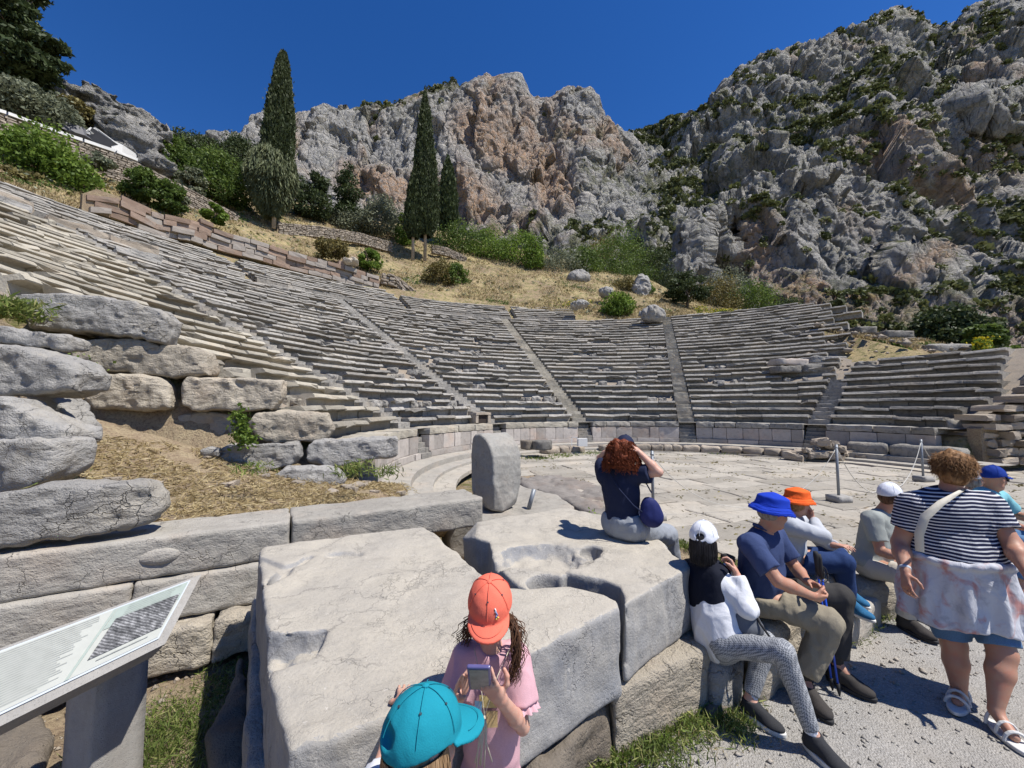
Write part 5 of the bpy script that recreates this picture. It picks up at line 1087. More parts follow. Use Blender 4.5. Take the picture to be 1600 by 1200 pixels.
rope(p1, p2, 1.1, 'rope sagging to the paving between the woman on the slab and the orange hat'); rope(p2, p3, 1.2, 'rope sagging between the two middle posts', .009); rope(p3, p4, 1.0, 'rope sagging from the post by the striped back to the pier post', .009); rope(p4, p5, .8, 'rope sagging between the two posts at the far right', .009)

# ------------------------------------------------------------------ information panel
TR, TL, BR = atz(315, 897, .62), atz(95, 978, .66), atz(258, 1006, .43); BL = BR+(TL-TR)*1.12+np.array([-.02, -.05, 0]); TL = TL+(TL-TR)*.35; BL = BL+(TL-TR)*.1
nn = np.cross(TR-BR, BL-BR); nn /= np.linalg.norm(nn); nn = nn if nn[2] > 0 else -nn
IP = empty('information_panel', (*((TR+BR)/2+(BL-BR)*.42)[:2], -0.6), 'slanted concrete information panel on a square pillar, with a printed text and photo', 'information board')
def quadbox(a, b, c, d, t0, t1, name, mat, inset=0.0):
    m = (a+b+c+d)/4; P = [m+(p-m)*(1-inset) for p in (a, b, c, d)]; V = [p+nn*t0 for p in P]+[p+nn*t1 for p in P]
    Fc = [(3, 2, 1, 0), (4, 5, 6, 7), (0, 1, 5, 4), (1, 2, 6, 5), (2, 3, 7, 6), (3, 0, 4, 7)]
    e1, e2 = np.cross(V[1]-V[0], V[2]-V[0]), nn
    if e1@e2 < 0: Fc = [f[::-1] for f in Fc]
    return mk(name, V, Fc, mat, IP, False)
quadbox(BL, BR, TR, TL, -.105, 0, 'slab_top', 'concrete')
def lp(s, t): return (BL+(BR-BL)*s)*(1-t)+(TL+(TR-TL)*s)*t       # s: left->right, t: bottom->top
flat('panel_print', (0.43, 0.44, 0.40), .35, .4, var=.04); flat('panel_green', (0.33, 0.38, 0.34), .35, .4, var=.04); flat('panel_border', (0.50, 0.54, 0.58), .3, .5, var=.02)
def photo_mat():
    t = NT('panel_photo', .4, .4); w = t.n('ShaderNodeTexWave', wave_type='RINGS', rings_direction='Z'); t.l(t.map(t.geo, (1, 1, 1)), w.inputs[0]); w.inputs['Scale'].default_value = 26; w.inputs['Distortion'].default_value = 3; n = t.math('ADD', t.math('MULTIPLY', w.outputs['Fac'], .14), t.math('MULTIPLY', t.noise(30, 6, .7), .9)); t.col(t.ramp(t.math('ADD', n, t.math('MULTIPLY', t.noise(4, 2), .3)), [(.5, (.03, .03, .03)), (.68, (.13, .13, .13)), (.85, (.4, .4, .4))]))
photo_mat(); flat('ink', (.27, .28, .26), .5, .3, var=.3)
def quad(s0, s1, t0, t1, h0, name, mat, th=.004): return quadbox(lp(s0, t0), lp(s1, t0), lp(s1, t1), lp(s0, t1), h0, h0+th, name, mat)
quad(-.02, .93, .13, .955, .0, 'border', 'panel_border', .006); quad(0, .915, .16, .93, .0065, 'text_sheet', 'panel_print', .002)
quad(.52, .915, .66, .93, .009, 'green_field', 'panel_green', .002); quad(.50, .516, .16, .93, .009, 'divider', 'panel_green', .002)
quad(.55, .90, .30, .76, .0115, 'printed_photo', 'panel_photo', .001)
mb = MB()
for col, (s0, s1, ta, tb_) in enumerate(((.06, .46, .2, .9), (.58, .9, .76, .9))):
    t_ = tb_
    while t_ > ta:
        e = s1-g_.uniform(0, .08); V = [lp(s0, t_)+nn*.0125, lp(e, t_)+nn*.0125, lp(e, t_+.006)+nn*.0125, lp(s0, t_+.006)+nn*.0125]; mb.add(V, [(0, 1, 2, 3)], .5); t_ -= .031
V = [lp(.60, .235)+nn*.0125, lp(.84, .235)+nn*.0125, lp(.84, .25)+nn*.0125, lp(.60, .25)+nn*.0125]; mb.add(V, [(0, 1, 2, 3)]); mb.build('text_lines', 'ink', IP)
pc = lp(.62, .45); px_, py_ = atz(148, 1160, -.1)[:2]; V = []; Fc = []
yw = math.atan2((BR-BL)[1], (BR-BL)[0]); ex = np.array([math.cos(yw), math.sin(yw), 0]); ey = np.array([-ex[1], ex[0], 0])
V, Fc = gridbox(np.array([px_-.03, py_+.09, -.07]), ex*.125, ey*.10, (0, 0, .56), (4, 4, 10), .0015, 6, 0, .06); mk('pillar', V, Fc, 'concrete', IP)
# small stone litter at the foot of the boulders
for i in range(26):
    a = g_.uniform(-.8, 4.0); b = g_.uniform(2.6, 4.4); x = CO[0]+CA[0, 0]*a-CA[0, 2]*b; y = CO[1]+CA[1, 0]*a-CA[1, 2]*b; z = float(strawz(np.array([x]), np.array([y]), np.array([b]))[0]); s = g_.uniform(.03, .11)
    V, Fc = gridbox([x, y, z+s*.3], (s*1.3, 0, 0), (0, s, 0), (0, 0, s*.5), (3, 3, 2), s*.5, 6, i, .5); tag(mk('small_stone', V, Fc, 'rubble_stone', None, False, {'tone': np.full(len(V), g_.uniform(.3, 1))}), 'small loose stone lying in the straw below the boulder wall', 'stone', 'small stones in the straw')
for i in range(24):
    u, v = g_.uniform(60, 330), 0; th = g_.uniform(-1.82, -1.2); r = g_.uniform(25.5, 29.3); s = g_.uniform(.2, .8); c = pol(th, r, 0); c[2] = Z1+DZ*(r-R0)/DR+.15
    V, Fc = gridbox(c, np.array([math.cos(th+.3), -math.sin(th+.3), 0])*s*1.4, np.array([math.sin(th), math.cos(th), 0])*s*.6, (0, 0, s*.45), (4, 3, 3), .12, 2, i, .35)
    tag(mk('tumbled_block', V, Fc, ('boulder_stone', 'rubble_stone')[i % 2], None, False, {'tone': np.full(len(V), g_.uniform(.3, 1))}), 'tumbled block lying in the ruined band between the cream seats and the upper grey bank', 'stone block', 'tumbled blocks in the upper left seating')

# ================================================================== VEGETATION
def shrub(name, u, vb, r, w, h, mat, lab, n=2600, cat='bush', grp=None, leaf=.19, seed=None, flatb=.35, z=None, y=None, clump=None, drop=.3):
    gg = np.random.default_rng(int(u*7+vb) if seed is None else seed); b = atr(u, vb, r) if y is None else aty(u, vb, y)
    sc = b[1]/FPX; W, H = w*sc/2, h*sc; T = empty(name, b-[0, 0, drop], lab, cat, grp); P = []; tn = []
    n = int(n*1.5); m = clump or max(14, int(W*H*9)); m = min(m, 90)
    for i in range(m):
        q = gg.normal(size=3); q /= np.linalg.norm(q); q *= gg.uniform(.45, 1)**.5; q[2] = abs(q[2])*gg.choice([1, 1, -.25]); c = b+q*[W*.82, W*.82, H*.8]+[0, 0, H*flatb*.4]; rc = gg.uniform(.24, .42)*min(W, H); k = n//m
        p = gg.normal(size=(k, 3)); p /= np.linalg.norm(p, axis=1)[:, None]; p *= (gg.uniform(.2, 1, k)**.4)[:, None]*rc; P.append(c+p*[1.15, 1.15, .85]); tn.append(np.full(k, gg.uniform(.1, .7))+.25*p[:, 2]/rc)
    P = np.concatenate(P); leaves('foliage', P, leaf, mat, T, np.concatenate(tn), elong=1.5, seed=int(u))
    for i in range(5):
        a = gg.uniform(0, 6.28); V, Fc = tube([b-[0, 0, .3], b+[math.cos(a)*W*.2, math.sin(a)*W*.2, H*.3], b+[math.cos(a)*W*.5, math.sin(a)*W*.5, H*.75]], [.06, .04, .015], 5)
        if i == 0: mbb = MB()
        mbb.add(V, Fc)
    mbb.build('stems', 'bark', T); return T
GB_ = 'bushes on the slope above the theatre'
for a in ((62, 290, 41, 140, 92, 'lush_foliage', 'large bright green bush at the left edge below the white coping', 7000), (220, 304, 41, 56, 42, 'green_foliage', 'round green bush above the pink wall, left of the pair', 2400), (262, 328, 41, 50, 48, 'green_foliage', 'darker green bush above the pink wall, right of the pair', 2400),
          (336, 345, 40, 34, 32, 'lush_foliage', 'small bright bush above the middle of the pink wall', 1600), (578, 415, 38.5, 38, 30, 'lush_foliage', 'small lush bush above the right end of the pink wall', 1600), (520, 396, 39, 60, 24, 'dry_foliage', 'dry brownish bush above the right part of the pink wall', 1500),
          (686, 443, 39, 56, 38, 'dry_foliage', 'yellowish dry bush below the double cypress', 2000), (712, 443, 39, 46, 34, 'green_foliage', 'dark green bush joined to the yellowish dry bush', 2000), (978, 462, 44, 56, 30, 'dry_foliage', 'olive brown bush beside the pointed grey rock', 2000), (1010, 462, 43, 26, 22, 'lush_foliage', 'small bright bush below the pointed grey rock', 900),
          (966, 492, 32, 60, 34, 'lush_foliage', 'spiky yellow green bush behind the central top rows', 2400), (280, 315, 42, 30, 26, 'olive_foliage', 'small greyish bush beside the dark green one', 700), (160, 262, 44, 44, 20, 'olive_foliage', 'grey low bush under the coping', 900),
          (30, 295, 39, 60, 30, 'dry_foliage', 'dry pale bush under the large green one at the left edge', 1400)):
    shrub('bush', a[0], a[1], a[2], a[3], a[4], a[5], a[6], a[7], 'bush', GB_)
for a in ((715, 402, 52, 72, 46, 'green_foliage', 'green tree crown right of the dark slim cypress, behind the low wall', 3500), (762, 412, 52, 60, 50, 'lush_foliage', 'bright green rounded tree at the top of the dry grass slope', 3500), (812, 416, 50, 66, 46, 'lush_foliage', 'yellow green pair of small trees on the slope crest', 3500),
          (833, 420, 47, 26, 44, 'lush_foliage', 'narrow bright sapling on the slope crest', 1300), (872, 430, 50, 70, 34, 'olive_foliage', 'grey green olive bush on the slope crest', 3000), (912, 430, 52, 46, 40, 'green_foliage', 'rounded green tree left of the large dark one', 2600), (965, 445, 58, 90, 74, 'green_foliage', 'large dark green tree at the foot of the gully', 6000),
          (1020, 450, 62, 60, 56, 'pine_foliage', 'dark tree at the foot of the gully behind the umbrella shaped tree', 3500), (1120, 482, 55, 60, 44, 'dry_foliage', 'olive brown bush at the foot of the cliff', 2500), (1165, 484, 60, 70, 36, 'green_foliage', 'mid green bush at the foot of the cliff, right end', 2800), (1230, 484, 70, 50, 16, 'pine_foliage', 'small dark bush between the top row and the cliff', 900),
          (1490, 545, 30, 96, 64, 'pine_foliage', 'big dark evergreen bush behind the right end of the seats', 5000), (1545, 556, 27, 60, 48, 'green_foliage', 'dark green bush beside the yellow flowers', 2800), (1138, 478, 62, 60, 50, 'olive_foliage', 'grey green tree behind the olive brown bush', 2500),
          (260, 280, 50, 70, 75, 'green_foliage', 'green tree beside the rock outcrop', 3500), (335, 318, 50, 110, 84, 'green_foliage', 'broad green tree behind the dry stone wall, left of the tall cypress', 6500), (300, 300, 47, 40, 40, 'olive_foliage', 'greyish young tree in front of the broad green one', 1500), (372, 262, 62, 60, 52, 'pine_foliage', 'dark pine crown left of the tall cypress', 3000),
          (285, 236, 66, 50, 34, 'pine_foliage', 'distant dark pine on the skyline left', 1600), (320, 236, 70, 60, 20, 'pine_foliage', 'distant low dark trees on the skyline', 1500), (595, 362, 52, 70, 54, 'olive_foliage', 'pale greyish tree between the two tall cypresses', 3500), (632, 380, 50, 30, 50, 'lush_foliage', 'yellow green bush against the double cypress', 1200),
          (540, 365, 54, 60, 36, 'olive_foliage', 'grey olive bush below the cone shaped pine', 2400), (1000, 440, 70, 50, 40, 'green_foliage', 'green bush in the gully', 1800), (940, 400, 75, 40, 30, 'dry_foliage', 'dry bush low in the gully', 1000), (45, 190, 48.5, 120, 52, 'olive_foliage', 'silvery olive tree behind the white coping', 5000), (110, 182, 50, 70, 26, 'dry_foliage', 'dry grassy bush on the rock outcrop', 1500)):
    shrub('bushy_tree', a[0], a[1], a[2], a[3]*(1.35 if 690 < a[0] < 1200 else 1.05), a[4]*(1.2 if 690 < a[0] < 1200 else 1.05), a[5], a[6], int(a[7]*1.4), 'tree', 'trees and bushes at the top of the slope', leaf=.2)
def flowers(u, vb, y, w, h, n, lab):
    b = aty(u, vb, y); sc = y/FPX; gg = np.random.default_rng(int(u)); P = b+gg.normal(size=(n, 3))*[w*sc/4, .2, 0]+np.stack([np.zeros(n), np.zeros(n), gg.uniform(0, 1, n)**.7*h*sc], 1)
    T = empty('flowering_plant', b, lab, 'plant', 'yellow flowering plants'); leaves('blossom', P, .12, 'yellow_flower', T, seed=2, elong=1); P[:, 2] -= .1; leaves('foliage', P, .12, 'lush_foliage', T, seed=4)
flowers(1537, 562, 21.5, 22, 36, 260, 'tall yellow flowering plant beside the crowning tilted block'); flowers(1130, 492, 41, 60, 10, 300, 'low yellow flowers under the trees at the cliff foot'); flowers(1095, 492, 42, 20, 14, 120, 'yellow flowers beside the trunk of the umbrella shaped tree'); flowers(900, 478, 44, 60, 10, 160, 'scattered yellow flowers above the highest seat remnant')
def cypress(u, vb, vt, r, w, lab, prof, mat='cypress_foliage', n=16000, trunk=None, weep=None, leaf=.2, seed=1, ub=None):
    gg = np.random.default_rng(seed); b = atr(u, vb, r); sc = b[1]/FPX; dd = ray(u, vt); H = (CAM+dd*(b[1]/dd[1]))[2]-b[2]; top = (CAM+dd*(b[1]/dd[1])); lean = top[0]-b[0] if ub is None else ub
    T = empty('cypress_tree', b-[0, 0, .5], lab, 'cypress tree', 'cypress trees'); W = w*sc/2
    V, Fc = tube([b-[0, 0, .5], b+[0, 0, H*.3], b+[0, 0, H*.8]], [.22, .18, .05], 10); mk('trunk', V, Fc, 'bark_pale', T)
    pt, pr = np.array(prof).T; t = gg.uniform(pt[0], 1, n*3); R = np.interp(t, pt, pr); k = gg.uniform(0, R.max(), n*3) < R; t = t[k][:n]; R = R[k][:n]; m = len(t)
    a = gg.uniform(0, 2*math.pi, m); rib = 1+.13*fbm(np.stack([np.cos(a)*2, np.sin(a)*2, t*H*.6], -1), 3, 1.6)+.06*fbm(np.stack([np.cos(a)*6, np.sin(a)*6, t*H*2.4], -1), 2, 1.0)
    rho = W*R*rib*(1-.22*gg.uniform(0, 1, m)**2)*(1+.28*(gg.uniform(0, 1, m) > .93)*gg.uniform(0, 1, m)); P = np.stack([b[0]+lean*t+rho*np.cos(a), b[1]+rho*np.sin(a), b[2]+t*H], -1)
    D = np.stack([np.cos(a)*.35, np.sin(a)*.35, np.ones(m)], -1)
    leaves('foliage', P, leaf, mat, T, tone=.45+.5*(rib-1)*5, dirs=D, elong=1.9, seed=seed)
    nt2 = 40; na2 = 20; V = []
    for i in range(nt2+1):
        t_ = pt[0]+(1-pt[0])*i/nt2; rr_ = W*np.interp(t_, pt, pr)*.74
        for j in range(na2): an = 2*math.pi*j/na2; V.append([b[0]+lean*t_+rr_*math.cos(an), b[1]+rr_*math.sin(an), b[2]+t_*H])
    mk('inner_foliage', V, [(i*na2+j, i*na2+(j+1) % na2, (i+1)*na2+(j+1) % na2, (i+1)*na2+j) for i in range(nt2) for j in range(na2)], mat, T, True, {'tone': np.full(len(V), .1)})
    return T, b, H, W
T, b, H, W = cypress(428, 350, 79, 45.5, 46, 'tall cypress with a hanging grey green skirt of branches, left one', [(.30, .55), (.38, 1.0), (.5, 1.0), (.65, .86), (.8, .62), (.93, .38), (.985, .2), (1, .05)], n=15000, seed=2, ub=.35)
gg = np.random.default_rng(6); n = 9000; t = gg.uniform(.04, .44, n); a = gg.uniform(0, 6.28, n); R = np.interp(t, [.04, .12, .25, .36, .44], [.4, 1.1, 1.65, 1.4, .7])*W*1.0
tilt = np.stack([np.cos(a)*.35, np.sin(a)*.35, -np.ones(n)], -1); rho = R*(1-.3*gg.uniform(0, 1, n)**2)*(1+.12*fbm(np.stack([np.cos(a)*3, np.sin(a)*3, t*3], -1), 2, 1.5))
leaves('hanging_skirt', np.stack([b[0]-.45+rho*np.cos(a), b[1]+rho*np.sin(a), b[2]+t*H], -1), .13, 'weeping_foliage', T, dirs=tilt, elong=6, seed=5, tone=.5+.4*np.cos(a*9)*.6)
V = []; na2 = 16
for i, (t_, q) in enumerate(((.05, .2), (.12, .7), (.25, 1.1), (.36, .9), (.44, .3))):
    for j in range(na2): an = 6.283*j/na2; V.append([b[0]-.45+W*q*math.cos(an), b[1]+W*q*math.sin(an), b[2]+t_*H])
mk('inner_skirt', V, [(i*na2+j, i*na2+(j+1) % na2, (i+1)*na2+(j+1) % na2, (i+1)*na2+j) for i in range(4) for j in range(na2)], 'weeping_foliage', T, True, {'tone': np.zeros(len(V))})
cypress(664, 402, 134, 44.5, 44, 'tall slender double cypress in the middle, taller stem', [(.12, .5), (.2, .95), (.35, 1.0), (.5, .82), (.7, .58), (.85, .36), (.93, .16), (.97, .08), (1, .02)], n=15000, seed=3, ub=-.3)
cypress(645, 402, 255, 44.2, 32, 'shorter stem of the double cypress on its left side, with bare pale trunk', [(.2, .5), (.3, .95), (.5, .9), (.7, .7), (.88, .4), (1, .05)], n=6000, seed=4, ub=.2)
cypress(700, 358, 243, 52, 34, 'dark slim conifer with ragged outline right of the double cypress', [(.0, .6), (.15, .95), (.4, .85), (.6, .7), (.8, .45), (.93, .2), (1, .05)], mat='pine_foliage', n=6000, seed=5, leaf=.32)
def pine(u, vb, r, layers, lab, mat='pine_foliage', leaf=.22, n=9000, trunk=(.3, .1), cat='pine tree', seed=1, base=None, name='pine_tree'):
    gg = np.random.default_rng(seed); b = atr(u, vb, r); sc = b[1]/FPX; T = empty(name, b-[0, 0, .5], lab, cat, 'pines')
    top = max(l[1] for l in layers)*sc; V, Fc = tube([b-[0, 0, .5], b+[.1, 0, top*.4], b+[0, 0, top*.85]], [trunk[0], trunk[0]*.7, trunk[1]], 10); mk('trunk', V, Fc, 'bark', T)
    P = []; tn = []; tot = sum(l[2]*l[3] for l in layers); mb = MB()
    for (dx, dz, rw, rh) in layers:
        c = b+np.array([dx*sc, gg.uniform(-.4, .4)*rw*sc, dz*sc]); k = int(n*rw*rh/tot); m = max(6, k//110)
        for i in range(m):
            q = gg.normal(size=3); q /= np.linalg.norm(q); q *= gg.uniform(.5, 1); cc = c+q*[rw*sc, rw*sc, rh*sc]; rc = gg.uniform(.3, .55)*rh*sc+.25; kk = k//m; p = gg.normal(size=(kk, 3)); p /= np.linalg.norm(p, axis=1)[:, None]; p *= (gg.uniform(.1, 1, kk)**.5)[:, None]*rc
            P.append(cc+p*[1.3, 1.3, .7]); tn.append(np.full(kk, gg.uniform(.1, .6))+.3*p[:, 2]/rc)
            if i % 3 == 0: V, Fc = tube([b+[0, 0, max(.5, (cc-b)[2]*.75)], cc], [.07, .02], 5); mb.add(V, Fc)
    leaves('foliage', np.concatenate(P), leaf, mat, T, np.concatenate(tn), elong=2.2, seed=seed); mb.build('branches', 'bark', T); return T
pine(20, 165, 52, [(-10, 40, 60, 26), (-30, 95, 60, 28), (-20, 150, 50, 26), (-30, 205, 40, 24), (45, 60, 34, 20), (35, 110, 24, 16), (10, 20, 50, 16)], 'big dark pine filling the top left corner', n=15000, seed=11, leaf=.26)
pine(487, 345, 53, [(0, 20, 34, 20), (-8, 50, 26, 18), (8, 66, 16, 12)], 'broad dark pine right of the tall cypress', n=5500, seed=12)
pine(537, 352, 54, [(0, 20, 28, 20), (2, 48, 20, 16), (4, 74, 11, 14), (5, 92, 5, 8)], 'cone shaped dark pine with a pointed tip between the tall cypresses', n=5500, seed=13)
pine(1074, 494, 40, [(0, 34, 34, 10), (-6, 48, 30, 10), (4, 62, 22, 10), (-18, 38, 14, 7), (24, 40, 14, 8)], 'small dark umbrella shaped tree with a visible trunk at the top of the stairway', n=6500, seed=14, trunk=(.2, .08), leaf=.16, cat='tree', name='umbrella_tree')
pine(1455, 560, 31, [(0, 30, 26, 14), (-6, 50, 20, 12)], 'dark pine bush against the cliff behind the terrace', n=2600, seed=15)
# dry grass over the hill
th = rng.uniform(-1.5, 1.0, 90000); rt_ = np.interp(th, _th, _rt); r = rt_+.9+rng.uniform(0, 1, len(th))**1.3*24; X = C0[0]+r*np.sin(th); Y = C0[1]+r*np.cos(th); nz = fbm(n3(X, Y), 3, .22, s=6)
k = nz > -.25; X, Y, nz = X[k], Y[k], nz[k]; Zh = hill(np.stack([X, Y], -1)); D = rng.normal(size=(len(X), 3))*.5; D[:, 2] = 1
dry = nz < .55
tag(leaves('dry_grass', np.stack([X, Y, Zh+.12], -1)[dry], .07, 'straw', dirs=D[dry], elong=5, seed=9), kind='stuff')
tag(leaves('green_herbs', np.stack([X, Y, Zh+.10], -1)[~dry], .10, 'green_foliage', dirs=D[~dry], elong=2.5, seed=10), kind='stuff')
gg = np.random.default_rng(77); m = 1500; th = gg.uniform(-1.4, .75, m); rt2 = np.interp(th, _th, _rt); r = rt2+1.2+gg.uniform(0, 1, m)*20; cx = C0[0]+r*np.sin(th); cy = C0[1]+r*np.cos(th); kk = fbm(n3(cx, cy), 3, .3, s=2) > -.1; cx, cy = cx[kk], cy[kk]; cz = hill(np.stack([cx, cy], -1)); sz = gg.uniform(.15, .55, len(cx))
q = gg.normal(size=(len(cx), 16, 3))*.45; q[..., 2] = np.abs(q[..., 2])*.8; P = (np.stack([cx, cy, cz], -1)[:, None]+q*sz[:, None, None]).reshape(-1, 3); h_ = len(cx)*16//2
tag(leaves('low_scrub', P[:h_], .13, 'dry_foliage', seed=5, elong=1.8), kind='stuff'); tag(leaves('low_scrub', P[h_:], .13, 'olive_foliage', seed=6, elong=1.8), kind='stuff')
# grey rocks on the slope
def rockpx(u, vb, vt, w, y, lab, seed, mat='boulder_stone', r=None):
    b = aty(u, vb, y) if r is None else atr(u, vb, r); sc = b[1]/FPX; W, H = w*sc/2, (vb-vt)*sc; v = Vol(b-[W*1.5, W*1.3, H*.5], b+[W*1.5, W*1.3, H*1.3], max(.03, min(W, H)/14), big=.6*W); v.ell(b+[0, 0, H*.35], (W, W*.8, H*.65), None, .1)
    v.disp(lambda P: .28*W*fbm(P, 4, 1.1/W, s=seed)+.12*W*billow(P, 3, 2.5/W, s=seed)); return tag(v.build('slope_rock', mat), lab, 'rock', 'grey rocks on the slope')
rockpx(1003, 466, 428, 30, 52, 'pointed grey rock standing in the dry grass', 1); rockpx(905, 442, 422, 36, 55, 'flat pale rock at the crest of the slope', 2); rockpx(948, 462, 448, 26, 46, 'small dark rock outcrop on the slope', 3); rockpx(548, 412, 403, 26, 38.6, 'white rounded rock above the end of the pink wall', 4, 'boulder_stone_warm'); rockpx(905, 480, 470, 30, 40, 'low grey rock behind the highest seat remnant', 5)
rockpx(1020, 498, 478, 40, 36, 'dark angular rock on the top row beside the straight stairway', 6)
pebbles('rubble_scatter', 1100, 5, 30, 15, 34, lambda X, Y: hill(np.stack([X, Y], -1))+.22, .06, .38, 41, 'rubble_stone', lambda X, Y: ((theta(np.stack([X, Y], -1)) > .80) & (theta(np.stack([X, Y], -1)) < .93) & (np.hypot(X-C0[0], Y-C0[1]) > 13.4) & (np.hypot(X-C0[0], Y-C0[1]) < 20)) | ((theta(np.stack([X, Y], -1)) > .72) & (theta(np.stack([X, Y], -1)) < 1.3) & (np.hypot(X-C0[0], Y-C0[1]) > 16.5) & (np.hypot(X-C0[0], Y-C0[1]) < 23)))
# big rock outcrop with cliff-like face, top left
b = atr(190, 262, 52); v = Vol(b-[9, 7, 4], b+[9, 7, 10], .22, big=2)
for (dx, dz, a, c) in ((-5.0, 3.0, 3.6, 2.6), (-1.5, 3.2, 3.6, 3.2), (1.8, 0.6, 2.6, 4.0), (-2.0, 5.0, 2.6, 1.3)): v.ell(b+[dx, 0, dz], (a, 4, c), None, 0.8)

near = np.abs(v.D) < 1.2; sl_, P = v.win(v.lo, v.lo+v.h*v.n); v.D[near] -= (.8*crag(P[near], 3.2, 1.8)+.45*crag(P[near], 1.2, 2.2)-.2).astype(np.float32)
tag(v.build('rock_outcrop', 'cliff_rock', relax=0), 'brown and grey layered rock outcrop on the skyline above the dry stone wall', 'rock outcrop')
# white frame structure under the outcrop
s0 = atr(140, 207, 47); T = empty('white_shelter', s0-[0, 0, 1.5], 'white slanting frame with a dark panel and white end box under the outcrop', 'shelter')
def bar(a, b, w, name, mat): d = (b-a)/2; n_ = np.cross(d, [0, 1, 0]); n_ /= np.linalg.norm(n_); V, Fc = box8((a+b)/2, d, (0, w*1.2, 0), n_*w); mk(name, V, Fc, mat, T, False)
A_ = lambda u, v: atr(u, v, 47)
bar(A_(139, 211), A_(150, 203), .22, 'frame_bend', 'white_paint'); bar(A_(150, 204), A_(196, 238), .2, 'upper_rail', 'white_paint'); bar(A_(148, 222), A_(190, 243), .10, 'lower_rail', 'white_paint'); bar(A_(166, 222), A_(186, 240), .07, 'brace', 'white_paint')
bar(A_(141, 210), A_(148, 216), .3, 'end_post', 'white_paint'); bar(A_(186, 236), A_(202, 243), .55, 'end_box', 'white_paint'); flat('dark_panel', (.10, .10, .11), .6, .3); bar(A_(104, 200), A_(140, 211), .42, 'dark_panel', 'dark_panel'); bar(A_(150, 214), A_(184, 236), .5, 'inside_shade_bar', 'dark_panel')  # last dark bar paints the shade inside the frame
# ================================================================== PEOPLE
def U_(v): v = np.asarray(v, float); return v/(np.linalg.norm(v)+1e-12)
def basis(f, up=(0, 0, 1)):
    f = U_(f); r = U_(np.cross(f, up)); u = np.cross(r, f); return np.stack([r, f, u], 1)   # columns: right, forward, up
def vfunc(v, lo, hi, fn, k=0.0, op='u'):
    sl_, P = v.win(lo, hi)
    if sl_ is not None: v.comb(sl_, fn(P), k, op)
def endcut(v, p, d, R):
    """open end of a sleeve or trouser leg: remove the rounded cap beyond p"""
    p = np.asarray(p, float); d = U_(d)
    def fn(P): Q = P-p; t = Q@d; rad = np.linalg.norm(Q-t[..., None]*d, axis=-1); return np.maximum(np.maximum(-t, t-R*1.6), rad-R)
    vfunc(v, p-R*1.8, p+R*1.8, fn, .004, 's')
def cloth(name, c, var=.08, sc=240, bump=.0015, fold=.006, rough=.85, extra=None):
    t = NT(name, rough, .15); w = t.noise(sc, 2, .6); f = t.noise(9, 3, .5, vec=t.map(t.geo, (1, 1, .6)), dist=.7)
    col = t.mix(t.ramp(w, [(.3, 0.0), (.7, 1.0)]), tuple(x*(1-var) for x in c), tuple(min(1, x*(1+var)) for x in c))
    if extra: col = extra(t, col)
    t.col(col); b = t.bump(w, bump, .5); t.nor(t.bump(f, fold*1.8, .8, b)); return t.m
def skinm(name, c):
    t = NT(name, .5, .35); n = t.noise(22, 4, .6); f = t.noise(160, 2, .5)
    t.col(t.mix(t.ramp(n, [(.35, 0.0), (.7, 1.0)]), c, (c[0]*1.05, c[1]*.82, c[2]*.78))); t.nor(t.bump(f, .0008, .4))
    t.b.inputs['Subsurface Weight'].default_value = .12; t.b.inputs['Subsurface Radius'].default_value = (.01, .004, .002); t.b.inputs['Subsurface Scale'].default_value = .5
skinm('skin', (.50, .30, .22)); skinm('skin_tan', (.42, .24, .165)); skinm('skin_fair', (.56, .35, .265))
def hairm(name, c1, c2):
    t = NT(name, .6, .18); n = t.noise(60, 3, .6, vec=t.map(t.geo, (1, 1, .12))); t.col(t.mix(t.ramp(n, [(.35, 0.0), (.65, 1.0)]), c1, c2)); t.nor(t.bump(n, .004, .8))
hairm('hair_black', (.012, .011, .012), (.035, .032, .034)); hairm('hair_brown', (.045, .022, .013), (.13, .065, .035)); hairm('hair_red', (.10, .022, .010), (.24, .065, .025)); hairm('hair_blonde', (.20, .12, .06), (.38, .25, .14)); hairm('hair_copper', (.14, .07, .03), (.36, .20, .09)); hairm('hair_grey', (.16, .13, .11), (.3, .27, .24))
flat('eyelet_thread', (.04, .055, .07), .8, .1); flat('lens', (.02, .02, .022), .15, .7, var=0); flat('eye_white', (.7, .68, .64), .3, .4, var=0); flat('rubber_white', (.62, .61, .58), .7, .2); flat('rubber_black', (.03, .03, .032), .7, .2)
def bones(name, J):
    import os
    if not os.environ.get('BONES'): return
    L = lambda a, b: round(float(np.linalg.norm(J[a]-J[b])), 2) if a in J and b in J else None
    print('BONES', name, {a+'-'+b: L(a, b) for a, b in (('neck', 'head'), ('shR', 'shL'), ('shR', 'elR'), ('elR', 'wrR'), ('shL', 'elL'), ('elL', 'wrL'), ('neck', 'pel'), ('hipR', 'knR'), ('knR', 'anR'), ('hipL', 'knL'), ('knL', 'anL'))}, {k: np.round(v, 2).tolist() for k, v in J.items() if k in ('head', 'pel', 'anR', 'anL')})
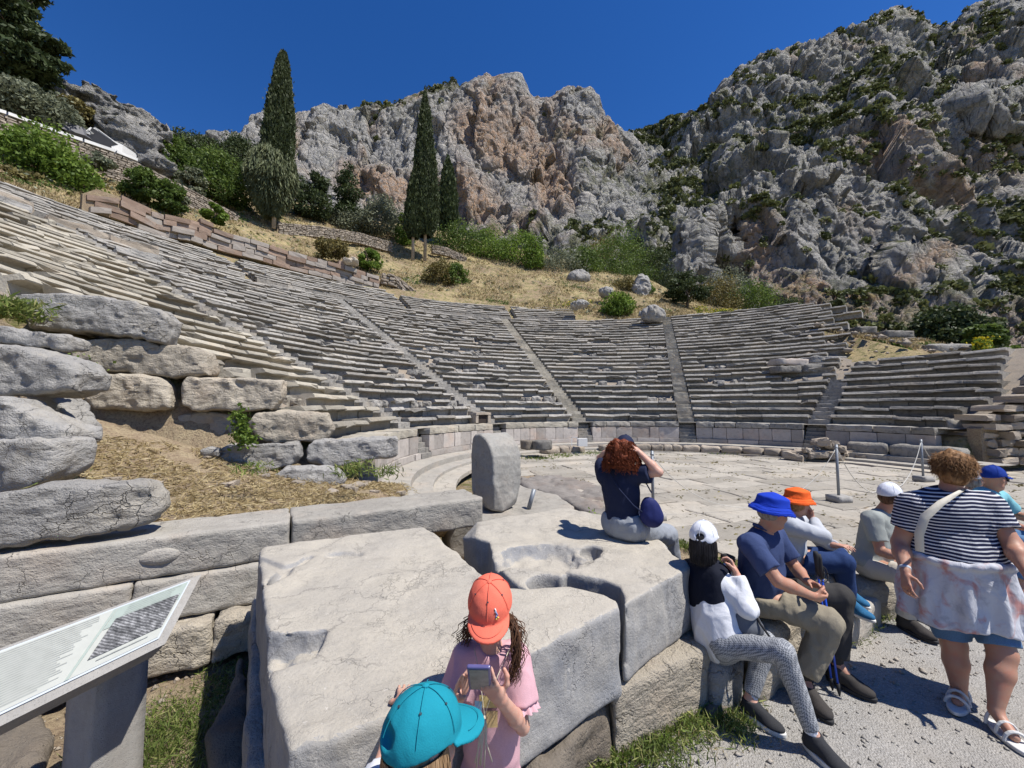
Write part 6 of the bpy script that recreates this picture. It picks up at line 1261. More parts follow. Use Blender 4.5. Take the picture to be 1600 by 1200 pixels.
def add_head(v, c, M, s, female=False):
    P = lambda r, f, u: c+M@(np.array([r, f, u])*s)
    v.ell(P(0, -.012, .022), np.array([.074, .094, .092])*s, M, .02); v.ell(P(0, .022, -.03), np.array([.060, .070, .080])*s, M, .03)
    v.ell(P(0, .052, -.088), np.array([.032, .034, .026])*s, M, .03); v.cap(P(-.045, .0, -.07), P(-.02, .05, -.092), .02*s, .018*s, .03); v.cap(P(.045, .0, -.07), P(.02, .05, -.092), .02*s, .018*s, .03)
    v.cap(P(0, .086, .012), P(0, .106, -.026), .009*s, .013*s, .012); v.cap(P(-.013, .094, -.03), P(.013, .094, -.03), .009*s, None, .01)
    v.cap(P(-.035, .082, .026), P(.035, .082, .026), .008*s, None, .014)
    v.cap(P(-.018, .086, -.056), P(.018, .086, -.056), .0075*s, None, .008); v.cap(P(-.015, .083, -.067), P(.015, .083, -.067), .008*s, None, .008)
    for q in (-1, 1):
        v.ell(P(q*.03, .088, .006), np.array([.015, .012, .010])*s, M, .008, 's'); v.cap(P(q*.045, .062, -.028), P(q*.038, .066, -.04), .018*s, .014*s, .02)
        v.ell(P(q*.076, -.004, -.004), np.array([.010, .020, .032])*s, M, .008); v.ell(P(q*.086, .002, -.002), np.array([.006, .010, .017])*s, M, .004, 's')
def add_hand(v, w, d, n, s=1.0, curl=.5, thumb=1, spread=.1, curls=None, rad=.0082):
    """palm, four unequal bent fingers and a thumb leaving the side of the palm. d: towards the fingers, n: out of the palm"""
    d = U_(d); n = U_(n-d*(np.dot(n, d))); l = np.cross(d, n)*thumb; Ls = (.070, .078, .073, .058)
    k = w+d*.085*s
    for i in range(4):
        o = (1.5-i)*.020*s; v.cap(w+l*o*.55+d*.015*s, k+l*o+d*(-.006 if i == 3 else 0), .0125*s, .0105*s, .012)
    v.cap(w-d*.02*s, w+d*.02*s, .024*s, .026*s, .02, flatv=n, flat=.72)
    for i in range(4):
        o = (1.5-i)*.020*s; p = k+l*o; c = curls[i] if curls else curl*(1+.12*i); a = 0.0; dd = U_(d+l*spread*(1.5-i)*.35)
        for j, f in enumerate((.46, .31, .23)):
            a += c*(.75, .95, .7)[j]; q = p+(dd*math.cos(a)+n*math.sin(a))*Ls[i]*s*f*1.02; v.cap(p, q, rad*s*(1.06-.1*j), rad*s*(.98-.1*j), .004); p = q
    p = w+l*.026*s+d*.018*s+n*.006*s; dirs = [U_(l*.85+d*.55+n*.35), U_(l*.35+d*.85+n*.55), U_(d*.8+n*(.3+curl*.6)-l*.1)]
    for j, L in enumerate((.036, .032, .026)): q = p+dirs[j]*L*s; v.cap(p, q, (.0125, .0105, .0095)[j]*s, (.0105, .0098, .0085)[j]*s, .006); p = q
def person(name, label, J, s=1.0, bulk=1.0, face=(0, 1, 0), up=(0, 0, 1), skin='skin', h=.007, hands=(), legs=True, cat='person', group='visitors', bust=0.0, belly=0.0, hipw=1.0, neckr=.052, footz=None):
    bones(name+' '+label[:24], J); base = np.array([J['pel'][0], J['pel'][1], GRAVEL]); T = empty('person', base, label, cat, group)
    pts = np.array(list(J.values())); v = Vol(pts.min(0)-.26*s, pts.max(0)+.24*s, h)
    M = basis(face, up); add_head(v, J['head'], M, s); torso(v, J, s, bulk, 0, bust, belly, hipw)
    v.cap(J['neck']-U_(J['neck']-J['pel'])*.03, J['head']-M[:, 2]*.06*s-M[:, 1]*.01, neckr*s*1.15, neckr*s, .03)
    for q in 'RL':
        if 'el'+q in J:
            v.cap(J['sh'+q], J['el'+q], .048*s*bulk, .038*s*bulk, .02); v.cap(J['el'+q], J['el'+q]+(J['wr'+q]-J['el'+q])*.35, .038*s*bulk, .040*s*bulk, .015); v.cap(J['el'+q]+(J['wr'+q]-J['el'+q])*.35, J['wr'+q], .040*s*bulk, .025*s, .015)
        if legs and 'kn'+q in J:
            v.cap(J['hip'+q], J['kn'+q], .078*s*bulk, .052*s*bulk, .03); m = J['kn'+q]+(J['an'+q]-J['kn'+q])*.35; v.cap(J['kn'+q], m, .050*s*bulk, .050*s*bulk, .02); v.cap(m, J['an'+q], .050*s*bulk, .034*s, .02)
            if 'to'+q in J:
                d_ = U_((J['to'+q]-J['an'+q])*[1, 1, 0]); v.cap(J['an'+q]+[0, 0, -.02], J['an'+q]*[1, 1, 0]+d_*.115*s+[0, 0, (footz if footz is not None else GRAVEL)+.048*s], .034*s, .026*s, .02)
    for (q, n_, kw) in hands:
        d = J['hd'+q]-J['wr'+q]; add_hand(v, J['wr'+q]+U_(d)*.015, d, np.asarray(n_, float), s*.97, **kw)
    v.build('body', skin, T, relax=1); return T, M
def torso(v, J, s, b, off, bust=0.0, belly=0.0, hipw=1.0):
    up = U_(J['neck']-J['pel']); lat = U_(J['shR']-J['shL']); fw = np.cross(up, lat); o = off
    C = J['pel']*.38+J['neck']*.62; W = J['pel']*.7+J['neck']*.3; lat2 = U_(J['hipR']-J['hipL']); MB_ = np.stack([lat, fw, up], 1)
    v.cap(J['shR']-lat*.02, J['shL']+lat*.02, .055*s*b+o, None, .03)
    v.ell(C, (.155*s*b+o, .105*s*b+o, .20*s+o), MB_, .05); v.ell(W, (.135*s*b+o, .100*s*b+o, .17*s+o), MB_, .05); v.ell(J['pel'], (.165*s*b*hipw+o, .12*s*b*hipw+o, .13*s+o), MB_, .05)
    v.cap(J['neck']-up*.05*s, J['shR']-lat*.03, .045*s+o, .05*s*b+o, .03); v.cap(J['neck']-up*.05*s, J['shL']+lat*.03, .045*s+o, .05*s*b+o, .03)
    if bust:
        for q in (-1, 1): v.ell(C+lat*q*.065*s+fw*.085*s+up*.03*s, (.06*s*bust+o,)*3, None, .04)
    if belly: v.ell(W+fw*.06*s, (.13*s*belly+o, .09*s*belly+o, .13*s*belly+o), MB_, .05)
    return up, lat, fw
FOLD = lambda amp, sc=7.0, sd=0.0: (lambda P: -1.35*amp*(0.6*ridged(P*[1, 1, .55], 2, sc, s=sd)-.3)+amp*.25*fbm(P, 2, sc*2.6, s=sd))
def shirt(T, J, mat, s=1.0, bulk=1.0, sleeve=.55, off=.016, hem=-.02, name='shirt', neck=.075, h=.0085, fold=.008, srad=1.0, bust=0.0, belly=0.0, hipw=1.0, long=False, sd=0.0, neckoff=(0, 0, 0), sleeves='RL', loose=0.0, cuff=None, openneck=None):
    pts = np.array([J[k] for k in J if k[:2] in ('sh', 'el', 'wr', 'pe', 'ne', 'hi')]); v = Vol(pts.min(0)-.24*s, pts.max(0)+.2*s, h); up, lat, fw = torso(v, J, s, bulk, off, bust, belly, hipw)
    if loose: MB_ = np.stack([lat, fw, up], 1); v.ell(J['pel']*.8+J['neck']*.2, (.17*s*bulk+off+loose, .13*s*bulk+off+loose, .2*s), MB_, .06)
    for q in sleeves:
        a, e, w = J['sh'+q], J['el'+q], J['wr'+q]; r = .056*s*bulk*srad+off
        if long: v.cap(a, e, r, .044*s*srad+off, .03); v.cap(e, w-U_(w-e)*.01, .044*s*srad+off, .032*s*srad+off*.6, .02, fe=True)
        else: v.cap(a, a+(e-a)*sleeve, r, .056*s*srad+off*1.15, .03, fe=True)
    v.disp(FOLD(fold, 6.5, sd))
    v.cut(J['pel']+up*hem*s, -up, .006)
    nc = J['neck']+up*.035*s+np.array(neckoff); v.ell(nc, (neck*s, neck*s, .05*s), np.stack([lat, fw, up], 1), .008, 's')
    return v.build(name, mat, T)
def trousers(T, J, mat, s=1.0, bulk=1.0, off=.014, length=.97, name='trousers', cuffr=.058, h=.0085, fold=.007, hipw=1.0, sd=3.0, kneer=.062, top=.06, sides='RL', thighr=.088):
    pts = np.array([J[k] for k in J if k[:2] in ('kn', 'an', 'hi', 'pe')]); v = Vol(pts.min(0)-.24*s, pts.max(0)+.24*s, h); up = U_(J['neck']-J['pel']); lat = U_(J['shR']-J['shL']); fw = np.cross(up, lat); MB_ = np.stack([lat, fw, up], 1)
    v.ell(J['pel'], (.165*s*bulk*hipw+off, .12*s*bulk*hipw+off, .15*s), MB_, .04); v.cap(J['hipR'], J['hipL'], .09*s*bulk*hipw+off, None, .04)
    for q in sides:
        a, k, n = J['hip'+q], J['kn'+q], J['an'+q]; e = k+(n-k)*length if length > 0 else a+(k-a)*(1+length); 
        if length > 0: v.cap(a, k, thighr*s*bulk+off, kneer*s+off, .03); v.cap(k, e, kneer*s+off, cuffr*s, .02, fe=True)
        else: v.cap(a, e, thighr*s*bulk+off, (kneer+.018)*s+off, .03, fe=True)
    v.disp(FOLD(fold, 7.5, sd))
    def topcut(P): Q = P-J['pel']; return np.maximum(np.maximum(top*s-Q@up, np.abs(Q@fw)-.16*s*bulk), np.abs(Q@lat)-.26*s*bulk)
    vfunc(v, J['pel']-.32, J['pel']+.32, topcut, .006, 's')
    return v.build(name, mat, T)
def shoe(T, an, toe, mat='rubber_black', sole='rubber_white', s=1.0, z=None, name='shoe', h=.006, laces=False, solez=.022, upper=True):
    d = toe-an; d[2] = 0; d = U_(d); z = (min(an[2], toe[2])-.06) if z is None else z; L = .255*s; heel = np.array([an[0], an[1], z])-d*.055*s; tip = heel+d*L; lat = np.array([-d[1], d[0], 0]); M = np.stack([lat, d, [0, 0, 1]], 1)
    v = Vol(np.minimum(heel, tip)-.09, np.maximum(heel, tip)+[.09, .09, .16], h); g0 = z+solez*s
    v.ell(heel+d*.06*s+[0, 0, .045*s], (.040*s, .068*s, .046*s), M, .02); v.ell(heel+d*.178*s+[0, 0, .034*s], (.049*s, .078*s, .037*s), M, .03); v.cap(heel+d*.055*s+[0, 0, .05*s], an*[1, 1, 0]+[0, 0, z+.11*s], .042*s, .043*s, .02); v.cap(an*[1, 1, 0]+[0, 0, z+.085*s], heel+d*.155*s+[0, 0, .05*s], .044*s, .036*s, .02)
    v.cut([0, 0, g0], (0, 0, -1), .002); v.cut([0, 0, z+.115*s], (0, 0, 1), .004); sh = v.build(name, mat, T) if upper else None
    w = Vol(np.minimum(heel, tip)-.08, np.maximum(heel, tip)+.08, h)
    def fn(P): Q = (P-(heel+d*L*.5))@M; e = np.sqrt((Q[..., 0]/(.047*s*(1+.12*Q[..., 1]/(L/2))))**2+(Q[..., 1]/(L*.53))**2); return np.maximum((e-1)*.045*s, np.abs(P[..., 2]-(z+solez*s*.5))-solez*s*.55)
    vfunc(w, w.lo, w.lo+w.h*w.n, fn); so_ = w.build('sole' if upper else name, sole, sh if upper else T); sh = sh or so_
    if laces:
        mb = MB()
        for i in range(4):
            c = heel+d*(.10+.028*i)*s+[0, 0, (.088-.012*i)*s]
            for q in (-1, 1): V, Fc = tube([c-lat*.03*s*q-d*.012*s-[0, 0, .014], c+[0, 0, .004], c+lat*.03*s*q+d*.012*s-[0, 0, .014]], .0022, 5); mb.add(V, Fc)
        mb.build('laces', 'rubber_white', sh)
    return sh
def bucket_hat(T, c, M, mat, s=1.0, brim=.038, h=.006):
    v = Vol(c-.24*s, c+.26*s, h)
    def fn(P):
        Q = (P-c)@M/s; Q = Q-[0, -.008, 0]; rho = np.hypot(Q[..., 0]*1.13, Q[..., 1]*.95); z = Q[..., 2]; R = .103-.10*np.maximum(z-.03, 0)-2.2*np.maximum(z-.085, 0)**1.5*6; cr = np.maximum(np.maximum((rho-R)*.9, z-.122), .02-z)
        zb = .034-(rho-.095)*1.05+.005*np.sin(np.arctan2(Q[..., 1], Q[..., 0])*3+1); br = np.maximum(np.maximum((np.abs(z-zb)-.0085)*.75, rho-.099-brim), .088-rho); return np.minimum(cr, br)*s
    vfunc(v, v.lo, v.lo+v.h*v.n, fn); v.disp(lambda P: .003*ridged(P, 2, 9)*smooth(.03, .06, ((P-c)@M/s)[:, 2])); o = v.build('bucket_hat', mat, T, relax=2)
    mb = MB()
    for r_, z_ in ((.122, .014), (.134, .001), (.1045, .034)):
        a = np.linspace(0, 2*math.pi, 49); P = [c+M@(np.array([r_*math.cos(t)/1.13, r_*math.sin(t)/.95-.008, z_+.006+(.004*math.sin(t*5))])*s) for t in a]; V, Fc = tube(P, .0012, 4, False); mb.add(V, Fc)
    mb.build('stitching', mat, o); return o
def ball_cap(T, c, M, mat, s=1.0, h=.005, tilt=-.12, strap=False, name='cap', bill=.075, eyelets=True, seam=True, billw=.078):
    v = Vol(c-.2*s, c+.28*s, h)
    def fn(P):
        Q = (P-c)@M/s; x, y, z = Q[..., 0], Q[..., 1]+.008, Q[..., 2]
        e = (np.sqrt((x/.088)**2+(y/.104)**2+((z-.018)/.108)**2)-1)*.09; lowz = .018+.28*np.minimum(y, 0); cr = np.maximum(e, lowz-z)
        yb = y-.092; zz = z-(.022+tilt*yb-.9*x*x*3.2); bl = np.maximum(np.abs(zz)-max(.0055, h*1.05/s), np.maximum((np.sqrt((x/billw)**2+((y-.060)/(.05+bill))**2)-1)*.07, -(y-.05)))
        return np.minimum(cr, bl)*s
    vfunc(v, v.lo, v.lo+v.h*v.n, fn)
    if strap: v.ell(c+M@(np.array([0, -.115, .045])*s), np.array([.036, .03, .028])*s, M, .006, 's')
    v.disp(lambda P: .0016*ridged(P, 2, 14)*smooth(.10, .06, ((P-c)@M/s)[:, 1])); o = v.build(name, mat, T, relax=2); mb = MB(); P3 = lambda x, y, z: c+M@(np.array([x, y-.008, z])*s)
    V, Fc = tube([P3(0, 0, .120), P3(0, 0, .1285), P3(0, 0, .131)], [.009*s, .009*s, .004*s], 10); mb.add(V, Fc)
    if seam:
        for k in range(3):
            a = k*math.pi/3+math.pi/6*0+.0; Q = []
            for t in np.linspace(-1.35, 1.35, 25): Q.append(P3(.0895*math.sin(t)*math.cos(a+math.pi/2), .1055*math.sin(t)*math.sin(a+math.pi/2), .018+.1095*math.cos(t)))
            Q = [q for q in Q if ((q-c)@M/s)[2] > .028]; V, Fc = tube(Q, .0012*s, 4, False); mb.add(V, Fc)
        Q = [P3(billw*.80*math.cos(t), .058+(.05+bill)*.86*math.sin(t), .0325+tilt*((.05+bill)*.86*math.sin(t)-.03)-2.88*(billw*.8*math.cos(t))**2) for t in np.linspace(.45, math.pi-.45, 20)]; V, Fc = tube(Q, .001*s, 4, False); mb.add(V, Fc)
    mb.build('seams', mat, o)
    if eyelets:
        mb = MB()
        for k in range(6):
            a = math.pi/6+k*math.pi/3; t = .72; q = P3(.0885*math.sin(t)*math.cos(a), .1045*math.sin(t)*math.sin(a), .018+.109*math.cos(t)); nrm = U_(M@np.array([math.sin(t)*math.cos(a), math.sin(t)*math.sin(a), math.cos(t)])); V, Fc = tube([q-nrm*.001, q+nrm*.0016*s], .0034*s, 8); mb.add(V, Fc)
        mb.build('eyelets', 'eyelet_thread', o)
    return o
def glasses(T, c, M, s=1.0):
    mb = MB(); P = lambda r, f, u: c+M@(np.array([r, f, u])*s)
    for q in (-1, 1):
        V, Fc = gridbox(P(q*.031, .098, .004), M[:, 0]*.026*s, M[:, 1]*.003, M[:, 2]*.017*s, (4, 1, 3), 0, 1, 0, 0); mb.add(V, Fc); V, Fc = tube([P(q*.058, .09, .012), P(q*.075, .03, .010), P(q*.08, -.005, .004)], .0025, 5); mb.add(V, Fc)
    V, Fc = tube([P(-.01, .1, .01), P(.01, .1, .01)], .002, 5); mb.add(V, Fc); mb.build('sunglasses', 'lens', T, True)
def eyes(T, c, M, s=1.0):
    mb = MB()
    for q in (-1, 1): V, Fc = gridbox(c+M@(np.array([q*.03, .079, .006])*s), M[:, 0]*.011*s, M[:, 1]*.011*s, M[:, 2]*.011*s, (4, 4, 4), 0, 1, 0, 1.0); mb.add(V, Fc)
    e = mb.build('eyes', 'eye_white', T, True); mb = MB()
    for q in (-1, 1): V, Fc = gridbox(c+M@(np.array([q*.03, .0885, .006])*s), M[:, 0]*.005*s, M[:, 1]*.002*s, M[:, 2]*.005*s, (3, 1, 3), 0, 1, 0, .8); mb.add(V, Fc)
    mb.build('pupils', 'lens', e, True)
def hairvol(T, c, M, mat, parts, s=1.0, cuts=(), h=.006, amp=.006, f=22, name='hair'):
    v = Vol(c-.3*s, c+.24*s, h)
    for (p, r) in parts: v.ell(c+M@(np.array(p)*s), np.array(r)*s, M, .02)
    for (p, r) in cuts: v.ell(c+M@(np.array(p)*s), np.array(r)*s, M, .01, 's')
    v.disp(lambda P: amp*ridged((P@M)*[1, 1, .3], 2, f)); return v.build(name, mat, T)
def strands(T, paths, rad, mat, name='hair_strands', n=4):
    mb = MB()
    for p in paths: V, Fc = tube(p, np.linspace(rad, rad*.35, len(p)), n, False); mb.add(V, Fc)
    return mb.build(name, mat, T, True)
at = aty
# cloths
cloth('navy_knit', (.018, .024, .055), .15); cloth('grey_cotton', (.27, .29, .32), .06, fold=.01); cloth('pink_cotton', (.60, .36, .40), .05); cloth('white_cotton', (.66, .67, .70), .04, fold=.012); cloth('pale_grey_knit', (.44, .46, .50), .06)
cloth('blue_polo', (.042, .062, .145), .12, fold=.008); cloth('khaki', (.25, .22, .165), .08, fold=.012); cloth('shaded_leg_and_sock', (.045, .043, .042), .1); cloth('denim_dark', (.022, .045, .13), .25, 300); cloth('denim_blue', (.09, .17, .30), .2, 300); cloth('sage_cotton', (.30, .32, .30), .06, fold=.009); cloth('stone_cotton', (.46, .43, .38), .05)
cloth('hat_blue', (.012, .045, .42), .06); cloth('hat_orange', (.80, .13, .025), .05); cloth('cap_coral', (.80, .17, .11), .04, fold=.002); cloth('cap_teal', (.012, .235, .31), .04, fold=.002); cloth('cap_white', (.70, .72, .78), .03, fold=.003); cloth('cap_royal', (.012, .04, .25), .06); cloth('turquoise', (.20, .46, .52), .05); cloth('vest_black', (.012, .014, .024), .2); cloth('bag_navy', (.02, .026, .11), .08, fold=.006, rough=.6); cloth('bag_grey', (.12, .13, .15), .1); cloth('strap_cream', (.60, .56, .47), .05); cloth('shoe_black', (.035, .036, .04), .3, 400); cloth('shoe_blue', (.03, .13, .26), .3, 300); cloth('shoe_brown', (.05, .045, .042), .2); cloth('sandal_pink', (.55, .36, .36), .1); cloth('cord_cream', (.58, .53, .42), .08)
def stripes(t, col):
    sp = t.n('ShaderNodeSeparateXYZ'); t.l(t.map(t.geo, (1, 1, 1), (0, 0, 0)), sp.inputs[0]); w = t.math('FRACT', t.math('MULTIPLY', t.math('ADD', sp.outputs[2], t.math('MULTIPLY', t.noise(3.5, 2, .4), .05)), 44.0)); return t.mix(t.ramp(w, [(.0, 0.0), (.57, 0.0), (.60, 1.0), (.94, 1.0), (.97, 0.0)]), (.014, .018, .05), (.62, .62, .64))
cloth('striped_cotton', (.1, .1, .1), extra=stripes, fold=.006)
def tiedye(t, col):
    c = t.mix(t.ramp(t.noise(4.2, 4, .6, dist=1.2), [(.50, 0.0), (.62, .8)]), (.50, .51, .55), (.45, .17, .14)); return t.mix(t.ramp(t.noise(9, 5, .7), [(.52, 0.0), (.66, .7)]), c, (.30, .31, .35))
cloth('tie_dye', (.5, .5, .5), extra=tiedye, fold=.014)
def checks(t, col):
    c = t.n('ShaderNodeTexChecker'); t.l(t.map(t.geo, (1, 1, 1), (.5, .4, .3)), c.inputs[0]); c.inputs['Scale'].default_value = 115; return t.mix(t.math('MULTIPLY', c.outputs['Fac'], 1.0), (.40, .41, .42), (.13, .14, .16))
cloth('check_fabric', (.3, .3, .3), extra=checks, fold=.004)

# ---- man in the blue bucket hat with trekking poles
J = dict(head=at(1207, 800, 2.95), neck=at(1193, 829, 3.0), shR=at(1173, 852, 2.86), shL=at(1210, 838, 3.17), elR=at(1216, 908, 2.72), wrR=at(1268, 931, 2.74), hdR=at(1287, 936, 2.76), elL=at(1243, 887, 3.1), wrL=at(1262, 909, 2.9), hdL=at(1280, 916, 2.82), pel=at(1182, 925, 3.08), hipR=at(1190, 935, 2.99), hipL=at(1198, 922, 3.16), knR=at(1294, 972, 2.80), anR=at(1256, 1055, 2.86), toR=at(1285, 1092, 2.70), knL=at(1312, 932, 3.02), anL=at(1306, 1030, 3.02), toL=at(1328, 1050, 2.95))
T, M = person('person', 'seated man in a royal blue bucket hat and navy polo shirt holding two blue poles', J, 1.0, 1.08, (.95, .12, -.16), (.15, 0, 1), 'skin_tan', belly=.9, hands=(('R', (.2, .8, .4), dict(curl=.85, thumb=1)), ('L', (-.2, -.7, -.4), dict(curl=.85, thumb=-1))))
shirt(T, J, 'blue_polo', 1.0, 1.1, sleeve=.72, belly=.95, hem=-.03, neck=.06, fold=.009); trousers(T, J, 'khaki', 1.0, 1.08, cuffr=.082, kneer=.075, length=.93, sides='R', fold=.012); trousers(T, J, 'shaded_leg_and_sock', 1.0, 1.05, cuffr=.075, kneer=.07, length=.93, sides='L', top=-.02, name='trouser_leg', hipw=.9)  # far leg gets a darker cloth, its shadow put into the colour
v = Vol(J['neck']-.12, J['neck']+.12, .006); a = np.linspace(0, 6.28, 14)
for q in range(13):
    f_ = lambda t: J['neck']+M[:, 0]*.062*math.cos(t)+M[:, 1]*(.068*math.sin(t)+.005)+M[:, 2]*(.012-.03*math.sin(t)*.6); v.cap(f_(a[q]), f_(a[q+1]), .013, .013, .006)
v.build('collar', 'blue_polo', T); bucket_hat(T, J['head']+M[:, 2]*.012, M, 'hat_blue', 1.1); eyes(T, J['head'], M)
hairvol(T, J['head'], M, 'hair_grey', [((0, -.03, .0), (.079, .075, .075))], cuts=[((0, .09, -.02), (.12, .07, .12))], amp=.002)
shoe(T, J['anR'], J['toR'], 'shoe_brown', 'rubber_black', 1.12, GRAVEL+.005); shoe(T, J['anL'], J['toL'], 'shoe_brown', 'rubber_black', 1.1, GRAVEL+.005)
for q in 'RL': V, Fc = tube([J['kn'+q]+(J['an'+q]-J['kn'+q])*.84, J['an'+q]+[0, 0, -.02]], [.046, .043], 14); mk('sock', V, Fc, 'shaded_leg_and_sock', T)
for i, (g1, t1, lab) in enumerate((((1274, 862), (1301, 1079), 'blue trekking pole with black grip, tip nearer the seated man'), ((1279, 866), (1312, 1088), 'blue trekking pole with black grip, tip farther from the seated man'))):
    a = at(*g1, 2.86); b = atz(t1[0], t1[1], GRAVEL+.01); T2 = empty('trekking_pole', b, lab, 'trekking pole', 'blue trekking poles'); d = b-a
    flat('pole_blue', (.02, .08, .55), .3, .5, var=.03) if i == 0 else None
    V, Fc = tube([a+d*.16, a+d*.93], [.008, .0065], 8); mk('shaft', V, Fc, 'pole_blue', T2); V, Fc = tube([a, a+d*.03, a+d*.1, a+d*.17], [.014, .017, .014, .013], 10); mk('grip', V, Fc, 'rubber_black', T2); V, Fc = tube([a+d*.91, a+d*.97, b], [.012, .011, .004], 8); mk('tip', V, Fc, 'rubber_black', T2)
    t_ = np.linspace(0, 6.28, 20); V, Fc = tube([a+d*.08+np.array([.03*math.cos(x)+.02, .01*math.sin(x), .05*math.sin(x)-.06]) for x in t_], .004, 5); mk('wrist_strap', V, Fc, 'rubber_black', T2)
# ---- woman in the orange bucket hat
J = dict(head=at(1247, 785, 3.72), neck=at(1235, 806, 3.78), shR=at(1236, 822, 3.62), shL=at(1250, 812, 3.95), elR=at(1284, 838, 3.50), wrR=at(1271, 813, 3.66), hdR=at(1263, 802, 3.72), elL=at(1286, 848, 3.95), wrL=at(1303, 852, 3.72), hdL=at(1315, 853, 3.66), pel=at(1225, 876, 3.82), hipR=at(1232, 880, 3.72), hipL=at(1238, 872, 3.9), knR=at(1318, 878, 3.56), anR=at(1325, 934, 3.58), toR=at(1352, 950, 3.45), knL=at(1310, 868, 3.85), anL=at(1322, 925, 3.8), toL=at(1340, 938, 3.7))
T, M = person('person', 'seated woman in an orange bucket hat and pale grey top, hand at her chin', J, .97, .98, (.93, .25, -.08), skin='skin', bust=.9, footz=-.115, hands=(('R', (-.3, .6, .6), dict(curl=.9, thumb=1)), ('L', (.1, 0, -1), dict(curl=.4, thumb=1))))
shirt(T, J, 'pale_grey_knit', .97, 1.02, long=True, hem=-.07, bust=1.0, srad=1.1, loose=.015); trousers(T, J, 'denim_dark', .97, 1.05, cuffr=.062, kneer=.068, length=.95)
bucket_hat(T, J['head']+M[:, 2]*.012, M, 'hat_orange', 1.08); glasses(T, J['head'], M, 1.0); hairvol(T, J['head'], M, 'hair_copper', [((0, -.03, -.01), (.082, .08, .08))], cuts=[((0, .09, -.02), (.12, .075, .12))], amp=.003)
shoe(T, J['anR'], J['toR'], 'shoe_blue', 'rubber_white', 1.0, -.115, laces=True); shoe(T, J['anL'], J['toL'], 'shoe_blue', 'rubber_white', 1.0, -.115)
# ---- man in the grey shirt and white cap
J = dict(head=at(1391, 776, 4.0), neck=at(1377, 798, 4.06), shR=at(1362, 812, 3.93), shL=at(1393, 812, 4.25), elR=at(1376, 862, 3.85), wrR=at(1412, 873, 3.68), hdR=at(1424, 876, 3.62), elL=at(1402, 856, 4.2), wrL=at(1424, 868, 3.95), hdL=at(1432, 870, 3.9), pel=at(1360, 880, 4.06), hipR=at(1368, 886, 3.96), hipL=at(1378, 880, 4.14), knR=at(1428, 903, 3.66), anR=at(1414, 966, 3.72), toR=at(1440, 985, 3.6), knL=at(1440, 893, 3.9), anL=at(1440, 955, 3.9), toL=at(1458, 966, 3.8))
T, M = person('person', 'seated man in a sage grey T-shirt, white cap and sunglasses', J, 1.0, 1.08, (.93, .2, -.1), skin='skin_tan', belly=.8, hands=(('R', (0, 0, -1), dict(curl=.5, thumb=1)), ('L', (0, 0, -1), dict(curl=.5, thumb=-1))))
shirt(T, J, 'sage_cotton', 1.0, 1.12, sleeve=.68, belly=.9, hem=-.04); trousers(T, J, 'stone_cotton', 1.0, 1.05, cuffr=.07, kneer=.072, length=.93); ball_cap(T, J['head']+M[:, 2]*.01, M, 'cap_white', 1.05, h=.006, eyelets=False); glasses(T, J['head'], M)
hairvol(T, J['head'], M, 'hair_brown', [((0, -.03, -.005), (.080, .078, .08))], cuts=[((0, .08, -.02), (.12, .07, .12))], amp=.002); shoe(T, J['anR'], J['toR'], 'shoe_brown', 'rubber_black', 1.15, GRAVEL+.005); shoe(T, J['anL'], J['toL'], 'shoe_brown', 'rubber_black', 1.1, GRAVEL+.005)
# ---- woman walking past in the striped top
J = dict(head=at(1489, 732, 2.86), neck=at(1482, 764, 2.86), shL=at(1428, 792, 2.92), shR=at(1541, 792, 2.78), elL=at(1406, 848, 2.95), wrL=at(1415, 893, 2.80), hdL=at(1416, 915, 2.76), elR=at(1581, 850, 2.66), wrR=at(1606, 896, 2.52), hdR=at(1616, 915, 2.48), pel=at(1492, 888, 2.86), hipL=at(1466, 905, 2.9), hipR=at(1526, 907, 2.82), knL=at(1490, 1005, 2.86), anL=at(1500, 1089, 2.84), toL=at(1488, 1118, 2.66), knR=at(1566, 1020, 2.66), anR=at(1556, 1108, 2.60), toR=at(1590, 1142, 2.46))
T, M = person('person', 'woman walking away in a striped top with a pale cardigan tied at her waist', J, 1.03, 1.28, (.62, .72, -.1), skin='skin_tan', h=.0075, bust=1.1, hipw=1.12, belly=.9, hands=(('L', (.9, .1, .2), dict(curl=.45, thumb=1)), ('R', (-.9, .2, .1), dict(curl=.45, thumb=-1))))
shirt(T, J, 'striped_cotton', 1.03, 1.32, sleeve=.62, srad=1.05, off=.022, hem=.02, belly=.95, bust=1.1, hipw=1.1, neck=.085, neckoff=tuple(-M[:, 1]*.06), fold=.008, loose=.01)
trousers(T, J, 'denim_blue', 1.03, 1.30, off=.014, length=-.10, hipw=1.12, name='shorts', top=.02, thighr=.09)
v = Vol(J['pel']-[.5, .5, .7], J['pel']+[.5, .5, .3], .009)
def wrap(P):
    Q = P-J['pel']; lat = U_((J['shR']-J['shL'])*[1, 1, 0]); fw = np.array([-lat[1], lat[0], 0]); x, y, z = Q@lat, Q@fw, Q[..., 2]; a = np.arctan2(y, x); zt = .085; grow = 1+np.clip(zt-z, 0, .5)*.42
    e = np.sqrt((x/(.262*grow))**2+(y/(.215*grow))**2); fold = .014*np.sin(a*9+z*6)+.008*np.sin(a*17-z*9); d = np.abs((e-1)*.23-fold*np.clip((zt-z)*4, 0, 1))-.009; low = -.30-.07*np.sin(a*1.0+2.6)-.05*np.sin(a*2+1.0)
    return np.maximum(np.maximum(d, z-zt), low-z)
vfunc(v, v.lo, v.lo+v.h*v.n, wrap); lat = U_((J['shR']-J['shL'])*[1, 1, 0]); fwd = np.array([-lat[1], lat[0], 0])
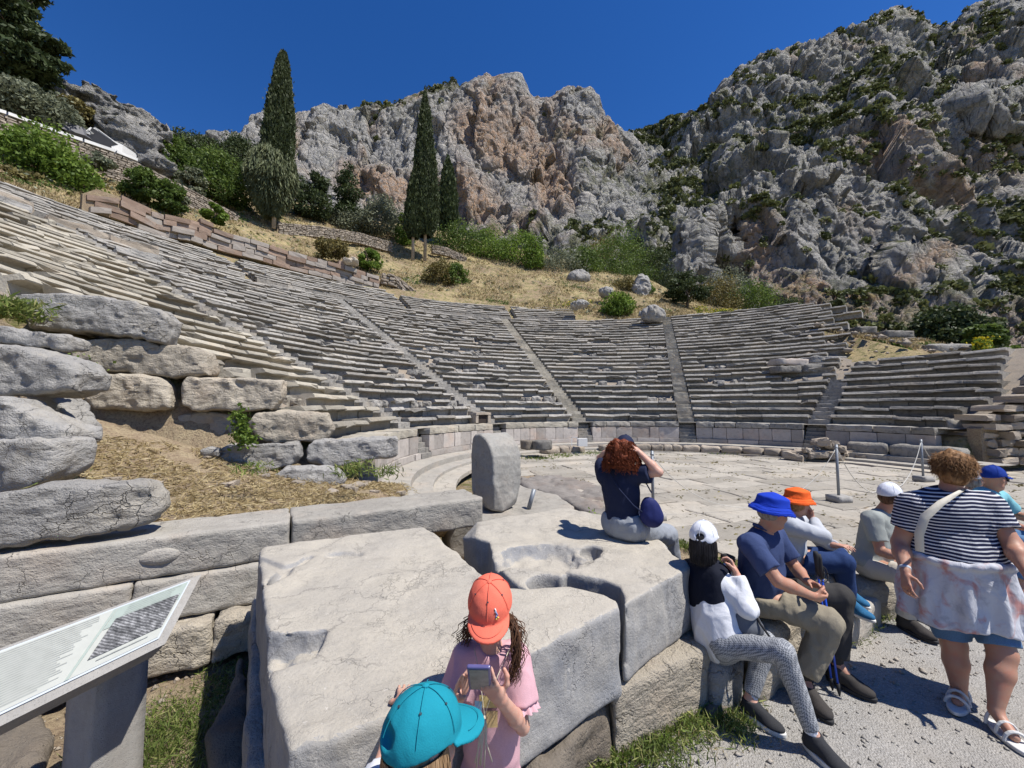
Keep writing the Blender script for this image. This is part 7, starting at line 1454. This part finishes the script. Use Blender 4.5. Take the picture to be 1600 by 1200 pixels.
for k in range(24): a0, a1 = k*2*math.pi/24, (k+1)*2*math.pi/24; f_ = lambda a: J['pel']+lat*.27*math.cos(a)+fwd*.222*math.sin(a)+[0, 0, .085+.008*math.sin(a*4)]; v.cap(f_(a0), f_(a1), .022+.004*math.sin(k*2.1), None, .012)
v.disp(FOLD(.006, 6, 4)); v.build('tied_cardigan', 'tie_dye', T)
c, Mh = J['head'], M; hairvol(T, c, M, 'hair_copper', [((0, -.02, .03), (.104, .120, .108)), ((0, -.055, -.035), (.094, .078, .09))], cuts=[((0, .105, -.035), (.12, .065, .10))], amp=.010, f=16)
gg = np.random.default_rng(3); pth = []
for i in range(1700):
    q = gg.normal(size=3); q[2] = abs(q[2])*1.1+(-.75 if q[1] < 0 else .1); q /= np.linalg.norm(q)
    if q[1] > .5 and q[2] < .5: continue
    p = c+M@(q*[.104, .118, .110]+[0, -.015, .02]); fl = U_(M@np.array([q[0]*.4+gg.normal()*.35, -.5+gg.normal()*.3, -.7+gg.normal()*.35])); pth.append([p-M@q*.006, p+fl*.014+M@q*.001, p+fl*.03+M@q*.001, p+fl*.045-M@q*.007])
strands(T, pth, .0023, 'hair_copper', n=3)
for q, sd in (('L', 1), ('R', 2)):
    an, to = J['an'+q], J['to'+q]; o = shoe(T, an, to, 'sandal_pink', 'rubber_white', 1.08, GRAVEL+.006, name='sandal', upper=False); d = U_((to-an)*[1, 1, 0]); lt = np.array([-d[1], d[0], 0]); mb = MB(); hl = np.array([an[0], an[1], GRAVEL+.006])-d*.06
    for (t0, zt, w) in ((.05, .085, .048), (.13, .075, .052), (.19, .06, .054)): V, Fc = tube([hl+d*t0+lt*w*math.cos(x)+[0, 0, .02+zt*abs(math.sin(x))] for x in np.linspace(0, math.pi, 10)], .009, 6); mb.add(V, Fc)
    mb.build('straps', 'rubber_white', o)
P = [at(1437, 862, 2.70), at(1436, 835, 2.68), at(1445, 808, 2.665), at(1470, 786, 2.66), at(1500, 768, 2.70), at(1512, 764, 2.82), at(1515, 775, 2.95)]
V = []; 
for i, p in enumerate(P): d = U_(np.array(P[min(i+1, len(P)-1)])-P[max(i-1, 0)]); n_ = np.cross(d, U_(CAM-p)); V += [p-n_*.024, p+n_*.024, p+n_*.024-U_(CAM-p)*.005, p-n_*.024-U_(CAM-p)*.005]
Fc = [(4*i+k, 4*i+(k+1) % 4, 4*i+4+(k+1) % 4, 4*i+4+k) for i in range(len(P)-1) for k in range(4)]; tag(mk('bag_strap', V, Fc, 'strap_cream'), 'wide cream shoulder strap across the striped back', 'bag strap')
V, Fc = tube([J['wrL']+(J['elL']-J['wrL'])*.06, J['wrL']+(J['elL']-J['wrL'])*.14], .033, 14); tag(mk('wristwatch', V, Fc, 'pale_grey_knit'), 'pale wristwatch on the left wrist of the woman in stripes', 'watch')
# ---- woman in the white cap and checked trousers
J = dict(head=at(1100, 846, 2.95), neck=at(1097, 874, 3.0), shR=at(1122, 903, 2.86), shL=at(1079, 893, 3.12), elR=at(1167, 951, 2.70), wrR=at(1152, 900, 2.80), hdR=at(1143, 880, 2.84), elL=at(1128, 930, 3.2), wrL=at(1140, 885, 3.05), hdL=at(1136, 872, 2.98), pel=at(1124, 1000, 2.82), hipR=at(1132, 1006, 2.74), hipL=at(1130, 995, 2.88), knR=at(1222, 1018, 2.46), anR=at(1270, 1146, 2.43), toR=at(1310, 1178, 2.3), knL=at(1196, 1003, 2.74), anL=at(1172, 1090, 2.70), toL=at(1203, 1116, 2.6))
T, M = person('person', 'seated woman with black hair, white cap, black vest and checked trousers', J, .97, .94, (.62, .75, -.05), skin='skin_fair', bust=.8, hands=(('R', (-.7, .3, .2), dict(curl=.8, thumb=1)), ('L', (.2, -.5, .2), dict(curl=.7, thumb=-1))))
shirt(T, J, 'white_cotton', .97, 1.0, long=True, hem=-.17, off=.014, loose=.006, srad=1.1, bust=.8, fold=.012, name='white_shirt'); JJ = dict(J); shirt(T, JJ, 'vest_black', .97, 1.03, sleeve=.02, off=.027, hem=.20, name='vest', bust=.8, fold=.006, neck=.06)
trousers(T, J, 'check_fabric', .97, .96, off=.010, cuffr=.046, kneer=.056, length=.93, fold=.004, thighr=.078)
for q in 'RL':
    V, Fc = tube([J['kn'+q]+(J['an'+q]-J['kn'+q])*.88, J['an'+q]+[0, 0, -.03]], [.037, .036], 14); mk('sock', V, Fc, 'white_cotton', T); shoe(T, J['an'+q], J['to'+q], 'shoe_black', 'rubber_white', 1.0, GRAVEL+.005, laces=True, solez=.03)
hairvol(T, J['head'], M, 'hair_black', [((0, -.025, .01), (.086, .10, .095)), ((0, -.05, -.06), (.092, .075, .085)), ((0, -.05, -.115), (.088, .06, .05))], cuts=[((0, .10, -.06), (.10, .075, .12))], amp=.004, f=30)
ball_cap(T, J['head']+M[:, 2]*.015, M, 'cap_white', 1.08, strap=True, eyelets=False)
gg = np.random.default_rng(5); pth = []
for i in range(150):
    a = gg.uniform(2.6, 6.8); p0 = J['head']+M@np.array([.088*math.cos(a), .092*math.sin(a)-.03, .01]); L = gg.uniform(.12, .165); pth.append([p0, p0+M@np.array([.006*math.cos(a), .006*math.sin(a), -L*.5]), p0+M@np.array([-.006*math.cos(a)+gg.normal()*.006, -.004*math.sin(a), -L])])
strands(T, pth, .003, 'hair_black')
v = Vol(at(1165, 978, 2.72)-.22, at(1165, 978, 2.72)+.22, .008); c = at(1166, 972, 2.72); v.ell(c, (.085, .05, .10), None, .03); v.ell(c+[.02, 0, -.04], (.09, .06, .06), None, .03); v.disp(FOLD(.006, 9)); o = v.build('handbag', 'bag_grey'); tag(o, 'soft grey handbag on the lap of the woman in checked trousers', 'bag')
V, Fc = tube([c+[.05, -.02, .07], at(1188, 975, 2.66), at(1206, 1000, 2.62), at(1196, 1012, 2.66)], .008, 6); mk('handle', V, Fc, 'rubber_black', o)
V, Fc = gridbox(at(1137, 872, 2.92), (.03, .01, 0), (-.012, .035, 0), (0, 0, .022), (3, 3, 3), 0, 1, 0, .3); tag(mk('compact_camera', V, Fc, 'rubber_black', None), 'small dark camera held up by the woman in checked trousers', 'camera')
# ---- curly haired woman sitting on the slab
J = dict(head=at(972, 706, 3.62), neck=at(968, 730, 3.64), shR=at(994, 742, 3.55), shL=at(946, 743, 3.74), elR=at(1029, 738, 3.42), wrR=at(1000, 708, 3.52), hdR=at(987, 694, 3.56), elL=at(938, 716, 4.0), wrL=at(962, 697, 3.80), hdL=at(968, 686, 3.72), pel=at(973, 818, 3.62), hipR=at(990, 824, 3.55), hipL=at(966, 820, 3.72), knR=at(1042, 836, 3.80), anR=at(1052, 880, 3.92), knL=at(1020, 826, 3.98), anL=at(1030, 868, 4.05))
T, M = person('person', 'woman with curly red hair sitting on the slab, holding a dark cap on', J, .95, 1.0, (.42, .88, -.08), skin='skin_fair', bust=.9, hands=(('R', (-.7, .4, -.3), dict(curl=.55, thumb=1)), ('L', (.1, -.5, -.8), dict(curl=.6, thumb=-1))))
shirt(T, J, 'navy_knit', .95, 1.08, sleeve=.62, hem=.05, bust=.9, fold=.008, srad=1.15); trousers(T, J, 'grey_cotton', .95, 1.08, hipw=1.05, cuffr=.075, kneer=.075, length=.9, top=.10, fold=.012, off=.018)
hairvol(T, J['head'], M, 'hair_red', [((0, -.02, .015), (.125, .125, .112)), ((0, -.05, -.05), (.155, .11, .09)), ((-.02, -.05, -.10), (.15, .09, .06))], cuts=[((0, .12, -.05), (.11, .07, .12))], amp=.018, f=12)
gg = np.random.default_rng(4); pth = []
for i in range(950):
    a = gg.uniform(2.7, 6.7); z0 = gg.uniform(-.12, .10); rr2 = (.135+.03*min(1, max(0, -z0)*12))*math.sqrt(max(.15, 1-(max(z0-.0, 0)/.125)**2)); p0 = np.array([rr2*math.cos(a), rr2*math.sin(a)*.85-.02, z0]); L = gg.uniform(.04, .07); ph = gg.uniform(0, 6.28); hr = gg.uniform(.007, .012)
    pth.append([J['head']+M@(p0+np.array([hr*math.cos(ph+t*2.6)+.004*math.cos(a), hr*math.sin(ph+t*2.6), -L*t/5])) for t in range(0, 7)])
strands(T, pth, .0031, 'hair_red', n=4); ball_cap(T, J['head']+M@np.array([.02, .035, .035]), basis((.55, .82, -.35)), 'cap_royal' if False else 'navy_knit', .98, eyelets=False, seam=False)
v = Vol(at(1018, 796, 3.45)-.25, at(1018, 796, 3.45)+.25, .008); c = at(1017, 800, 3.44); v.ell(c, (.085, .055, .125), basis((.2, 1, 0), (-.25, 0, 1)), .03); v.ell(c+[.01, 0, -.04], (.095, .06, .08), None, .03); v.disp(FOLD(.005, 8)); o = v.build('shoulder_bag', 'bag_navy'); tag(o, 'royal navy shoulder bag hanging at the hip of the curly haired woman', 'bag')
P = [at(1010, 772, 3.42), at(1002, 745, 3.43)]; up_ = []
mb = MB(); V, Fc = tube([at(1012, 806, 3.42), at(990, 790, 3.42), at(968, 765, 3.47), at(952, 740, 3.56), at(950, 727, 3.68)], .007, 6); mb.add(V, Fc); V, Fc = tube([at(1018, 770, 3.42), at(1008, 752, 3.44), at(1003, 742, 3.46)], .006, 6); mb.add(V, Fc); mb.build('strap', 'navy_knit', o)
# ---- two visitors at the far right
J = dict(head=at(1553, 748, 4.2), neck=at(1543, 768, 4.28), shR=at(1530, 780, 4.12), shL=at(1560, 777, 4.38), elR=at(1560, 814, 3.95), wrR=at(1604, 826, 3.75), hdR=at(1610, 825, 3.76), elL=at(1590, 806, 4.35), wrL=at(1622, 812, 4.15), hdL=at(1632, 814, 4.1), pel=at(1532, 838, 4.25), hipR=at(1542, 843, 4.15), hipL=at(1552, 838, 4.33), knR=at(1608, 852, 3.95), anR=at(1592, 905, 3.95), toR=at(1612, 925, 3.8), knL=at(1630, 845, 4.2), anL=at(1620, 895, 4.2), toL=at(1640, 905, 4.1))
T, M = person('person', 'seated man in a royal blue cap, sunglasses and turquoise shirt at the right edge', J, 1.0, 1.05, (.95, .1, -.08), skin='skin_tan', h=.009, hands=(('R', (0, 0, -1), dict(curl=.5)), ('L', (0, 0, -1), dict(curl=.5))))
shirt(T, J, 'turquoise', 1.0, 1.1, sleeve=.7, h=.01); trousers(T, J, 'denim_blue', 1.0, 1.05, kneer=.07, cuffr=.07, h=.01); ball_cap(T, J['head']+M[:, 2]*.01, M, 'cap_royal', 1.05, h=.007, eyelets=False); glasses(T, J['head'], M); shoe(T, J['anR'], J['toR'], 'shoe_brown', 'rubber_white', 1.1, GRAVEL+.005); shoe(T, J['anL'], J['toL'], 'shoe_brown', 'rubber_white', 1.1, GRAVEL+.005)
J = dict(head=at(1523, 750, 4.75), neck=at(1514, 768, 4.82), shR=at(1500, 778, 4.7), shL=at(1530, 776, 4.92), elR=at(1506, 812, 4.6), wrR=at(1535, 822, 4.5), hdR=at(1545, 825, 4.46), elL=at(1545, 808, 4.95), wrL=at(1565, 818, 4.8), hdL=at(1575, 820, 4.75), pel=at(1502, 832, 4.8), hipR=at(1508, 836, 4.72), hipL=at(1520, 833, 4.9), knR=at(1560, 845, 4.55), anR=at(1555, 890, 4.55), knL=at(1575, 840, 4.8), anL=at(1572, 880, 4.8), toR=at(1570, 900, 4.45), toL=at(1585, 890, 4.7))
T, M = person('person', 'seated woman in a white cap and sunglasses, mostly hidden behind the striped back', J, .95, 1.0, (.93, .0, -.08), skin='skin', h=.01, hands=(('R', (0, 0, -1), dict(curl=.5)), ('L', (0, 0, -1), dict(curl=.5))))
shirt(T, J, 'white_cotton', .95, 1.05, long=True, h=.011); trousers(T, J, 'denim_dark', .95, 1.0, h=.011); ball_cap(T, J['head']+M[:, 2]*.01, M, 'cap_white', 1.08, h=.008, eyelets=False, seam=False); glasses(T, J['head'], M); hairvol(T, J['head'], M, 'hair_grey', [((0, -.03, -.02), (.085, .08, .09))], cuts=[((0, .085, -.02), (.12, .075, .12))], h=.008); shoe(T, J['anR'], J['toR'], 'shoe_brown', 'rubber_white', 1.0, GRAVEL+.005, h=.008); shoe(T, J['anL'], J['toL'], 'shoe_brown', 'rubber_white', 1.0, GRAVEL+.005, h=.008)
# ---- girl in the coral cap with the phone
sG = .86
J = dict(head=at(766, 951, 1.62), neck=at(768, 1008, 1.66), shL=at(729, 1030, 1.68), shR=at(808, 1030, 1.66), elL=at(704, 1118, 1.62), wrL=at(722, 1074, 1.44), hdL=at(730, 1048, 1.385), elR=at(816, 1135, 1.60), wrR=at(781, 1091, 1.41), hdR=at(763, 1070, 1.36), pel=at(768, 1228, 1.70), hipL=at(752, 1240, 1.70), hipR=at(784, 1240, 1.70))
for q, x in (('L', -.075), ('R', .075)): J['kn'+q] = J['pel']+[x, 0, -.33]; J['an'+q] = J['pel']+[x, .01, 0]; J['an'+q][2] = GRAVEL+.07; J['to'+q] = J['an'+q]+[x*.2, -.11, -.03]
T, M = person('person', 'girl in a coral pink cap and pink T-shirt looking down at a phone', J, sG, .80, (-.04, -.90, -.42), (0, -.3, 1), skin='skin_fair', h=.0045, neckr=.042,
    hands=(('R', (-.25, .35, .85), dict(curl=.42, thumb=-1, curls=[.35, .45, .5, .55], rad=.0078)), ('L', (.55, -.1, -.75), dict(curl=.35, thumb=-1, curls=[.08, .42, .5, .55], rad=.0078, spread=.3))))
shirt(T, J, 'pink_cotton', sG, .86, sleeve=.62, off=.014, hem=-.10, neck=.070, h=.006, fold=.007, srad=1.12, neckoff=(0, -.035, .0))
for q in 'LR':
    a, e = J['sh'+q], J['el'+q]; d = U_(e-a); p = a+(e-a)*.60; n1 = U_(np.cross(d, [0, 1, 0])); n2 = np.cross(d, n1); V = []; m = 72
    for (k, r0_, dd) in ((0, .052, -.006), (1, .060, .014), (2, .068, .032)):
        for i in range(m): t_ = 6.283*i/m; r_ = r0_+(.0055*k)*math.sin(t_*14); V.append(p+d*dd+(n1*math.cos(t_)+n2*math.sin(t_))*r_)
    Fc = [(k*m+i, k*m+(i+1) % m, (k+1)*m+(i+1) % m, (k+1)*m+i) for k in range(2) for i in range(m)]; mk('sleeve_frill', V, Fc, 'pink_cotton', T)
trousers(T, J, 'denim_blue', sG, .8, h=.009, length=.9, off=.01)
for q in 'LR': shoe(T, J['an'+q], J['to'+q], 'sandal_pink', 'rubber_white', .8, GRAVEL+.005)
cp_ = ball_cap(T, J['head']+M[:, 2]*.012+M[:, 1]*.004, M, 'cap_coral', 1.0, h=.0045, tilt=-.30, bill=.050, billw=.082); eyes(T, J['head'], M, sG)
# small embroidered motif on the front of the cap
mb = MB(); flat('thread_blue', (.25, .32, .55), .7, .2); flat('thread_yellow', (.75, .55, .12), .7, .2); flat('thread_white', (.75, .75, .75), .7, .2)
def capP(x, z): y = .104*math.sqrt(max(0, 1-(x/.088)**2-((z-.018)/.108)**2)); return J['head']+M[:, 2]*.012+M[:, 1]*.004+M@np.array([x, y-.008+.0015, z])
for (pts_, m_) in (([(-.026, .082), (-.030, .076), (-.027, .070)], 'thread_white'), ([(-.029, .074), (-.033, .066), (-.037, .058)], 'thread_blue'), ([(-.033, .060), (-.031, .052)], 'thread_blue'), ([(-.036, .052), (-.041, .048)], 'thread_yellow'), ([(-.030, .050), (-.034, .045)], 'thread_yellow')):
    V, Fc = tube([capP(*p) for p in pts_], .0028, 6); mk('embroidery', V, Fc, m_, cp_)
# long dark wavy hair
hairvol(T, J['head'], M, 'hair_brown', [((0, -.03, 0), (.070, .075, .078)), ((0, -.05, -.05), (.066, .05, .06))], cuts=[((0, .085, -.02), (.10, .07, .12))], amp=.004, s=1.0, h=.005)
gg = np.random.default_rng(9); pth = []
def lock(P, n, sp, rad, wav):
    P = np.array(P); t = np.linspace(0, 1, len(P)); tf = np.linspace(0, 1, 26)
    for i in range(n):
        o = gg.normal(size=3)*sp; ph = gg.uniform(0, 6.28); C_ = np.stack([np.interp(tf, t, P[:, k]) for k in range(3)], 1); C_ += o*(0.4+np.minimum(tf*2, 1)[:, None]); C_[:, 0] += wav*np.sin(tf*17+ph); C_[:, 1] += wav*.6*np.cos(tf*15+ph); pth.append(C_[:gg.integers(17, 27)])
lock([at(795, 962, 1.60), at(806, 985, 1.56), at(808, 1020, 1.54), at(805, 1050, 1.53), at(800, 1072, 1.53)], 80, .007, .0028, .007)
lock([at(794, 960, 1.62), at(812, 985, 1.60), at(818, 1020, 1.58), at(812, 1060, 1.56)], 14, .010, .0028, .012)
lock([at(740, 962, 1.62), at(732, 985, 1.64), at(728, 1003, 1.68), at(724, 1020, 1.76)], 36, .008, .0028, .004); lock([at(738, 958, 1.66), at(722, 985, 1.66), at(715, 1000, 1.68)], 8, .010, .0028, .008)
strands(T, pth, .0024, 'hair_brown', n=4)
# print on the shirt: plain coloured shapes
for (u, v_, w_, h_, m_) in ((762, 1112, .045, .030, 'thread_yellow'), (748, 1108, .016, .020, 'thread_white'), (770, 1122, .018, .012, 'thread_blue')):
    pass
flat('print_yellow', (.66, .52, .22), .8, .1, var=.2, sc=60); flat('print_tan', (.55, .40, .20), .8, .1, var=.25, sc=90); flat('print_blue', (.25, .42, .60), .8, .1, var=.2, sc=60)
for k, (u, v_, w_, h_, m_) in enumerate(((764, 1108, .055, .022, 'print_yellow'), (768, 1136, .030, .030, 'print_tan'), (746, 1118, .020, .022, 'print_blue'))):
    V = []; c0_ = at(u, v_, 1.52)
    for i in range(5):
        for j in range(5):
            x, z = w_*(i/4-.5)*2*.7, h_*(j/4-.5)*2; bul = .86*.86*.0; p = c0_+[x, 0, z]; rad_ = .118; dx = (p[0]-J['pel'][0]); V.append([p[0], (J['pel'][1]*.45+J['neck'][1]*.55)-math.sqrt(max(.0001, rad_**2-(dx*.72)**2))-.004, p[2]])
    mk('shirt_print', V, [(i*5+j, (i+1)*5+j, (i+1)*5+j+1, i*5+j+1) for i in range(4) for j in range(4)], m_, T)
# cord necklace with tassels
o = None; mb = MB(); kn = at(757, 1118, 1.47)
for (a, b) in (((741, 1012), (750, 1060)), ((797, 1012), (778, 1055))):
    V, Fc = tube([at(a[0], a[1], 1.62), at(b[0], b[1], 1.53), kn], .0016, 5); mb.add(V, Fc)
for i in range(7):
    x = gg.normal()*.006; V, Fc = tube([kn, kn+[x, -.004, -.03], kn+[x*2+gg.normal()*.006, -.002, -.09], kn+[x*2.5+gg.normal()*.01, 0, -.15-gg.uniform(0, .05)]], .0026, 5); mb.add(V, Fc)
o = mb.build('tassel_cord', 'cord_cream', None, True); tag(o, 'cream tasselled cord hanging from the neck of the girl in pink', 'necklace')
ph = (J['hdR']*.45+J['hdL']*.55)+np.array([.012, -.03, .018]); Mp = basis((0.02, .82, .55), (0, -.55, .82)); flat('phone_case', (.10, .09, .22), .3, .5, var=.05); flat('phone_back', (.16, .16, .15), .25, .5, var=.3, sc=40)
v = Vol(ph-.12, ph+.12, .003)
def fn(P): Q = (P-ph)@Mp; q = np.abs(Q)-np.array([.034, .0035, .070]); return np.linalg.norm(np.maximum(q, 0), axis=-1)+np.minimum(q.max(-1), 0)-.003
vfunc(v, v.lo, v.lo+v.h*v.n, fn); o = v.build('smartphone', 'phone_case'); tag(o, 'smartphone in a dark purple edged case held by the girl in pink', 'phone')
V, Fc = gridbox(ph-Mp[:, 1]*.0070, Mp[:, 0]*.030, Mp[:, 1]*.0006, Mp[:, 2]*.064, (3, 1, 3), 0); mk('back_panel', V, Fc, 'phone_back', o, False)
# ---- girl in the teal cap, seen from above and behind
sT = .86
hc_ = at(663, 1162, 1.13); J = dict(head=hc_, neck=hc_+[-.02, -.02, -.13], shR=hc_+[.09, -.10, -.20], shL=hc_+[-.14, .03, -.20], pel=hc_+[-.05, -.04, -.56], hipR=hc_+[.02, -.07, -.58], hipL=hc_+[-.12, -.01, -.58])
J['wrL'] = atz(632, 1092, .535)+[0, -.02, 0]; J['hdL'] = atz(637, 1060, .512); J['elL'] = (J['shL']+J['wrL'])/2+np.array([-.03, -.02, -.05]); J['elR'] = J['shR']+[.05, .06, -.18]; J['wrR'] = J['elR']+[.0, .08, -.18]; J['hdR'] = J['wrR']+[.0, .02, -.07]
for q, x in (('L', -.075), ('R', .075)): J['kn'+q] = J['pel']+[x, 0, -.30]; J['an'+q] = J['pel']+[x, 0, 0]; J['an'+q][2] = GRAVEL+.07; J['to'+q] = J['an'+q]+[.06, .10, -.03]
T, M = person('person', 'girl in a teal cap reaching one hand onto the slab', J, sT, .8, (.80, .60, .02), (0, 0, 1), skin='skin_fair', h=.0045, neckr=.042, hands=(('L', (0, .0, -1), dict(curl=.12, thumb=1, rad=.0078, spread=.2)), ('R', (0, 0, -1), dict(curl=.5, thumb=-1))))
shirt(T, J, 'white_cotton', sT, .86, sleeve=.6, h=.008); trousers(T, J, 'denim_blue', sT, .8, h=.01)
for q in 'LR': shoe(T, J['an'+q], J['to'+q], 'shoe_black', 'rubber_white', .8, GRAVEL+.005)
ball_cap(T, J['head']+M[:, 2]*.015, basis((.80, .60, -.08), (0.0, 0, 1)), 'cap_teal', 1.06, h=.0045, tilt=-.25, strap=True, bill=.07, billw=.082); eyes(T, J['head'], M, sT)
hairvol(T, J['head'], M, 'hair_blonde', [((0, -.035, -.01), (.076, .078, .08)), ((0, -.055, -.08), (.075, .05, .10))], cuts=[((0, .085, -.02), (.12, .07, .12))], amp=.004, f=30, h=.005)
pth = []
for i in range(420):
    a = gg.uniform(2.3, 7.1); p0 = J['head']+M@np.array([.078*math.cos(a), .085*math.sin(a)-.022, .012]); o_ = gg.normal()*.008; fl = .02*gg.uniform(.3, 1); tt_ = np.linspace(0, 1, 12); L = gg.uniform(.22, .34)
    pth.append([p0+M@np.array([(fl*math.cos(a)+o_)*min(1, 2*t), (fl*math.sin(a))*min(1, 2*t)+.004*math.sin(t*9+i), -L*t]) for t in tt_])
strands(T, pth, .0022, 'hair_blonde', n=4)
